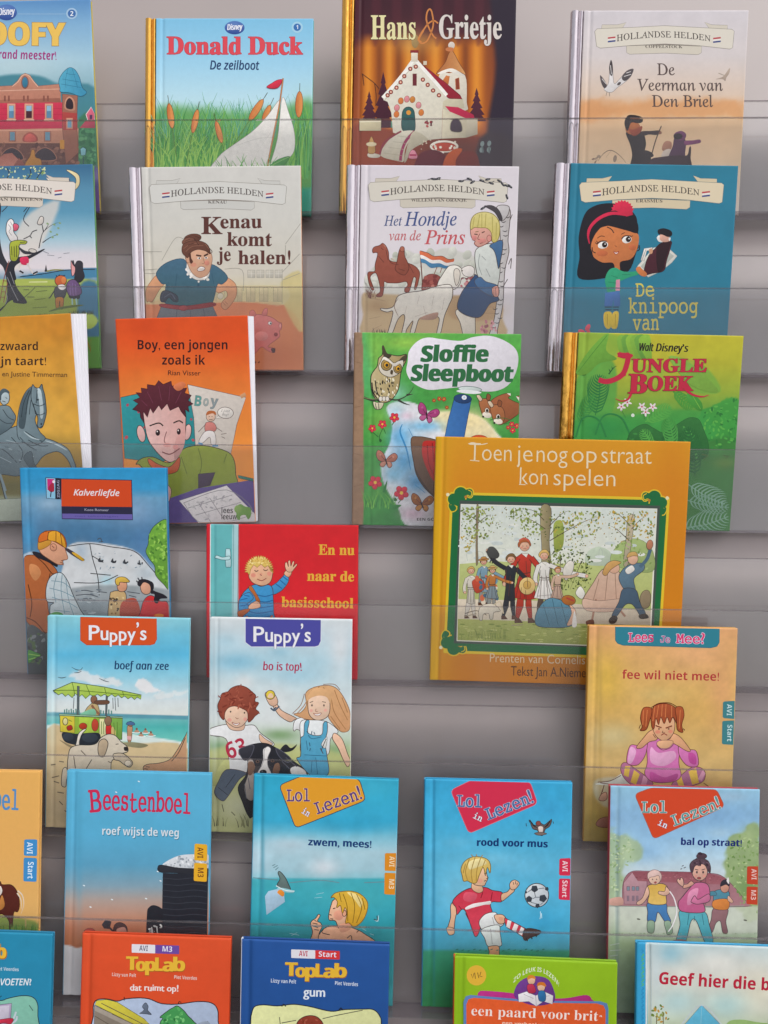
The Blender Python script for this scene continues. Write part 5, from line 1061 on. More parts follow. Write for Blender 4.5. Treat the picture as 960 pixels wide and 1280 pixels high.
make_book('kalver', 'blue book with an orange title plate and a man in an orange cap', '3a98ca', g13, d13, spine='2a7aaa')

def g14(P, a):
    a.view(240, 640, 4.174)
    P.vg('50#cf2128 560#d0222c 900#b81c30').poly('96 40 216 40 214 900 92 900', '63b0b2', 1).poly('214 40 244 40 236 900 212 900', 'a4c8cc', 1).noise(50, .02)
    P.poly('70 40 97 40 93 900 66 900', 'cf2430', 1)
def d14(a):
    a.view(240, 640, 4.174)
    K = '4a3028'
    a.l('218 60 212 800', .6, '4f8f94'); a.l('244 60 236 800', .7, '7a3038'); a.l('97 60 93 800', 1, 'd8e4e6')
    a.p('176 200 188 192 200 200 204 280 190 288 176 280', 'b0d2d6', 1, '3f6f74', .7); a.p('120 238 130 226 160 236 196 230 196 248 160 250 136 244', 'b8d8da', 1, '3f6f74', .7)
    a.p('296 330 306 280 340 255 390 256 418 290 420 330 408 366 376 384 340 380 310 362', 'e2ae8c', 1, K, .7); a.e(320, 330, 13, 11, 'dd8f7a'); a.e(404, 322, 12, 11, 'dd8f7a'); a.e(360, 326, 8, 8, 'dd9a80')
    pts = []
    for i in range(44):
        t = math.pi * (.92 + 1.16 * i / 43.); r_ = 84 if i % 2 else 68; pts.append((350 + r_ * .92 * math.cos(t), 300 + r_ * .9 * math.sin(t)))
    a.p(pts + [(420, 300), (396, 280), (380, 290), (360, 272), (340, 290), (322, 276), (306, 300), (300, 330)], 'd9b75e', 0, '8a6a2a', .6); a.dabs('280 300 300 250 350 228 400 240 420 290 380 270 340 265 300 290', 46, 3, 7, ['e6cc7c', 'c49a44', 'f0dc9a'], .6)
    a.ls('326 304 336 310 346 304|372 300 384 306 396 300', 1, K); a.l('340 350 364 358 388 346', 1, '8a3a30'); a.l('356 326 364 332', .8, K)
    # raised arm, jumper, strap
    a.p('410 392 440 370 470 340 490 320 504 340 500 370 470 408 430 430 412 424', '3f8fc4', 1, K, .7); a.p('480 322 500 300 520 316 504 340', 'e2ae8c', 1, K, .6); a.p('488 296 486 270 494 262 504 286 502 258 512 254 516 282 526 258 534 262 528 286 544 270 548 278 532 298 520 312 500 312', 'e6b494', 1, K, .6)
    a.p('250 470 262 430 296 394 330 378 360 388 400 380 420 400 424 450 426 520 420 560 280 560 272 520 280 500', '3f92c6', 1, K, .8, '2f7cb0'); a.p('246 520 244 470 262 436 300 420 320 450 290 480 300 500 270 520', '3888be', 1, K, .7)
    for q in ('284 480 340 500 424 490', '280 510 340 528 426 516', '276 540 340 554 424 540', '330 430 380 440 422 430', '332 460 380 470 424 460', '250 460 290 450|252 490 290 484|272 434 300 440', '434 372 470 400|456 352 488 380|474 336 500 356'): a.ls(q, 1.1, '1f5c90')
    a.p('296 398 310 386 344 440 356 470 340 480 326 440', 'b0622e', 1, K, .5); a.p('300 486 330 466 352 472 356 496 320 506 296 504', 'e0aa88', 1, K, .6); a.p('240 520 290 505 300 515 262 545 244 545', 'a8562a', 1, K, .5); a.ls('270 560 290 545|404 560 420 540', 2, 'b0622e')
    a.T('En nu', 660, 222, 848, 224, 52, 'dfaa3a', 'serif', .012); a.T('naar de', 600, 358, 846, 362, 52, 'dfaa3a', 'serif', .012); a.T('basisschool', 466, 494, 842, 502, 52, 'dfaa3a', 'serif', .012)
make_book('basis', 'bright red book with yellow lettering and a curly blond boy waving by a door', 'd0222c', g14, d14, spine='b81c28')

def g15(P, a):
    a.view(530, 530, 2.743)
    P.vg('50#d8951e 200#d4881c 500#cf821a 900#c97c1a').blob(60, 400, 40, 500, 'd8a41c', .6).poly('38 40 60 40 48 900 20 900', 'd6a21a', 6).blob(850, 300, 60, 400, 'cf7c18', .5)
def d15(a):
    a.view(530, 530, 2.743)
    Y, G, D, K = 'ddbd2e', '1f6a3c', '45504a', '3a302a'
    def scroll(x, y, sx, sy):
        f = lambda q: np.array([(x + sx * u, y + sy * v) for u, v in q])
        for w_, c in ((1, Y), (0, G)):
            g_ = 4 * w_
            for (u, v, r_) in ((0, 0, 22), (-24, 20, 20), (30, -4, 12), (-28, 48, 10), (-6, 22, 22)): a.e(x + sx * u, y + sy * v, r_ + g_, r_ + g_, c)
            a.l(f([(0, 0), (26, -12), (38, -4), (34, 10), (24, 6)]), 2.2 + 2.6 * w_, c); a.l(f([(-24, 24), (-38, 40), (-30, 58), (-18, 52), (-22, 42)]), 2.2 + 2.6 * w_, c)
        a.l(f([(26, -12), (38, -4), (34, 10), (24, 6)]), 1, Y); a.e(x + sx * 18, y + sy * 12, 5, 5, 'b87a30'); a.e(x - sx * 44, y - sy * -4, 6, 6, 'e6dcb0')
    # frame outline in yellow, green band, grey band, picture
    a.part('picture_frame')
    for w_, c, o in ((0, Y, 9), (0, G, 0)):
        a.p([(100 - o, 242 - o), (834 + o, 262 - o), (800 + o, 800 + o), (76 - o, 776 + o)], c, 0)
    for x, y, sx, sy in ((126, 238, 1, 1), (790, 250, -1, 1), (102, 770, 1, -1), (770, 790, -1, -1)): scroll(x, y, sx, sy)
    a.p('116 258 818 274 790 782 94 760', G, 0); a.p('122 262 810 280 784 772 102 752', D, 0); a.p('126 274 800 290 776 768 112 744', 'e4e0d4', 0)
    a.part('cover_picture')
    B = '128 277 797 293 773 765 115 741'
    a.p('128 277 797 293 785 520 122 510', 'cfd6cf', 0, None, 1, 'dcdccb'); a.p('122 480 240 470 420 480 560 475 660 480 786 470 778 640 118 600', 'bac27e', 0, None, 1, 'a8b06a'); a.p('118 600 400 606 778 640 776 690 640 690 380 690 115 668', 'cdbfaa', 0); a.p('116 668 300 674 520 684 775 690 773 765 115 741', 'a9ae62', 0, None, 1, '8f9a4c')
    a.p('560 440 600 420 640 440 660 480 560 482', 'b8c4ae', 1); a.p('640 470 660 420 700 395 750 400 786 440 784 505 700 500', '9eb070', 1, '5a6a3a', .4); a.ls('150 470 150 440 200 440 200 470|230 470 236 430 280 430 280 470|600 470 600 440 606 425 612 440 612 470', .4, 'a8b0a8')
    for i in range(60): a.e(a.rng.uniform(130, 780), a.rng.uniform(330, 470), a.rng.uniform(8, 24), a.rng.uniform(3, 7), ['d6dbd6', 'c4ccc8', 'dedfd6'][i % 3], n=9)
    # trees
    a.p('400 290 436 290 430 400 436 480 430 560 400 560 404 440', 'a89a74', 1, K, .5, '7f7456', (1, 0)); a.p('446 340 470 330 480 360 476 420 450 440 444 390', '98a44c', 1)
    a.p('180 290 188 290 184 400 186 470 178 470', '8a7a60', 1, K, .4); a.p('700 320 722 318 712 400 700 480 684 480 692 400', 'b8aa90', 1, K, .5)
    a.ls('412 330 380 300 350 290|416 360 370 330 330 320|430 350 470 310 500 296|432 400 500 360 560 330 600 318|434 380 460 340|182 330 150 310 134 300|184 340 210 320 230 310|708 350 680 320 660 306|712 360 740 330 770 310|704 400 660 360 640 350|710 330 720 300', 1.2, '5a4c3a', 1, 1)
    for q, n_, cs in (('130 282 240 284 236 370 200 400 150 380 128 340', 110, ['7a8a44', '8f9c50', '5c6c34', 'a4ac5c']), ('290 290 400 290 410 360 380 380 300 340', 80, ['7c8c46', '66763a', '98a456']), ('430 300 610 300 600 370 520 400 440 380', 110, ['7a8a44', 'a0a858', '5f6f36', 'b8a24c']), ('640 300 796 300 790 380 740 400 690 370 640 340', 90, ['8a964a', '6c7a3c', 'b0a04a', 'c0983a']), ('420 430 520 420 580 460 570 520 540 560 440 570 410 500', 150, ['5c6c34', '7a8a44', '48582c', '8c9850', '3c4826']), ('640 410 700 396 780 420 780 500 690 500', 60, ['8ea45e', 'a8b878', '7a9050']), ('126 380 170 370 180 420 140 440', 20, ['a09a50', 'c0a040'])):
        a.dabs(q, n_, 2.5, 6, cs, .6)
    a.dabs('118 680 300 680 520 690 770 700 770 760 118 736', 120, 3, 12, ['8a9a48', 'b4b86c', '7a8a3e', 'c0c07a'], .25, 2); a.blades(120, 300, 738, 40, 60, .6, ['6a7a38', '94a04c'], .4)
    a.dabs('128 290 300 285 440 300 420 420 300 400 130 400', 160, 1.6, 3.4, ['5c6c34', 'a4ac5c', '8a7a4c', '48582c'], .6); a.dabs('430 300 620 300 760 310 790 390 600 420 440 420', 170, 1.6, 3.4, ['5c6c34', 'a4ac5c', '9a7a3c', '48582c', 'c0a040'], .6); a.dabs('410 440 560 440 580 560 430 580', 160, 1.8, 4, ['3c4826', '5c6c34', '8c9850', '2e3a20', 'a8a850'], .5)
    a.ls('430 470 440 520 436 580|470 460 462 520 450 580|500 480 490 540 470 580|540 470 520 520 500 570', 1, '4a3c2c', 1, 1)
    # children of the procession, one after another
    def kid(x, y, h, top, bot, hair, lean=0, arm=None, hat=None, legs=K, sk='dcae92', skirt=0, left=0):
        r_ = h * .072; hy = y - h + r_; lx = lean * h; X = lambda u, v: (x + u * h + lx * v, y - v * h)
        for sx, kx in ((-1, -.09), (1, .07)):
            a.p([X(.01 * sx, .36), X(.075 * sx, .36), X(kx * .8 + .03 * sx, .2), X(kx + .022 * sx, .04), X(kx - .02 * sx, .04), X(.012 * sx, .2)], legs, 0, K, .4)
            q = X(kx, .0); a.p([(q[0] - .03 * h, q[1] - .05 * h), (q[0] + .025 * h, q[1] - .05 * h), (q[0] + .07 * h, q[1] + .005 * h), (q[0] - .03 * h, q[1] + .008 * h)], '5a3a2c', 0, K, .3)
        wd = .15 if skirt else .085
        a.p([X(-.055, .6), X(.06, .6), X(wd, .29), X(wd * .4, .27), X(-wd * .3, .28), X(-wd, .3)], bot, 0, K, .5)
        for u in (-.5, 0, .5): a.l([X(u * .08, .58), X(u * wd * 1.4, .3)], .5, K)
        a.p([X(-.035, .83), X(.04, .83), X(.095, .79), X(.075, .66), X(.07, .56), X(-.065, .56), X(-.07, .66), X(-.09, .79)], top, 0, K, .5)
        for q in (arm or []) + ([(-.08, -.24)] if len(arm or []) < 2 else []):
            s0 = X(.08 if q[0] > 0 else -.08, .78); e1 = (x + lx + q[0] * h * 1.5, y - h * (.74 + q[1])); md = ((s0[0] + e1[0]) / 2 + (.03 * h if q[0] > 0 else -.03 * h), (s0[1] + e1[1]) / 2 + .03 * h)
            a.l([s0, md, e1], h * .026, K); a.l([s0, md, e1], h * .021, top); a.e(e1[0], e1[1], r_ * .36, r_ * .36, sk, 0, K, .3)
        a.p([X(-.04, .83), X(.045, .83), X(.02, .78)], 'e2ddd2', 0, K, .3); a.l([X(-.068, .6), X(0, .59), X(.07, .6)], .8, K)
        hx = x + lx * .95
        a.e(hx, hy, r_ * .88, r_, sk, 0, K, .4); a.p([(hx - r_ * .95, hy + r_ * .4), (hx - r_ * 1.1, hy - r_ * .3), (hx - r_ * .4, hy - r_ * 1.05), (hx + r_ * .5, hy - r_ * 1.1), (hx + r_ * 1.05, hy - r_ * .3), (hx + r_ * .95, hy + r_ * .2), (hx + r_ * .5, hy - r_ * .45), (hx - r_ * .5, hy - r_ * .4)], hair, 1, K, .4)
        a.ls('%f %f %f %f|%f %f %f %f' % (hx - r_ * .3, hy + r_ * .05, hx - r_ * .25, hy + r_ * .22, hx + r_ * .35, hy + r_ * .05, hx + r_ * .4, hy + r_ * .22), .7, K); a.l([(hx - r_ * .2, hy + r_ * .58), (hx + r_ * .3, hy + r_ * .58)], .6, 'a04a40'); a.e(hx - r_ * .5, hy + r_ * .4, r_ * .2, r_ * .15, 'd88a78'); a.e(hx + r_ * .55, hy + r_ * .4, r_ * .2, r_ * .15, 'd88a78')
        if hat: a.e(hx, hy - r_ * .6, r_ * 1.6, r_ * .4, hat, -6, K, .4); a.p([(hx - r_ * .8, hy - r_ * .65), (hx - r_ * .6, hy - r_ * 1.35), (hx + r_ * .6, hy - r_ * 1.45), (hx + r_ * .8, hy - r_ * .75)], hat, 1, K, .4); a.l([(hx - r_ * .8, hy - r_ * .7), (hx + r_ * .8, hy - r_ * .8)], .8, '8a3a30')
        return hx, hy, r_
    kid(205, 620, 160, '7a98a8', '8ca4b0', '8a5a34', 0, [(.35, -.2)], 'b88a4c', '8a8a84', skirt=1); kid(160, 665, 175, 'd2cabc', 'c4bcae', 'c8a05a', .01, [(.3, -.25)], None, 'c8c0b4'); a.p('165 540 195 530 210 560 180 580', 'b84a34', 1, K, .4); a.dabs('180 520 250 520 250 600 190 600', 26, 5, 11, ['6a8fa4', 'c86a4a', 'd8d0c0', '48687c'], .7)
    kid(345, 680, 285, 'b8392c', 'b03428', 'a85a34', 0, [(-.16, -.28), (.18, -.22)], None, 'a83a2c', skirt=1); a.ls('326 400 344 392 362 402', 2, 'c85a48')
    kid(412, 665, 232, 'ddd8d0', 'e2ddd6', 'd0ac62', 0, [(.42, -.12)], None, '5a4a40', skirt=1); a.ls('390 590 440 585|392 560 400 500|420 560 416 500', .7, '9a948c'); a.p('476 500 496 470 514 476 508 510 486 536', 'd8d2c6', 1, K, .5)
    kid(292, 668, 222, '2f3036', '33343a', '7a5a38', .03, [(-.24, .32), (.2, -.2)], None, '33343a'); a.p('216 440 224 422 242 424 258 446 250 460 226 458', '4a4a48', 1, K, .5); a.ls('232 458 226 476|240 460 234 478', 1.2, '2a2a2e'); a.e(354, 555, 28, 30, 'd8b878', 15, K, .5); a.e(354, 552, 13, 14, 'c8a058', 15, '8a6a34', .5)
    kid(232, 640, 150, 'b8743c', '7d8a90', '6a4a30', .02, [(.3, -.1)], 'c8a868', '8a8a84', skirt=1); kid(455, 640, 150, 'c9a890', 'b89a88', 'b07840', .03, [(.3, .1)], None, '8a7a70', skirt=1)
    a.ls('320 470 320 560|350 470 356 560|334 560 330 600|348 570 352 610|296 520 290 590|282 500 280 560|404 520 398 600|420 520 426 600', .6, '5a3a30'); a.l('140 650 180 640 215 655', 1, '6a5a48')
    # girl kneeling in blue, dog
    a.p('386 690 384 650 410 610 440 596 480 610 510 640 520 670 500 694 440 698', '5f8ca0', 1, K, .6, '4a7488'); a.ls('410 620 430 690|440 600 460 690|470 612 490 690', .7, '345868'); a.e(496, 604, 24, 17, 'a8642e', 10, K, .5); a.p('500 620 520 640 516 680 490 690 506 650', 'dcae92', 1, K, .4); a.ls('488 596 514 606', 2, 'a8403a'); a.p('516 640 524 690 508 692', 'e2ddd6', 1)
    a.p('188 640 200 622 236 616 262 640 240 646 236 668 226 668 222 650 204 652 200 672 190 670', 'd0c6b4', 1, K, .5); a.l('240 620 262 610 272 650', 1.6, 'c8b89c')
    # pair running on the right
    a.p('546 600 580 545 610 500 650 494 676 520 690 600 660 618 600 612 560 610', 'd0b09a', 1, K, .6, 'bf9c88'); a.ls('600 530 580 606|630 510 620 612|655 510 660 612', .7, '8a6a58'); a.e(652, 494, 19, 18, 'dcae92', 0, K, .4); a.p('612 510 626 480 650 468 676 474 660 486 640 500 624 520', 'c89a5c', 1, K, .5); a.ls('590 600 575 680|650 610 690 660', 2.6, 'a07864'); a.p('556 676 580 670 582 690 560 690', '6a4030', 1); a.p('545 600 600 606 690 600 660 640 560 640', 'c8a894', 1, K, .4)
    a.p('668 530 680 500 710 480 750 478 754 500 720 530 724 570 690 570', '5a7486', 1, K, .6); a.l('740 490 764 464 776 430', 4.2, '4f687a'); a.e(774, 414, 11, 17, 'b87a5c', 10, K, .5); a.e(716, 462, 18, 20, 'dcae92', 0, K, .5); a.p('696 458 702 442 724 438 734 452 716 452', 'c8a060', 1, K, .4); a.p('690 500 712 484 722 500 700 515', 'e2ddd6', 1, K, .3)
    a.p('682 566 726 568 740 610 760 650 744 660 716 620 690 620 660 660 644 656 668 610', '44586a', 1, K, .6); a.p('634 670 650 656 664 664 656 682 638 684', '3a302a', 1); a.p('736 656 760 650 770 664 744 668', '3a302a', 1); a.p('740 600 750 575 768 570 778 590 772 625 750 630', '8a7a60', 1, K, .5)
    a.ls('180 650 140 660|560 690 600 688|640 686 700 690|300 690 340 688', 1, '9a8a74'); a.p('520 580 536 556 552 580 540 600', 'e0dcd2', 1, K, .4)
    # title, thin round Art Nouveau capitals
    W = 'e6d6b4'
    a.T('Toen', 154, 124, 300, 128, 60, W, 'sans', -.009); a.T('je', 318, 129, 372, 130, 60, W, 'sans', -.009); a.T('nog', 386, 130, 492, 132, 60, W, 'sans', -.009); a.T('op', 506, 132, 592, 133, 60, W, 'sans', -.009); a.T('straat', 608, 134, 780, 137, 60, W, 'sans', -.009)
    a.T('kon', 328, 206, 424, 209, 58, W, 'sans', -.009); a.T('spelen', 444, 210, 656, 214, 58, W, 'sans', -.009)
    a.ls('152 68 168 64 196 70 218 66|158 124 190 127|326 207 348 208', 1, W)
    a.T('Prenten van Cornelis', 226, 816, 552, 824, 30, 'dcc9a4', 'sans', -.006, part='author_line'); a.T('Tekst Jan A.Niemeijer', 298, 862, 600, 870, 32, '4a2c18', 'sans', 0, part='author_line')
make_book('toen', 'large golden yellow book with a green scroll frame around children in a park', 'd4881c', g15, d15, T=.0095, spine="d8a41c")


# ------------------------------------------------------------------ fifth row
def tabs(a, pts1, pts2, c, t1, t2, col, q1, q2, h, st='sansb', rad=10):
    """level label on the fore edge: two little coloured tabs with sideways lettering"""
    a.part('level_tab'); a.rr(pts1, rad, c); a.rr(pts2, rad, c); a.part('cover_picture')
    a.T(t1, *q1, h, col, st, -.004, part='level_tab'); a.T(t2, *q2, h, col, st, -.004, part='level_tab')
def g16(P, a):
    a.view(40, 750, 4.414)
    P.vg('90#86c6d2 200#6cbad4 300#5ab4d8 420#8ecade 560#d2dcde 635#d8dcd6 640#7ab8b8 700#4fb0ac 790#74c4b8 820#d8c49e 1000#c9b48e 1280#c2b49c').blob(560, 130, 200, 30, 'a4d0da', .5).blob(170, 250, 100, 40, '74bcd6', .6)
    P.poly('80 620 860 640 860 660 80 640', '5a98a8', 6).poly('80 690 240 690 560 740 860 790 860 820 600 790 300 760 80 720', 'dfe4e0', 8, .9).poly('80 715 300 760 560 790 860 830 860 1300 80 1300', 'cdb68c', 10).blob(300, 1150, 200, 100, 'bfae92', .7).blob(240, 820, 200, 30, 'b89c74', .6)
    P.poly('560 470 580 440 610 430 640 445 670 480 720 510 660 510 600 505', 'e8e4e4', 10, .9, rough=10).poly('210 410 260 390 300 400 350 420 440 430 500 470 380 470 260 440', 'e4e2e2', 12, .8, rough=10).poly('680 520 840 500 850 520 700 545', 'e4e4e2', 10, .6, rough=8).noise(40, .02)
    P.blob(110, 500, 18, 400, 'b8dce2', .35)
def pup(a, col, o, x0, x1, y0, yt, w_='e8e6ec'):
    """rounded banner with the series name that the two puppy books share"""
    a.part('series_banner'); h = y0 - yt
    a.p('%f %f %f %f %f %f %f %f %f %f %f %f %f %f' % (x0, yt, x1, yt, x1, y0 - .2 * h, x1 - .03 * (x1 - x0), y0 - .04 * h, x1 - .08 * (x1 - x0), y0, x0 + .08 * (x1 - x0), y0, x0, y0 - .16 * h), col, 0, o, .8)
    W_ = x1 - x0; b = y0 - .18 * h
    for s_, u0, u1, dy, hh_ in (('P', .11, .25, 0, .52), ('u', .265, .365, .0, .5), ('p', .385, .485, .07, .5), ('p', .505, .605, .03, .5), ('y', .615, .725, .03, .5), ('’', .735, .765, -.12, .5), ('s', .785, .865, 0, .5)):
        for c, f in ((('70504c' if col[0] == 'd' else '3c3a70'), 2.2), (w_, .8)):
            a.T(s_, x0 + u0 * W_, b + dy * h, x0 + u1 * W_, b + dy * h, hh_ * h, c, 'sans', .008, part='series_banner', fat=f)
    a.part('cover_picture')
def d16(a):
    a.view(40, 750, 4.414)
    K = '2c3030'
    pup(a, 'd2501f', 'b8441a', 268, 688, 248, 94)
    a.T('boef aan zee', 456, 382, 756, 386, 44, '1c4068', 'sansi', .0, sh=-.12, fat=1.4)
    a.ls('218 370 244 384 268 386 280 370|232 402 256 400 274 392|142 426 166 430 190 424|370 432 400 446 426 452|396 440 410 432', 1, '3a4a54', 1, 2)
    # snack cart with an awning
    a.p('116 500 222 454 400 480 604 524 600 548 580 536 566 550 548 534 530 546 512 530 494 540 476 524 458 536 440 520 420 534 400 520 380 532 362 520 340 532 320 522 296 544 276 522 258 536 240 516 222 540 200 520 184 532 166 514 146 524', '9cbc48', 0, K, .8, 'b8d068', (0, -1)); a.ls('222 456 232 500 236 530|120 500 260 500 600 530|300 470 320 520|400 484 410 520|500 504 506 528', .8, '4a6a24')
    a.p('250 474 262 476 260 640 248 640', '5a6468', 0, K, .4); a.p('408 530 418 530 414 640 404 640', '5a6468', 0, K, .4); a.ls('232 540 228 600|446 540 448 600|458 540 462 610|474 540 476 590', .8, '4a5054')
    a.p('290 640 300 600 330 570 352 560 370 600 366 640', 'b8a070', 1, K, .6); a.e(342, 550, 18, 22, '8a6048', 0, K, .6); a.p('350 556 420 554 420 574 356 576', '6a4a3a', 1, K, .5); a.ls('330 580 350 610 372 630', 3, '8a6048'); a.p('280 620 340 600 350 636 270 636', '7ab898', 1)
    a.ls('180 604 180 630|192 600 192 630|204 606 204 630|216 600 218 630|228 606 230 630|242 600 244 630|260 606 262 630|380 606 380 632|394 610 394 632|424 604 424 634|438 610 440 634', 1.6, '5a8a84'); a.p('150 628 500 644 500 652 150 638', '9ac0a0', 0, K, .6)
    a.p('154 638 500 652 496 770 400 764 372 762 156 726', '8cac3c', 0, K, .9); a.p('154 638 236 642 236 734 156 726', 'd0c040', 0, K, .5); a.p('260 648 340 650 340 740 262 736', 'a8c448', 0); a.p('372 654 410 656 408 764 372 760', 'd8d4a0', 0, K, .4); a.p('440 656 496 656 494 768 440 764', '74a048', 0)
    a.e(184, 670, 14, 20, 'd8d090', 0, K, .8); a.p('192 700 216 690 224 712 200 720', 'a82c24', 1, K, .5); a.e(282, 696, 22, 18, 'b03a24', 0, K, .5); a.e(348, 690, 19, 34, 'b84430', 0, K, .5); a.p('410 690 436 690 440 740 410 740', 'c0302c', 1, K, .5); a.p('400 660 420 640 440 660 430 690 410 690', '8a6a50', 1, K, .6); a.p('440 700 460 720 460 760 440 760', 'c8b070', 1); a.ls('384 670 384 740|396 670 396 740|452 676 456 750|470 672 474 750|200 660 220 670', .8, '5a7a30')
    a.p('168 732 240 738 368 734 366 790 300 806 240 800 180 780', '262c34', 1); a.e(320, 760, 44, 26, '343c46'); a.e(200, 756, 30, 22, '343c46'); a.p('150 770 240 810 330 806 400 780 360 820 240 826', '8a7a5c', 1)
    # bathers
    a.p('526 700 536 690 554 700 552 740 546 780 530 782 526 740', 'b88a68', 1, K, .5); a.e(544, 684, 14, 15, 'a87858', 0, K, .5); a.p('522 688 530 672 560 674 566 690', '4a6a94', 1, K, .4); a.p('524 750 548 752 548 772 526 770', 'd8a0a0', 0); a.p('500 790 560 784 640 800 600 816 520 806', '8a8464', 1)
    for x, y in ((578, 712), (626, 714), (602, 734), (656, 730)): a.e(x, y, 6, 7, '7a5a48'); a.p([(x - 14, y + 16), (x - 6, y + 6), (x + 8, y + 6), (x + 14, y + 18)], 'b88a70', 1); a.l([(x - 26, y + 18), (x, y + 22), (x + 26, y + 18)], 1, 'e8eeec')
    # puppy, foot
    a.p('234 820 244 790 256 740 280 716 300 712 276 740 262 780 262 812', 'd8d0c4', 1, K, .8); a.p('204 840 220 812 260 800 320 800 356 790 380 760 420 740 460 748 490 780 526 810 528 836 500 846 480 860 440 890 436 950 430 1000 210 1000 196 920', 'cfc4b2', 1, K, .9, 'bcae98', (0, 1))
    a.p('372 780 364 820 370 856 392 866 408 840 420 790 400 766', 'b09c82', 1, K, .9); a.p('508 812 528 812 528 832 510 830', '2a2828', 1); a.ls('462 796 478 794|500 850 470 846 450 850|270 830 300 860|330 880 300 930|230 860 240 930', 1.1, '5a5048'); a.p('450 850 500 846 540 876 556 900 540 922 512 910 480 886 456 880', 'b8a890', 1, K, .9); a.e(530, 900, 18, 16, 'd0c4b0', 0, K, .5)
    a.p('170 935 190 925 196 960 190 1000 186 1030 166 1026 162 1000', 'c8bca8', 1, K, .8); a.ls('104 910 130 906|150 890 176 894|110 980 150 970|140 1060 176 1066|150 1110 170 1130|120 1000 150 1010|180 1160 190 1170|420 890 440 900', 1.2, '6a6050')
    a.p('615 920 640 906 700 900 760 880 800 830 846 750 860 740 860 960 640 950 618 940', 'c69a78', 1, K, .8, 'b08462'); a.ls('620 930 640 934|630 920 650 922|846 760 810 840 770 890', .9, K)
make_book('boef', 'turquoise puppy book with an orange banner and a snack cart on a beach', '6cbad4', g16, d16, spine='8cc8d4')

def g17(P, a):
    a.view(240, 750, 4.268)
    P.vg('90#d2d8da 200#c2d4dc 330#b0d0dc 450#c8d8dc 640#d4dad8 760#b8c8b0 830#b4ba84 1240#c0c09a').blob(240, 330, 120, 50, '84bcd4', .8).blob(560, 400, 160, 60, 'a0cadc', .7).blob(180, 220, 60, 40, 'a8ccda', .7).blob(470, 280, 60, 30, '8cc0d6', .5).blob(790, 260, 60, 140, 'd8dadc', .8).blob(280, 440, 50, 40, 'e0e2e2', .8).blob(440, 560, 80, 90, 'd8dcdc', .9)
    P.blob(470, 720, 90, 30, '7a9a6c', .9).blob(760, 800, 80, 40, '8aa878', .9).blob(140, 780, 60, 30, '7fa078', .9).poly('90 800 860 840 860 1260 90 1260', 'b6b878', 30, .7).blob(250, 1100, 120, 80, 'cccbb0', .7).noise(40, .02)
    P.blob(120, 500, 12, 500, 'aab4b8', .4)
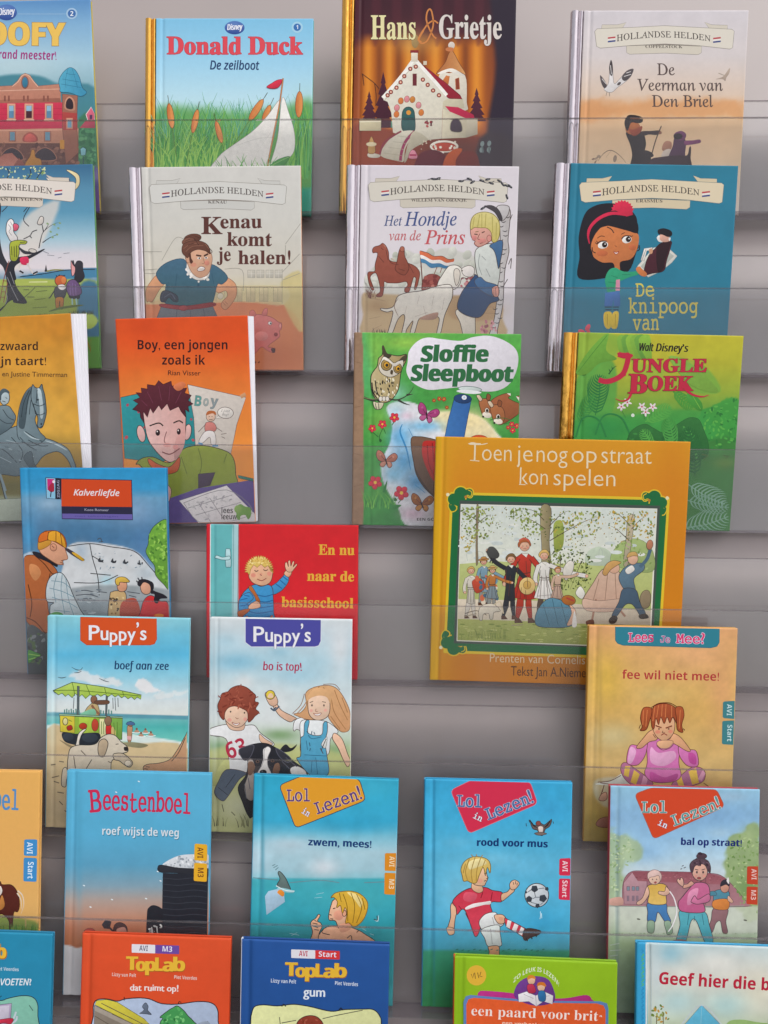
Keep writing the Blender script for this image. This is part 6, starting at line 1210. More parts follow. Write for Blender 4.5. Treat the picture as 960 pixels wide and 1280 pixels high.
def d17(a):
    a.view(240, 750, 4.268)
    K = '4a3a34'
    pup(a, '4b4a9c', 'dcdce8', 284, 688, 250, 96)
    a.T('bo is top!', 380, 374, 586, 378, 44, 'b02a54', 'sansi', .0, sh=-.12, fat=1.2)
    # red-haired child in a numbered shirt
    a.p('90 690 180 664 260 672 330 668 366 710 440 770 380 790 350 800 300 860 290 920 190 900 196 830 180 740 90 720', 'dcdcdc', 1, K, .8); a.p('180 640 230 664 280 650 276 690 240 698 200 686', 'e0b79c', 1, K, .6)
    a.p('168 600 180 570 230 560 280 580 304 590 300 630 270 670 232 680 196 660 176 636', 'e6c2a8', 1, K, .7); a.e(200, 640, 12, 10, 'e0a090'); a.e(284, 636, 10, 10, 'e0a090')
    a.p('142 590 138 560 150 530 160 500 190 490 210 470 250 456 290 466 320 490 340 510 336 540 356 550 340 580 358 600 336 620 320 640 300 650 296 600 270 580 230 566 196 574 176 600 170 640 150 620', '8f4636', 1, '5a281e', .8); a.dabs('142 590 160 500 250 456 330 500 350 590 320 640 300 590 200 570 160 630', 50, 6, 16, ['a85a46', '7a3428', '9a4c3a'], .3)
    a.ls('150 520 140 510|260 460 262 448|350 600 362 606|340 520 354 516', 1.2, '8f4636'); a.e(206, 596, 4, 5, K); a.e(280, 602, 4, 5, K); a.p('214 652 232 660 256 656 240 670 222 664', 'e8e0dc', 1, 'a05a4c', .7); a.l('232 626 240 634 248 630', .8, 'a06a58')
    a.T('63', 196, 850, 300, 816, 88, 'b03048', 'sansb', .0, part='lettering'); a.p('100 990 150 880 196 850 190 960', 'b6b878', 1)
    a.p('186 904 290 922 250 960 190 1050 160 1072 120 1030 140 970', '4a5666', 1, K, .7, '5a6676'); a.ls('140 1000 190 1040|230 930 180 1000', .8, '2c3440'); a.p('360 716 390 740 430 766 410 774 366 756', 'e0b79c', 1, K, .6)
    # black and white puppy
    a.p('250 800 290 780 350 765 400 766 450 790 500 820 530 850 570 880 600 900 616 940 560 940 470 940 470 1000 330 1150 300 1150 270 1080 246 1000 290 930 296 850 270 830', '26262c', 1, '141418', .8); a.p('470 800 500 770 528 790 560 770 540 800 500 812', '26262c', 1)
    a.p('300 860 320 850 340 900 350 960 330 1060 296 1060 280 1000 300 930', 'a89c94', 1); a.p('380 800 400 786 412 800 396 840 390 890 400 940 360 940 364 900 380 850', 'd8d4d2', 1); a.p('330 900 350 886 420 886 440 940 340 940', '3a3638', 1); a.e(376, 920, 18, 12, '15151a'); a.p('524 900 560 886 604 910 606 940 540 940', 'd8d4d0', 1, K, .7); a.p('250 800 290 780 330 776 320 820 300 850 280 856 262 836', '34343c', 1, '5a5a66', .8); a.p('450 790 500 820 530 850 510 866 480 850 456 820', '34343c', 1, '5a5a66', .8)
    a.p('386 800 404 782 420 798 404 840 404 884 420 930 350 930 372 884 384 850', 'dcd8d4', 1, '8a8488', .6); a.e(350, 862, 10, 8, '6a5044'); a.e(350, 862, 5, 5, '0f0f12'); a.e(430, 858, 10, 8, '6a5044'); a.e(430, 858, 5, 5, '0f0f12'); a.e(380, 918, 19, 13, '15151a'); a.e(375, 913, 5, 3, '6a6a74'); a.p('300 870 322 862 336 890 320 930 300 930', '7a5a48', 1); a.p('440 880 462 870 470 900 456 930 430 930', '7a5a48', 1)
    a.ls('300 950 310 1010|280 980 290 1060|340 960 330 1040|500 840 560 890|480 860 520 900', .9, '5a5a66')
    a.blades(120, 320, 1210, 70, 16, 1.2, ['5a5a40', '8a8a60'], .4); a.ls('160 1090 170 1130|210 1130 230 1150', 1, '5a5a40')
    # girl holding up a ball
    a.p('545 640 520 650 470 620 440 580 430 560 450 552 480 590 556 630', 'e2b89c', 1, K, .8); a.p('552 640 600 630 600 700 560 690 545 700 540 680', 'e0e0e0', 1, K, .7); a.p('398 530 390 500 410 486 430 490 452 520 458 548 440 566 416 560', 'e2b89c', 1, K, .7); a.e(418, 506, 24, 24, 'd8c040', 0, K, .8); a.p('404 520 412 500 428 500 432 520', 'e8c4a8', 1); a.ls('420 576 440 590 466 566|430 588 450 572', 1.8, '4a5a6a')
    a.p('544 610 580 600 610 560 606 500 640 470 700 456 750 460 790 490 830 560 846 620 840 690 800 704 760 670 730 630 720 600 640 640', 'd8a878', 1, '8a6040', .8, 'c8946a'); a.ls('640 480 600 560 560 606|700 466 740 520 760 600 820 690|760 480 790 560 830 640|680 460 650 500|800 520 830 600|740 620 790 690', 1, 'a8764c'); a.ls('700 450 760 450 790 480|600 500 580 560 536 606', .8, '8a6040')
    a.p('620 520 640 500 700 490 730 520 736 580 724 620 690 640 650 636 622 600', 'e8c6ac', 1, K, .8); a.p('610 540 640 480 700 470 740 510 740 560 720 520 680 510 640 520', 'd8a878', 1); a.e(640, 562, 4, 6, K); a.e(704, 562, 4, 6, K); a.ls('628 548 646 540|694 542 714 546', .8, K); a.p('648 604 666 608 690 602 680 616 660 616', 'e8e4e0', 1, 'a05a4c', .7); a.l('662 580 660 594 672 596', .8, 'a06a58'); a.e(636, 590, 9, 8, 'e4a898'); a.e(712, 588, 9, 8, 'e4a898')
    a.p('580 650 640 640 720 650 780 700 740 740 720 830 590 820 580 740', 'e0e2e2', 1, K, .7); a.p('596 720 600 660 616 640 626 650 620 710 690 720 700 660 720 650 722 700 710 760 720 830 726 930 640 940 560 850 580 830 580 740', '5aa6c4', 1, K, .8, '4a92b2'); a.ls('620 720 640 740 690 730|600 826 720 832|640 860 636 920|610 750 616 800|660 840 670 930', .8, '2c6480'); a.ls('612 700 620 712|640 700 636 720|650 704 656 718|626 760 630 780|632 790 628 806', 1, '34546a')
    a.p('760 710 800 740 830 820 846 860 830 890 806 850 780 790 750 740', 'e2b89c', 1, K, .8); a.p('690 770 720 730 712 790', 'd8d8d4', 1, K, .5); a.ls('690 800 716 740|684 790 700 820', 1, K)
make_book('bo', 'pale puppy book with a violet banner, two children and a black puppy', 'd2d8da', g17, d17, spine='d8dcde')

def g18(P, a):
    a.view(720, 770, 4.268)
    P.vg('50#dba270 200#dcaa6c 400#d8ae66 560#d4aa64 800#ccac70 1000#bfa060 1230#a8904c').blob(160, 330, 100, 160, 'dcb44c', .8).blob(640, 200, 180, 100, 'e0a878', .7).blob(780, 420, 80, 200, 'dca070', .7).blob(200, 640, 130, 70, 'cfc394', .7).blob(640, 500, 160, 60, 'd0a45c', .6).blob(100, 1060, 60, 140, 'b59a3c', .6).blob(430, 420, 100, 40, 'd2b878', .5).poly('100 880 180 860 260 880 240 1000 160 1020 100 960', 'bcc4bc', 16, .6)
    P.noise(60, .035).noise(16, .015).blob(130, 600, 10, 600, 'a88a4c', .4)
def d18(a):
    a.view(720, 770, 4.268)
    K = '6a4434'
    a.part('series_banner'); a.p('210 50 766 66 764 140 752 162 720 170 250 156 222 146 210 130', '2f7f90', 0, '246672', .6); a.part('cover_picture')
    for t_, x0, y0, x1, y1, c in (('Lees', 280, 138, 412, 138, 'd83c70'), ('Je', 450, 140, 500, 142, 'a84a80'), ('Mee?', 534, 144, 684, 148, 'd83c70')):
        a.T(t_, x0, y0, x1, y1, 48 if t_ != 'Je' else 34, c, 'mono', .004, part='series_banner', oc='e6d4e4', oo=.03, fat=1.5 if t_ != 'Je' else .4)
    a.T('fee wil niet mee!', 246, 334, 762, 346, 46, 'b43a3c', 'sansb', -.004)
    tabs(a, '852 452 784 456 782 544 850 550', '850 556 780 560 778 684 848 688', '3f8086', 'AVI', 'Start', 'c4dcdc', (806, 470, 804, 530), (808, 580, 806, 668), 26)
    # girl, chin on her fists
    a.p('120 890 180 880 260 830 300 830 330 900 120 900', 'c9cec4', 1); a.ls('116 886 180 880 240 850|150 905 130 960', 1, K)
    a.p('240 830 244 790 270 782 310 810 380 860 410 900 330 915 270 880', 'a8688a', 1, K, .8); a.p('262 800 290 800 280 860 254 850', 'd8b44c', 0); a.p('310 820 340 844 320 900 290 886', 'd8b44c', 0); a.p('360 850 384 866 372 908 345 905', 'c890a8', 0)
    a.p('690 840 670 812 620 806 560 850 510 900 560 920 640 900 680 880', 'a8688a', 1, K, .8); a.p('640 808 600 830 620 900 656 890', 'd8b44c', 0); a.p('560 852 536 878 550 912 580 914', 'd8b44c', 0); a.p('676 820 690 840 670 880 650 870', 'c890a8', 0)
    a.p('380 660 430 640 500 640 552 680 548 780 560 850 530 880 460 890 400 880 366 840 380 780', 'd078b0', 1, K, .8, 'c86ca6'); a.p('400 700 440 730 520 720 530 760 470 800 400 780', 'e0a4c8', 1); a.p('400 830 470 860 540 840 530 876 460 888 400 876', 'b84c92', 1)
    a.p('380 660 340 690 290 690 270 760 280 790 330 794 370 740', 'cf74ae', 1, K, .8); a.p('290 700 320 720 300 780 276 780', 'e2a8cc', 1); a.p('552 680 600 710 640 720 654 780 640 804 590 796 550 740', 'cf74ae', 1, K, .8); a.p('600 730 636 740 640 790 606 780', 'b84c92', 1)
    a.p('322 700 360 650 390 616 420 606 440 626 430 660 390 672 350 704', 'dba37a', 1, K, .8); a.p('610 716 570 660 540 634 510 626 494 644 504 670 540 690 590 720', 'dba37a', 1, K, .8); a.ls('420 620 436 640|410 630 424 650|510 640 500 656', .8, K)
    a.p('404 570 420 540 470 530 520 546 526 600 510 640 480 664 450 660 420 630', 'e0ac84', 1, K, .8); a.p('430 680 450 704 490 704 516 680 510 664 450 664', 'e0ac84', 1, K, .5); a.ls('430 690 460 714 500 704 520 684', .8, K)
    a.p('404 590 400 530 410 490 440 470 490 468 530 490 550 530 546 590 530 560 516 540 500 570 486 540 470 574 452 540 440 580 426 546 416 600', 'a34e2e', 1, '5a2414', .8); a.p('400 490 360 490 344 540 352 590 342 610 374 606 392 560 404 520', 'a8522e', 1, '5a2414', .8); a.p('530 490 566 486 576 530 564 580 570 620 540 606 536 550', 'a8522e', 1, '5a2414', .8)
    a.ls('440 476 430 540|480 470 476 540|510 480 510 540|360 500 356 580|380 500 372 590|556 500 550 600|420 480 410 560|460 470 456 536', 1, 'cf7a48'); a.ls('400 490 440 466 500 464 540 486|344 580 336 600|572 600 580 610', .9, '5a2414')
    a.ls('424 584 456 596|478 598 512 586', 1.6, '7a3a24'); a.e(442, 602, 5, 4, K); a.e(494, 602, 5, 4, K); a.l('454 636 470 628 486 636', 1.2, '8a3a30'); a.l('464 612 460 622 474 622', .8, K); a.e(436, 618, 14, 10, 'd88a70'); a.e(504, 616, 12, 10, 'd88a70')
    a.p('122 980 136 950 160 940 166 970 150 986', 'c49a80', 1, K, .8); a.p('106 1110 130 1080 180 1074 180 1124 130 1126', 'a8705c', 1, K, .7); a.ls('150 900 140 940|200 900 130 890', 1, K); a.ls('680 890 710 912', 1, K)
make_book('fee', 'tan speckled book with a sulking pigtailed girl in pink and a teal banner', 'd8ae66', g18, d18, spine='c8923c')

# ------------------------------------------------------------------ sixth row
def beest(a, col, oc=None):
    a.T('B', 386, 226, 436, 222, 98, col, 'mono', 0, fat=2)
    a.T('eestenboel', 442, 218, 814, 228, 82, col, 'mono', 0, jit=.07, fat=1.8)
def g19(P, a):
    a.view(0, 950, 3.4286)
    P.vg('50#e0aa5c 400#dea85e 650#d8a864 900#c8a060').poly('-500 700 150 690 160 1000 -500 1000', '6a8a3c', 16, .8)
def d19(a):
    a.view(0, 950, 3.4286)
    K = '3a1e18'
    a.view(0 - 736 / 3.4286, 950 - 17 / 3.4286, 3.4286); beest(a, '4f8ac0'); a.view(0, 950, 3.4286)
    tabs(a, '160 340 104 340 102 410 159 412', '159 420 102 418 100 520 157 522', '3f8ac4', 'AVI', 'Start', 'd6e6f2', (116, 352, 115, 402), (120, 436, 118, 508), 25, rad=8)
    a.p('-60 560 -20 540 0 520 10 534 50 536 76 570 84 620 76 650 60 652 54 700 50 740 40 740 38 690 10 660 -30 660', '5a2820', 1, K, .8, '4a201a'); a.p('0 600 10 580 20 620 8 640 -10 640', 'b8783c', 1); a.ls('76 560 96 580 102 620 90 660|74 570 90 600 92 640', 2, 'd8c8b4', 1, 1); a.p('0 540 10 560 0 580 -20 570', 'd8d0c8', 1)
    a.ls('-20 680 -20 720|110 670 110 720|60 676 160 674', 2, 'a8905c'); a.blades(-20, 160, 730, 30, 60, 1, ['4f7a34', '6a9440'], .4)
    a.T('BALFOER', -130, 1000, 20, 1000, 30, '8a5a2c', 'sansb', 0, part='author_line')
make_book('oel', 'sandy orange book with a brown horse and blue lettering', 'dea85e', g19, d19, spine='d8a864')

def g20(P, a):
    a.view(0, 950, 3.4286)
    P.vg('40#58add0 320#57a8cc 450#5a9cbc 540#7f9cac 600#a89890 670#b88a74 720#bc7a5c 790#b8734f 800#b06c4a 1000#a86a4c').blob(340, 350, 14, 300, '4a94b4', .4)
    P.poly('260 806 330 806 370 815 370 1000 260 1000', 'd8d6d8', 8).noise(60, .015)
def d20(a):
    a.view(0, 950, 3.4286)
    K = '23242c'
    beest(a, 'c42a50')
    a.T('roef wijst de weg', 441, 324, 768, 332, 34, '3f7f9c', 'sansb', -.004); a.T('roef wijst de weg', 438, 320, 766, 328, 34, 'd4dce2', 'sansb', -.004)
    for x, y in ((595, 92), (498, 138), (676, 478), (688, 518), (388, 630), (480, 598), (626, 594), (360, 538), (812, 568), (760, 640)): a.e(x, y, 5, 2.5, 'dce6ea', 20)
    a.p('694 452 760 412 836 404 900 410 900 460 830 470 760 466', 'c9cdd2', 1); a.dabs('700 450 760 414 890 408 890 460 760 464', 50, 3, 8, ['dfe2e6', 'aeb4bc', '8f969e'], .7)
    a.p('676 462 690 450 760 462 836 466 900 468 900 498 760 484 700 482 680 476', '2c2d34', 1, K, .8); a.p('698 484 892 490 888 900 692 900 694 700', '24262e', 0); 
    for y in range(505, 760, 26): a.l('%d %d 760 %d 830 %d 886 %d' % (696, y, y + 6, y, y + 6), .8, '3a3d46')
    a.p('630 660 640 630 660 622 690 634 700 660 694 800 632 800', '23252c', 1); a.dabs('640 715 690 705 690 760 640 750', 20, 3, 8, ['d8d8d6', 'a8a8a8', '8a8a8a'], .5); a.ls('650 716 656 760|672 712 676 760', 1.2, 'c8c8c8')
    a.p('436 706 452 684 478 692 470 724 446 722', '34353c', 0); a.l('464 712 500 750', 2.2, '3a3a40'); a.p('488 740 492 706 516 696 542 712 544 740 520 752', '4a3838', 1, K, .6); a.p('500 726 530 716 542 730 540 750 510 752', 'b8887a', 1)
    a.p('362 740 370 724 396 722 412 740 400 752', 'a84840', 1, K, .5); a.p('352 780 362 770 362 800 350 804', '8a8a50', 1)
    tabs(a, '888 362 834 358 832 430 888 434', '888 444 832 440 830 518 886 522', 'e0a82a', 'AVI', 'M3', '6a3c20', (846, 374, 846, 420), (848, 462, 847, 502), 25, rad=8); 
make_book('beest', 'blue book with a dark tarred hut under snow and crimson wobbly lettering', '57a8cc', g20, d20, spine='58a8cc')

def lolbadge(a, pts, c, o, lol, lez, in_, fill, oc, fillin='e4e4ee', rad=26, ow=1.0):
    a.part('series_badge'); a.rr(pts, rad, c, o, ow); a.part('cover_picture')
    fat = 1.4
    for (t_, q, h) in (('Lol', lol, 62), ('Lezen!', lez, 62)):
        if oc: a.T(t_, *q, h, oc, 'mono', .01, part='series_badge', fat=4)
        a.T(t_, *q, h, fill, 'mono', .0, part='series_badge', fat=fat)
    a.T('in', *in_, 30, '7a3c58', 'mono', .01, part='series_badge', fat=3.4); a.T('in', *in_, 30, fillin, 'mono', .0, part='series_badge', fat=1.2)
def g21(P, a):
    a.view(290, 950, 4.174)
    P.vg('80#2fa0c0 200#36a8ca 320#3aa6ca 400#7cbcd0 480#a8cad6 570#a0c4d0 612#8cc0cc 622#44a8b4 800#369cac 900#2f9098 1200#3a98a0').blob(300, 440, 160, 40, 'bcd0da', .8).blob(480, 560, 80, 50, 'cfd8de', .9).blob(130, 520, 60, 60, 'b4d0dc', .8).blob(640, 340, 200, 40, '2f9cc2', .6).blob(700, 140, 160, 60, '46b0ca', .6).blob(640, 720, 200, 60, '4ab0b8', .6).noise(50, .03)
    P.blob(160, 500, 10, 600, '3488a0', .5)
def d21(a):
    a.view(290, 950, 4.174)
    K = '35302e'
    lolbadge(a, '360 84 664 98 698 210 332 356 246 132', 'dd9a2c', '3a4458', (286, 216, 406, 216), (446, 284, 680, 202), (362, 276, 396, 296), '5a3a80', 'e6c48a')
    a.l('330 346 420 330 690 216', .01, 'dd9a2c')
    a.T('zwem, mees!', 398, 446, 726, 458, 38, '163a70', 'sansb', 0, jit=.03, fat=1)
    a.ls('110 614 240 626|300 640 460 628 560 640|690 640 860 634|210 552 226 544|216 562 238 550|226 574 242 560', 1, '6a8a94'); a.p('236 654 250 620 240 590 250 582 276 610 296 650 304 676 270 672', '6f8480', 1, K, .9, '5a6a68'); a.e(280, 680, 46, 10, '8cc4cc', 12); a.ls('230 656 280 680 326 684', 1.2, 'd8e8ea')
    a.p('172 710 190 684 240 672 270 690 276 740 180 808', 'a4c0d4', 0); a.p('236 690 252 676 272 690 268 712 252 706', 'e08a34', 1)
    a.ls('440 700 480 692|430 720 470 716|300 904 350 914|310 916 340 900|680 880 700 890|740 830 760 840 764 810|720 906 740 914', 1.4, 'b4d8de', 1, 2); a.l('740 830 758 836 756 812', 1, K)
    # swimmer
    a.p('460 960 462 900 500 870 560 866 600 870 640 880 690 906 740 960', 'dda685', 1, K, .9); a.ls('480 880 470 900 510 912|660 890 650 900|600 930 620 916 626 940', 1, K)
    a.p('506 800 516 760 530 730 570 720 600 760 620 830 610 870 560 880 540 840 510 836 504 820', 'e2b090', 1, K, .9); a.e(556, 810, 26, 26, 'dd9a80'); a.ls('526 776 540 772|508 806 520 810|512 828 528 830', 1.1, K); a.e(586, 800, 11, 16, 'dda080', 0, K, .8); a.p('560 860 610 850 620 880 570 900', 'd89a7c', 1)
    a.p('516 720 530 700 560 688 620 684 670 700 706 740 704 790 680 840 640 870 610 850 592 850 600 800 590 770 576 800 566 760 546 770 550 740 530 716', 'd9b040', 1, '7a5a1c', .9, 'c8962c', (0, 1)); a.p('600 690 650 700 680 740 670 770 640 730', 'ecd488', 1); a.ls('580 700 600 760 604 840|620 692 640 760 630 850|650 700 676 770 650 850|560 694 570 740|680 720 694 780', 1, '8a6a20')
    a.p('404 960 420 900 410 860 416 840 436 826 450 806 460 812 446 840 462 850 470 870 456 900 440 960', 'dfaa88', 1, K, .9); a.ls('420 850 446 856|424 868 450 874|430 884 452 888|430 836 442 842', 1, K)
    tabs(a, '860 486 798 486 796 578 858 580', '858 590 796 588 794 700 856 704', 'd98a24', 'AVI', 'M3', 'ecd8b4', (822, 502, 820, 556), (820, 622, 818, 672), 27, rad=8)
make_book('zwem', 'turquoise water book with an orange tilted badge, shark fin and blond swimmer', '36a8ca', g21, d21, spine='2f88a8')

def g22(P, a):
    a.view(510, 950, 4.174)
    P.vg('100#3aa4d0 300#42aad4 500#58b2d6 700#56b0d4 860#4aa8cc 985#48a6c0 1000#3a9a78 1280#2f8a50').blob(280, 700, 130, 160, '8cc8de', .5).blob(440, 520, 120, 40, '84c4dc', .5).blob(600, 560, 160, 60, '74bcdc', .5).blob(740, 260, 100, 60, '3c9ccc', .6).blob(700, 860, 120, 80, '3a9cc8', .6).blob(260, 430, 80, 30, '6abada', .6).noise(50, .03).noise(18, .012)
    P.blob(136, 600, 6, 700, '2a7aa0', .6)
def d22(a):
    a.view(510, 950, 4.174)
    K = '3a3230'
    lolbadge(a, '334 104 636 112 676 228 318 384 222 158', 'd0304e', 'd86878', (256, 244, 382, 248), (420, 314, 656, 222), (338, 302, 380, 322), '4a6a9c', 'b8c4d8', ow=.8)
    a.T('rood voor mus', 360, 448, 728, 456, 38, '14346c', 'sansb', .0, jit=.03, fat=1)
    a.p('636 312 650 336 672 340 690 330 712 338 736 320 750 310 740 344 716 362 706 390 690 392 676 368 650 356', '6a5a58', 1, K, .8); a.ls('640 320 664 350|650 340 672 352|742 320 716 350|732 338 712 352', 1.2, '2c2424'); a.e(680, 330, 13, 12, '8a4a44', 0, K, .5); a.p('680 350 704 350 700 384 688 386', 'd8c8c0', 1); a.p('660 382 690 376 724 384 700 392 676 392', '7a6a64', 1, K, .5); a.ls('632 312 634 326|616 330 618 346|756 320 760 332', .8, K)
    # footballer
    a.p('206 880 222 820 222 760 240 740 262 760 246 830 240 890 236 910 212 908', 'dfb08e', 1, K, .9); a.p('200 880 214 872 240 880 240 906 214 912', 'dfb08e', 1, K, .7)
    a.p('232 740 264 700 320 670 400 664 440 680 492 692 490 738 440 740 430 760 438 796 400 810 370 900 350 920 330 870 300 790 280 780 256 806 250 770', 'c8384c', 1, K, .9, 'd04458'); a.p('300 770 340 750 400 740 430 736 430 752 396 756 340 770 306 780', 'e4dcdc', 1); a.ls('264 760 280 780|300 800 320 840|390 690 380 720|440 690 432 736', .9, '7a1828'); a.p('300 690 360 700 340 740 290 730', 'd8566a', 1)
    a.p('488 700 520 686 540 660 556 680 530 706 490 736', 'dfb08e', 1, K, .8); a.p('530 650 540 632 560 626 580 640 576 656 556 676 536 674', 'e2b494', 1, K, .8); a.ls('548 636 552 650|560 632 562 648|570 640 568 654', .8, K)
    a.p('330 660 340 640 380 650 392 680 370 694 340 680', 'dfb08e', 1, K, .6); a.p('340 620 360 570 400 560 412 600 416 620 406 640 396 656 360 654 340 644', 'e6ba98', 1, K, .8); a.e(376, 630, 14, 12, 'e0a088')
    a.p('282 600 276 570 290 536 320 512 360 504 410 516 430 546 428 590 414 560 404 596 392 560 372 600 356 640 330 640 310 630 290 632', 'dcc070', 1, '7a6428', .9, 'caa450'); a.p('320 530 380 514 410 540 360 560 320 570', 'ecdca0', 1); a.ls('320 516 300 580 310 626|350 508 330 580 336 636|380 510 360 570 356 630|404 520 388 560|300 540 288 590', 1, 'a4823c'); a.ls('340 506 330 494|360 504 356 492|380 508 390 496', 1, 'a4823c'); a.ls('400 590 404 604|408 628 396 632', 1, K); a.l('414 606 418 616 408 620', .8, K)
    a.p('370 850 400 806 450 794 470 810 500 850 480 870 440 870 400 900', 'dcdcdc', 1, K, .8); a.p('380 890 420 868 474 862 480 900 486 940 484 970 420 974 400 930', 'd4d8d6', 1, K, .8); a.ls('440 820 450 860|430 880 440 960', .8, '9a9a9c')
    a.p('450 812 490 806 510 826 500 852 470 852', 'e0b090', 1, K, .8); a.e(484, 828, 12, 10, 'd89a7c'); a.p('504 826 530 836 600 872 620 890 610 926 560 896 516 872', 'c83c4c', 1, K, .8); a.p('520 834 540 840 530 880 512 870', 'e4dcdc', 0); a.p('556 852 576 862 562 898 542 886', 'e4dcdc', 0); a.p('590 870 606 880 594 916 576 906', 'e4dcdc', 0)
    a.p('604 890 630 878 670 884 694 894 680 912 640 926 614 942 600 926', '4a3432', 1, K, .8); a.ls('616 930 624 944|640 920 648 934|664 910 672 922', 1.6, '2c2020'); a.p('420 974 470 970 476 1000 470 1040 420 1040 424 1000', 'd89a74', 1, K, .8)
    a.e(672, 706, 62, 62, 'd8dcdf', 0, K, 1, 'b4bcc4', (1, 1), 40)
    for x, y, r_, q in ((660, 672, 20, .3), (632, 726, 18, .9), (704, 722, 22, .1), (676, 760, 13, .4), (724, 672, 11, .2), (616, 690, 7, .2)): a.p([(x + r_ * math.cos(q + k * 1.2566), y + r_ * math.sin(q + k * 1.2566)) for k in range(5)], '3a3f48', 0)
    a.ls('660 692 666 716|666 716 650 724|666 716 686 716|644 676 624 690|680 672 712 668|640 742 668 750|704 744 690 756', .9, '6a7078', 0); a.ls('690 790 692 810 688 830|696 800 698 826', 1, 'b8dcea')
    for i in range(16): a.l([(250 + i * 30, 990 + (i % 3) * 4), (262 + i * 30, 986 + (i % 3) * 4)], 1.2, '2f7a6a')
    tabs(a, '850 512 790 514 788 602 850 604', '850 620 788 618 786 728 850 732', 'd0304e', 'AVI', 'Start', 'ecd4da', (806, 526, 806, 582), (806, 628, 804, 716), 27, rad=10)
make_book('rood', 'sky blue book with a red tilted badge and a boy kicking a football', '42aad4', g22, d22, spine='2f90bc')

def g23(P, a):
    a.view(740, 950, 4.364)
    P.vg('140#8fbcd4 300#8ab4d6 420#94bede 520#b0cee0 620#c4d2d8 780#b8c0b0 800#c0c8bc 940#b0bca4 1000#a0b48c 1300#98ac90').blob(620, 300, 200, 60, '7aa4ca', .6).blob(760, 200, 90, 30, 'a0bed4', .7).blob(300, 500, 120, 60, '84b2da', .6).blob(700, 400, 80, 30, 'a8c4d4', .6)
    P.poly('90 400 150 400 220 440 260 500 230 560 180 580 160 740 90 750', '9fb48c', 22, .85, rough=22).blob(190, 500, 50, 70, 'b8c8a0', .6).poly('760 420 850 370 915 380 915 860 790 780 720 600 720 520', '8fa46c', 24, .9, rough=24).blob(850, 430, 50, 60, 'a8b886', .6).blob(850, 700, 70, 60, '6f9058', .8).poly('90 800 915 800 915 940 90 930', 'c3c6b8', 14, .7).blob(120, 1000, 30, 120, '8aa47c', .6).noise(30, .03)
    P.blob(138, 600, 10, 700, '7a94a0', .4)
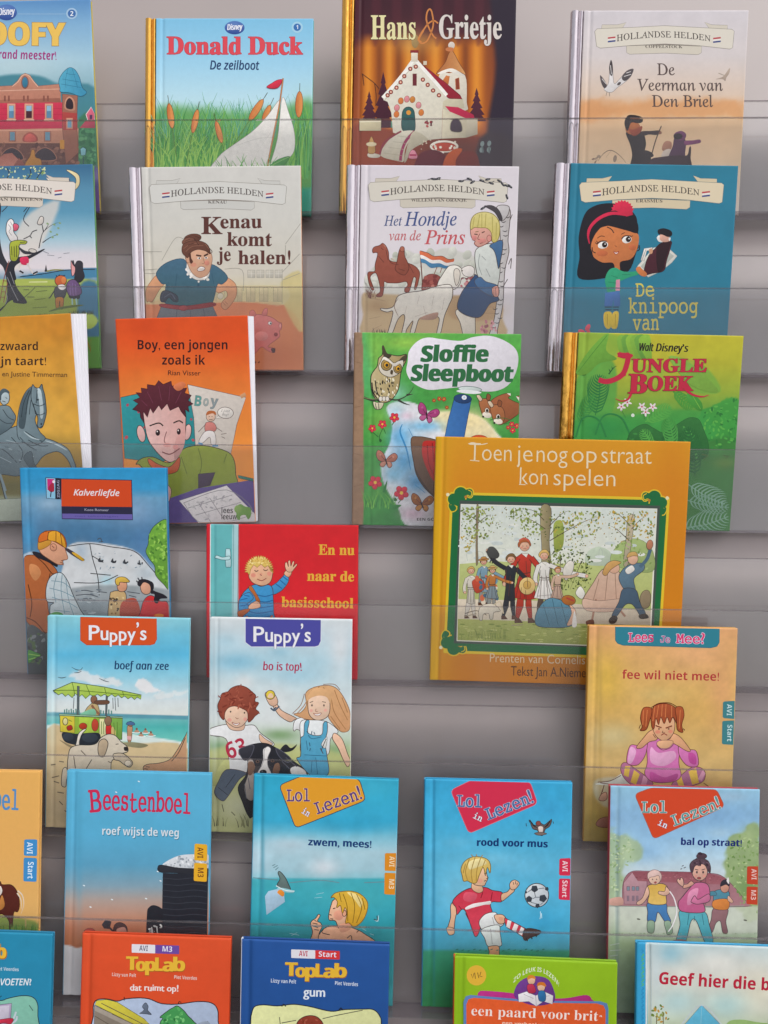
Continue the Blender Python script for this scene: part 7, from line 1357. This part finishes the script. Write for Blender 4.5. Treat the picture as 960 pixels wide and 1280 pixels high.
def d23(a):
    a.view(740, 950, 4.364)
    K = '4a4044'
    a.p('212 610 300 606 400 608 620 616 720 640 830 760 830 800 200 796 170 780 170 670', '9c6a74', 1, '6a4450', .6, 'a87a80'); a.p('172 670 220 612 240 640 300 660 300 790 176 786', 'b08890', 0, '6a4450', .5); a.p('216 610 620 612 730 645 720 680 250 660', '8f525c', 0, None, 1, '9c6068')
    a.dabs('230 615 620 615 720 645 700 670 250 655', 60, 3, 7, ['a8646c', '7f444e', 'b47880'], .4, 0)
    for x in (190, 218, 240): a.r(x, 690, x + 16, 712, '7a8894', '6a4450', .5); a.r(x, 740, x + 14, 770, '86707c')
    a.ls('300 660 300 790|620 640 620 790|720 690 720 790', .6, '6a4450'); a.p('92 760 160 748 166 790 92 790', 'c89a8c', 1); a.l('92 796 460 800 830 796', 1, '8a948a')
    a.dabs('730 560 780 420 860 380 912 400 912 840 800 780', 120, 5, 12, ['7f9c5c', '9ab478', '6a8a4c', 'b0c48c', '8aa468'], .5); a.dabs('92 410 150 400 240 460 230 560 170 590 160 730 92 740', 80, 5, 11, ['a8bc90', '8ca878', 'bccca8'], .5)
    for x, y in ((254, 868), (836, 874)): a.e(x, y, 10, 4, '5a5a50', 10)
    # child left, in a yellow shirt
    a.p('306 780 400 782 410 830 430 880 400 884 360 830 344 884 304 880 304 830', '4f82b4', 1, K, .8, '3f70a4'); a.p('304 880 340 882 336 940 304 936', '8aa088', 1, K, .6); a.p('394 884 426 880 440 940 412 952 404 930', '8aa088', 1, K, .6)
    a.p('300 690 340 676 390 676 414 700 404 740 400 786 310 782 312 730', 'd2a850', 1, K, .8, 'dcb868'); a.p('300 690 312 730 280 780 250 790 244 776 276 750', 'dcb098', 1, K, .7); a.p('404 690 426 720 400 740 364 730 366 716 396 716', 'dcb098', 1, K, .7); a.e(342, 644, 34, 36, 'e2bca6', 0, K, .7); a.p('306 650 304 620 330 600 362 604 380 630 374 660 364 630 340 636 318 640', 'd8b8b0', 1, '8a6a6a', .7); a.ls('328 648 332 654|350 648 354 654', 1.2, K); a.e(346, 668, 7, 6, '9a4a4c')
    a.l('424 716 450 760 462 830 440 900 416 936', 1.4, 'e4dfe0')
    # child right, in an orange and blue jumper
    a.p('664 810 740 812 730 880 740 940 714 942 700 880 676 890 656 940 632 930 650 870', '8a6468', 1, K, .7); a.p('668 716 720 706 750 726 744 770 740 814 664 810 662 760', '4f8496', 1, K, .7); a.p('664 766 742 760 740 814 664 810', 'd08040', 1, K, .5); a.p('640 720 668 716 680 736 640 740', '4f8496', 1, K, .5); a.p('744 740 770 770 760 780 740 764', 'd8a890', 1, K, .5)
    a.e(724, 696, 24, 28, 'c8907c', 0, K, .7); a.p('700 690 706 662 730 650 750 664 748 690 730 680', '34303a', 1); a.p('734 660 744 640 748 676', 'e2dcdc', 1)
    # girl in front, pink jumper
    a.p('482 820 610 826 640 900 660 990 616 992 570 880 540 880 510 990 460 992 480 900', '5aa8b4', 1, K, .8, '4a98a6'); a.ls('530 830 520 900|600 840 610 900|560 850 556 880', .8, '2f6a74'); a.p('430 990 480 976 520 990', '8a6a68', 1)
    a.p('490 750 540 690 570 668 620 672 640 700 640 760 610 780 610 830 490 826 470 780', 'c46a90', 1, K, .9, 'b85a82'); a.p('530 720 580 700 560 770 520 790', 'd88cac', 1); a.p('540 770 560 740 580 760 636 730 640 770 580 786 550 780', 'c87296', 1, K, .8)
    a.p('500 700 536 690 556 674 540 660 520 676 496 680', 'd09a88', 1, K, .7); a.p('464 660 470 645 480 655 486 640 496 650 500 670 496 690 478 680', 'd8a896', 1, K, .7)
    a.e(588, 610, 42, 48, 'd8a896', 0, K, .8); a.p('540 610 534 570 556 545 590 536 630 548 646 580 644 616 630 600 622 576 590 566 560 580 550 610', '54404a', 1, K, .8); a.dabs('536 600 540 560 590 536 640 560 646 610 620 570 560 570', 40, 5, 11, ['6a5460', '40303a', '5a4650'], .7); a.e(598, 524, 28, 16, '54404a', 0, K, .7); a.p('576 510 590 502 604 512 590 520', '40303a', 1)
    a.e(572, 612, 5, 7, K); a.e(606, 612, 5, 7, K); a.e(584, 644, 10, 6, '9a4a4c', 0, K, .5); a.ls('562 596 580 600|598 600 616 594|490 580 500 574|500 590 512 584|482 596 492 592', .9, K); a.e(566, 634, 9, 7, 'd89488'); a.e(612, 632, 9, 7, 'd89488')
    a.blades(100, 900, 950, 10, 60, .6, ['7a8a64', '98a47c'], .5); a.ls('100 1010 150 1000|98 1040 160 1036|98 1070 140 1064', 1, 'b4beb0')
    lolbadge(a, '320 152 680 160 724 254 336 432 232 186', 'cf4728', 'a8604c', (272, 288, 406, 290), (450, 362, 704, 264), (358, 354, 404, 374), '5a9494', 'dcd8d4', ow=.8)
    a.T('bal op straat!', 486, 462, 816, 472, 38, '1c2c70', 'sansb', 0, jit=.03, fat=1)
    tabs(a, '912 580 846 580 844 676 910 680', '910 692 844 690 842 786 908 790', 'c0432c', 'AVI', 'M3', 'e0c0b8', (870, 594, 870, 652), (868, 710, 866, 762), 27, rad=8)
make_book('bal', 'pale blue book with a red-orange tilted badge and three children playing in a street', '8fbcd4', g23, d23, spine='a83c48')

# ------------------------------------------------------------------ bottom row
def top_title(a, x0, y0, x1, y1, h):
    for s_, u0, u1, dy, k in (('T', 0, .19, 0, 1), ('o', .17, .33, .08, .95), ('p', .33, .5, .06, .95), ('L', .5, .63, .04, 1), ('a', .63, .8, .06, .95), ('b', .81, 1, .02, 1)):
        f = lambda u: (x0 + (x1 - x0) * u, y0 + (y1 - y0) * u + dy * h)
        p0, p1 = f(u0), f(u1)
        a.T(s_, p0[0] + 1, p0[1] + 2, p1[0] + 1, p1[1] + 2, h * k, 'a8662a', 'sansb', .01, fat=2.8); a.T(s_, *p0, *p1, h * k, 'e0b23a', 'sansb', .0, fat=2)
def flagtab(a, x0, x1, xm, y0, y1, skew, c1, t1, t2, col1):
    a.part('level_tab'); a.rr([(x0, y0), (xm, y0 + skew * .5), (xm, y1 + skew * .5), (x0, y1)], 3, 'dcdae0'); a.rr([(xm, y0 + skew * .5), (x1, y0 + skew), (x1, y1 + skew), (xm, y1 + skew * .5)], 3, c1)
    w_ = xm - x0; b = y1 - (y1 - y0) * .24
    a.T(t1, x0 + w_ * .32, b + skew * .1, x0 + w_ * .68, b + skew * .35, 20, col1, 'sansb', -.004, part='level_tab'); w_ = x1 - xm; q = .3 if len(t2) < 4 else .14
    a.T(t2, xm + w_ * q, b + skew * .5, x1 - w_ * q, b + skew * .9, 20, 'e2dcea', 'sansb', -.004, part='level_tab'); a.part('cover_picture')
def g24(P, a):
    a.view(0, 1130, 3); P.vg('100#2a87aa 450#2a82a6 960#2a7a9c').noise(50, .015)
def d24(a):
    a.view(0, 1130, 3)
    K = '26303a'
    a.T('ToCLab'.replace('C', 'p'), -210, 206, 24, 206, 52, 'a8662a', 'sansb', .01, fat=3.2); a.T('TopLab', -212, 203, 22, 203, 52, 'e0b23a', 'sansb', 0, fat=2.4)
    a.T('Piet Veerdes', -18, 248, 70, 252, 13, 'c8d4dc', 'sansb', -.004, part='author_line'); a.T('HANDVOETEN?', -80, 304, 118, 304, 24, 'dce2e6', 'sansi', .02)
    a.p('-200 352 -60 350 0 362 30 354 80 344 120 348 140 372 142 420 138 600 -200 600', '7fb8a4', 1, K, 1); a.p('-20 380 44 372 40 430 30 460 -20 460', 'a898b4', 0, K, .6); a.p('-20 386 36 380 32 430 -20 440', 'c4bccc', 0); a.ls('28 440 50 430 60 404|40 450 60 436 64 420', 2.4, 'b8c4cc'); a.p('-20 440 20 430 50 430 40 450 10 446 -20 460', 'c03048', 1, K, .5); a.ls('0 350 6 344|110 380 124 400', .8, K)
make_book('tblauw', 'teal blue book with yellow title and white hand lettering at bottom left', '2a87aa', g24, d24, spine='2a7a9c')

def g25(P, a):
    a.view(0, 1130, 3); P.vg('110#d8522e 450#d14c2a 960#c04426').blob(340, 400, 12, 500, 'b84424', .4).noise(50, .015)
def d25(a):
    a.view(0, 1130, 3)
    K = '2a2224'
    flagtab(a, 494, 672, 582, 150, 182, 6, '6a4a9a', 'AVI', 'M3', '4a4260'); top_title(a, 474, 246, 692, 250, 50)
    a.T('Lizzy van Pelt', 420, 270, 510, 274, 13, 'dcc4bc', 'sansb', -.004, part='author_line'); a.T('Piet Veerdes', 653, 280, 738, 285, 13, 'dcc4bc', 'sansb', -.004, part='author_line'); a.T('dat ruimt op!', 488, 324, 668, 328, 24, 'e6dcd8', 'sans', .0, jit=.04, fat=.9)
    a.p('348 620 350 420 350 384 362 360 400 356 440 364 470 356 520 352 560 356 600 372 640 376 680 374 740 366 790 370 814 392 818 440 812 620', 'a6b4cc', 1, K, 1.2); a.p('362 362 400 358 440 368 540 430 560 450 480 450 420 410 356 378', 'c8bc44', 0, K, .5); a.p('354 380 420 410 500 450 540 620 352 620', '9a9084', 0, K, .5); a.p('356 400 440 440 480 460 500 620 352 620', '7f7468', 0); a.ls('356 420 440 470|420 412 500 450|380 372 540 452', .9, '5a5044')
    a.p('598 460 610 430 600 424 630 400 650 388 666 382 690 400 706 420 726 440 740 470 740 620 590 620', '3f8a4c', 1, K, .8); a.dabs('600 450 660 386 730 440 730 500 600 500', 40, 4, 9, ['5aa860', '2f703c', '74bc74'], .6); a.p('530 406 540 396 534 384 546 370 556 384 554 398 568 414 548 412 524 410', '5f6a7c', 1, K, .5); a.ls('466 348 466 362|668 376 672 366 680 370|750 446 780 440', 1, K); a.p('740 450 780 440 790 470 740 480', '8a94a4', 1)
make_book('toranje', 'vermilion orange book with yellow lettering and a picture of a round green bush', 'd8522e', g25, d25, spine='c04426')

def g26(P, a):
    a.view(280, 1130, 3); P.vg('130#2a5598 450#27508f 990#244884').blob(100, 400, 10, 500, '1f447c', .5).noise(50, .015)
def d26(a):
    a.view(280, 1130, 3)
    K = '22242c'
    flagtab(a, 252, 434, 342, 170, 202, 6, 'd03838', 'AVI', 'Start', 'b83048'); top_title(a, 230, 268, 458, 274, 50)
    a.T('Lizzy van Pelt', 176, 294, 270, 298, 14, 'd0d8e6', 'sansb', -.004, part='author_line'); a.T('Piet Veerdes', 416, 303, 502, 308, 14, 'd0d8e6', 'sansb', -.004, part='author_line'); a.T('gum', 298, 346, 378, 348, 36, 'dce2ea', 'sans', .0, fat=1.2)
    a.p('96 640 100 450 104 410 116 384 150 378 200 382 260 376 320 384 400 402 450 396 520 394 560 396 584 420 590 460 586 640', 'd4d69c', 1, K, 1.2); a.p('260 500 272 450 290 428 320 418 350 424 372 450 380 500', '8f4030', 1, K, .8, '7a3024'); a.ls('208 424 212 460|370 430 420 418 520 398|216 446 270 436', .9, K); a.ls('216 384 224 376 232 384|430 400 438 390 446 398', 1.4, K); a.dabs('290 430 350 428 360 460 280 460', 14, 3, 7, ['a85844', '74301f'], .5)
make_book('gum', 'navy blue book with yellow lettering and a cream picture panel', '2a5598', g26, d26, spine='d8dce4', back='244884')

def g27(P, a):
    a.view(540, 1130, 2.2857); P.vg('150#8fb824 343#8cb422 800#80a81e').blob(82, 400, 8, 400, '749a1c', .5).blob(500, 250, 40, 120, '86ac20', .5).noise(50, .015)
def d27(a):
    a.view(540, 1130, 2.2857)
    K = '3a2a34'
    a.part('sticker'); a.e(127, 204, 28, 29, 'dcae3c'); a.ls('112 200 116 212 120 198|122 196 124 214|130 196 134 212|140 194 136 206 144 208', .9, '7a5a2c', 0); a.part('cover_picture')
    a.p('130 262 134 252 150 248 240 256 280 268 350 270 390 268 440 260 456 272 456 300 130 300', 'b0307c', 1); a.p('92 640 90 280 96 264 110 260 300 276 480 278 500 284 504 300 500 640', '5a78a8', 0); a.p('100 640 98 288 104 272 120 268 300 282 470 284 490 290 496 304 492 640', 'd2562a', 0)
    a.p('238 268 240 236 262 214 296 206 330 214 346 240 352 270 340 284 290 290', '6a3a84', 1); a.p('246 258 270 250 296 262 320 250 346 262 344 286 318 278 298 292 276 278 248 280', 'dcd8da', 0, '8a8490', .5); a.ls('296 262 298 290|262 258 290 270|310 266 336 262', .7, 'a8a2a8')
    a.e(284, 218, 11, 13, 'e0b494', 0, K, .4); a.p('272 216 276 204 290 204 296 214 284 212', 'cf8030', 1); a.p('272 232 290 230 296 252 276 254', 'b83450', 1, K, .4); a.e(312, 238, 11, 12, 'e0b494', 0, K, .4); a.p('300 234 304 224 320 224 326 236 312 232', 'c87028', 1); a.p('304 250 322 250 324 276 306 276', '2f6a9c', 1, K, .4)
    a.T('ZO LEUK IS LEZEN!', 232, 226, 362, 236, 13, 'dfe8c4', 'sansb', -.004, part='lettering', arc=38)
    a.T('een paard voor brit', 112, 318, 474, 334, 28, 'ecdcd4', 'serif', -.006); a.T('a', 478, 322, 486, 323, 7, 'ecdcd4', 'sans', 0)
    a.T('een verhaal van nu', 200, 344, 360, 352, 9, 'e8c8b8', 'sansb', 0, part='author_line')
make_book('paard', 'lime green book with an orange title panel and a small open-book emblem', '8fb824', g27, d27, spine='c85028', back='80a81e')

def g28(P, a):
    a.view(540, 1130, 2.2857)
    P.vg('110#bccfd2 200#d6d4ca 300#c8ccbc 343#b8c4a8 800#a8b890').blob(680, 140, 40, 30, '8cbccc', .8).blob(820, 170, 60, 30, 'dcdad2', .8).blob(930, 250, 60, 60, 'd8d2bc', .8).blob(700, 280, 60, 40, 'a8ccd0', .7).blob(840, 290, 60, 40, '9cc8cc', .6).blob(640, 200, 20, 80, 'c4d4d8', .7).poly('586 100 612 110 612 900 586 900', '3a9cc8', 5).noise(40, .03)
def d28(a):
    a.view(540, 1130, 2.2857)
    a.l('612 112 612 400', 1.4, 'dcdcd8'); a.l('626 112 626 400', .8, 'a8b8bc')
    for y in range(130, 400, 12): a.l([(596 + (y % 24) / 4, y), (604, y + 4), (598, y + 9)], 1.2, '5ab06a' if 140 < y < 230 else '2f88b8')
    a.p('720 346 770 288 826 346 830 420 716 420', '5aa8c4', 0, '7a8a8c', .8); a.ls('712 346 770 288 832 350', 2, 'b8c4c4'); a.ls('770 296 768 343', .6, '8ac0d0'); a.dabs('630 300 650 286 672 296 676 330 640 343 626 320', 26, 3, 6, ['8a9a4c', 'a8a050', 'b88a3c', '6a803c'], .6); a.ls('642 320 640 400|660 310 662 400', 1, '6a5a3c')
    a.p('840 345 880 330 960 340 1100 330 1100 420 840 420', '8aa868', 1)
    a.T('Geef hier die bal!', 648, 228, 1014, 250, 34, 'b4263c', 'sansb', .008)
    a.T('Ruud', 960, 340, 1010, 342, 12, '5a5a4c', 'sansb', 0, part='author_line')
make_book('geef', 'pale cloudy book with a bright blue spine and crimson title, lower right corner', 'd6d4ca', g28, d28, spine='3a9cc8', hinge=.012)
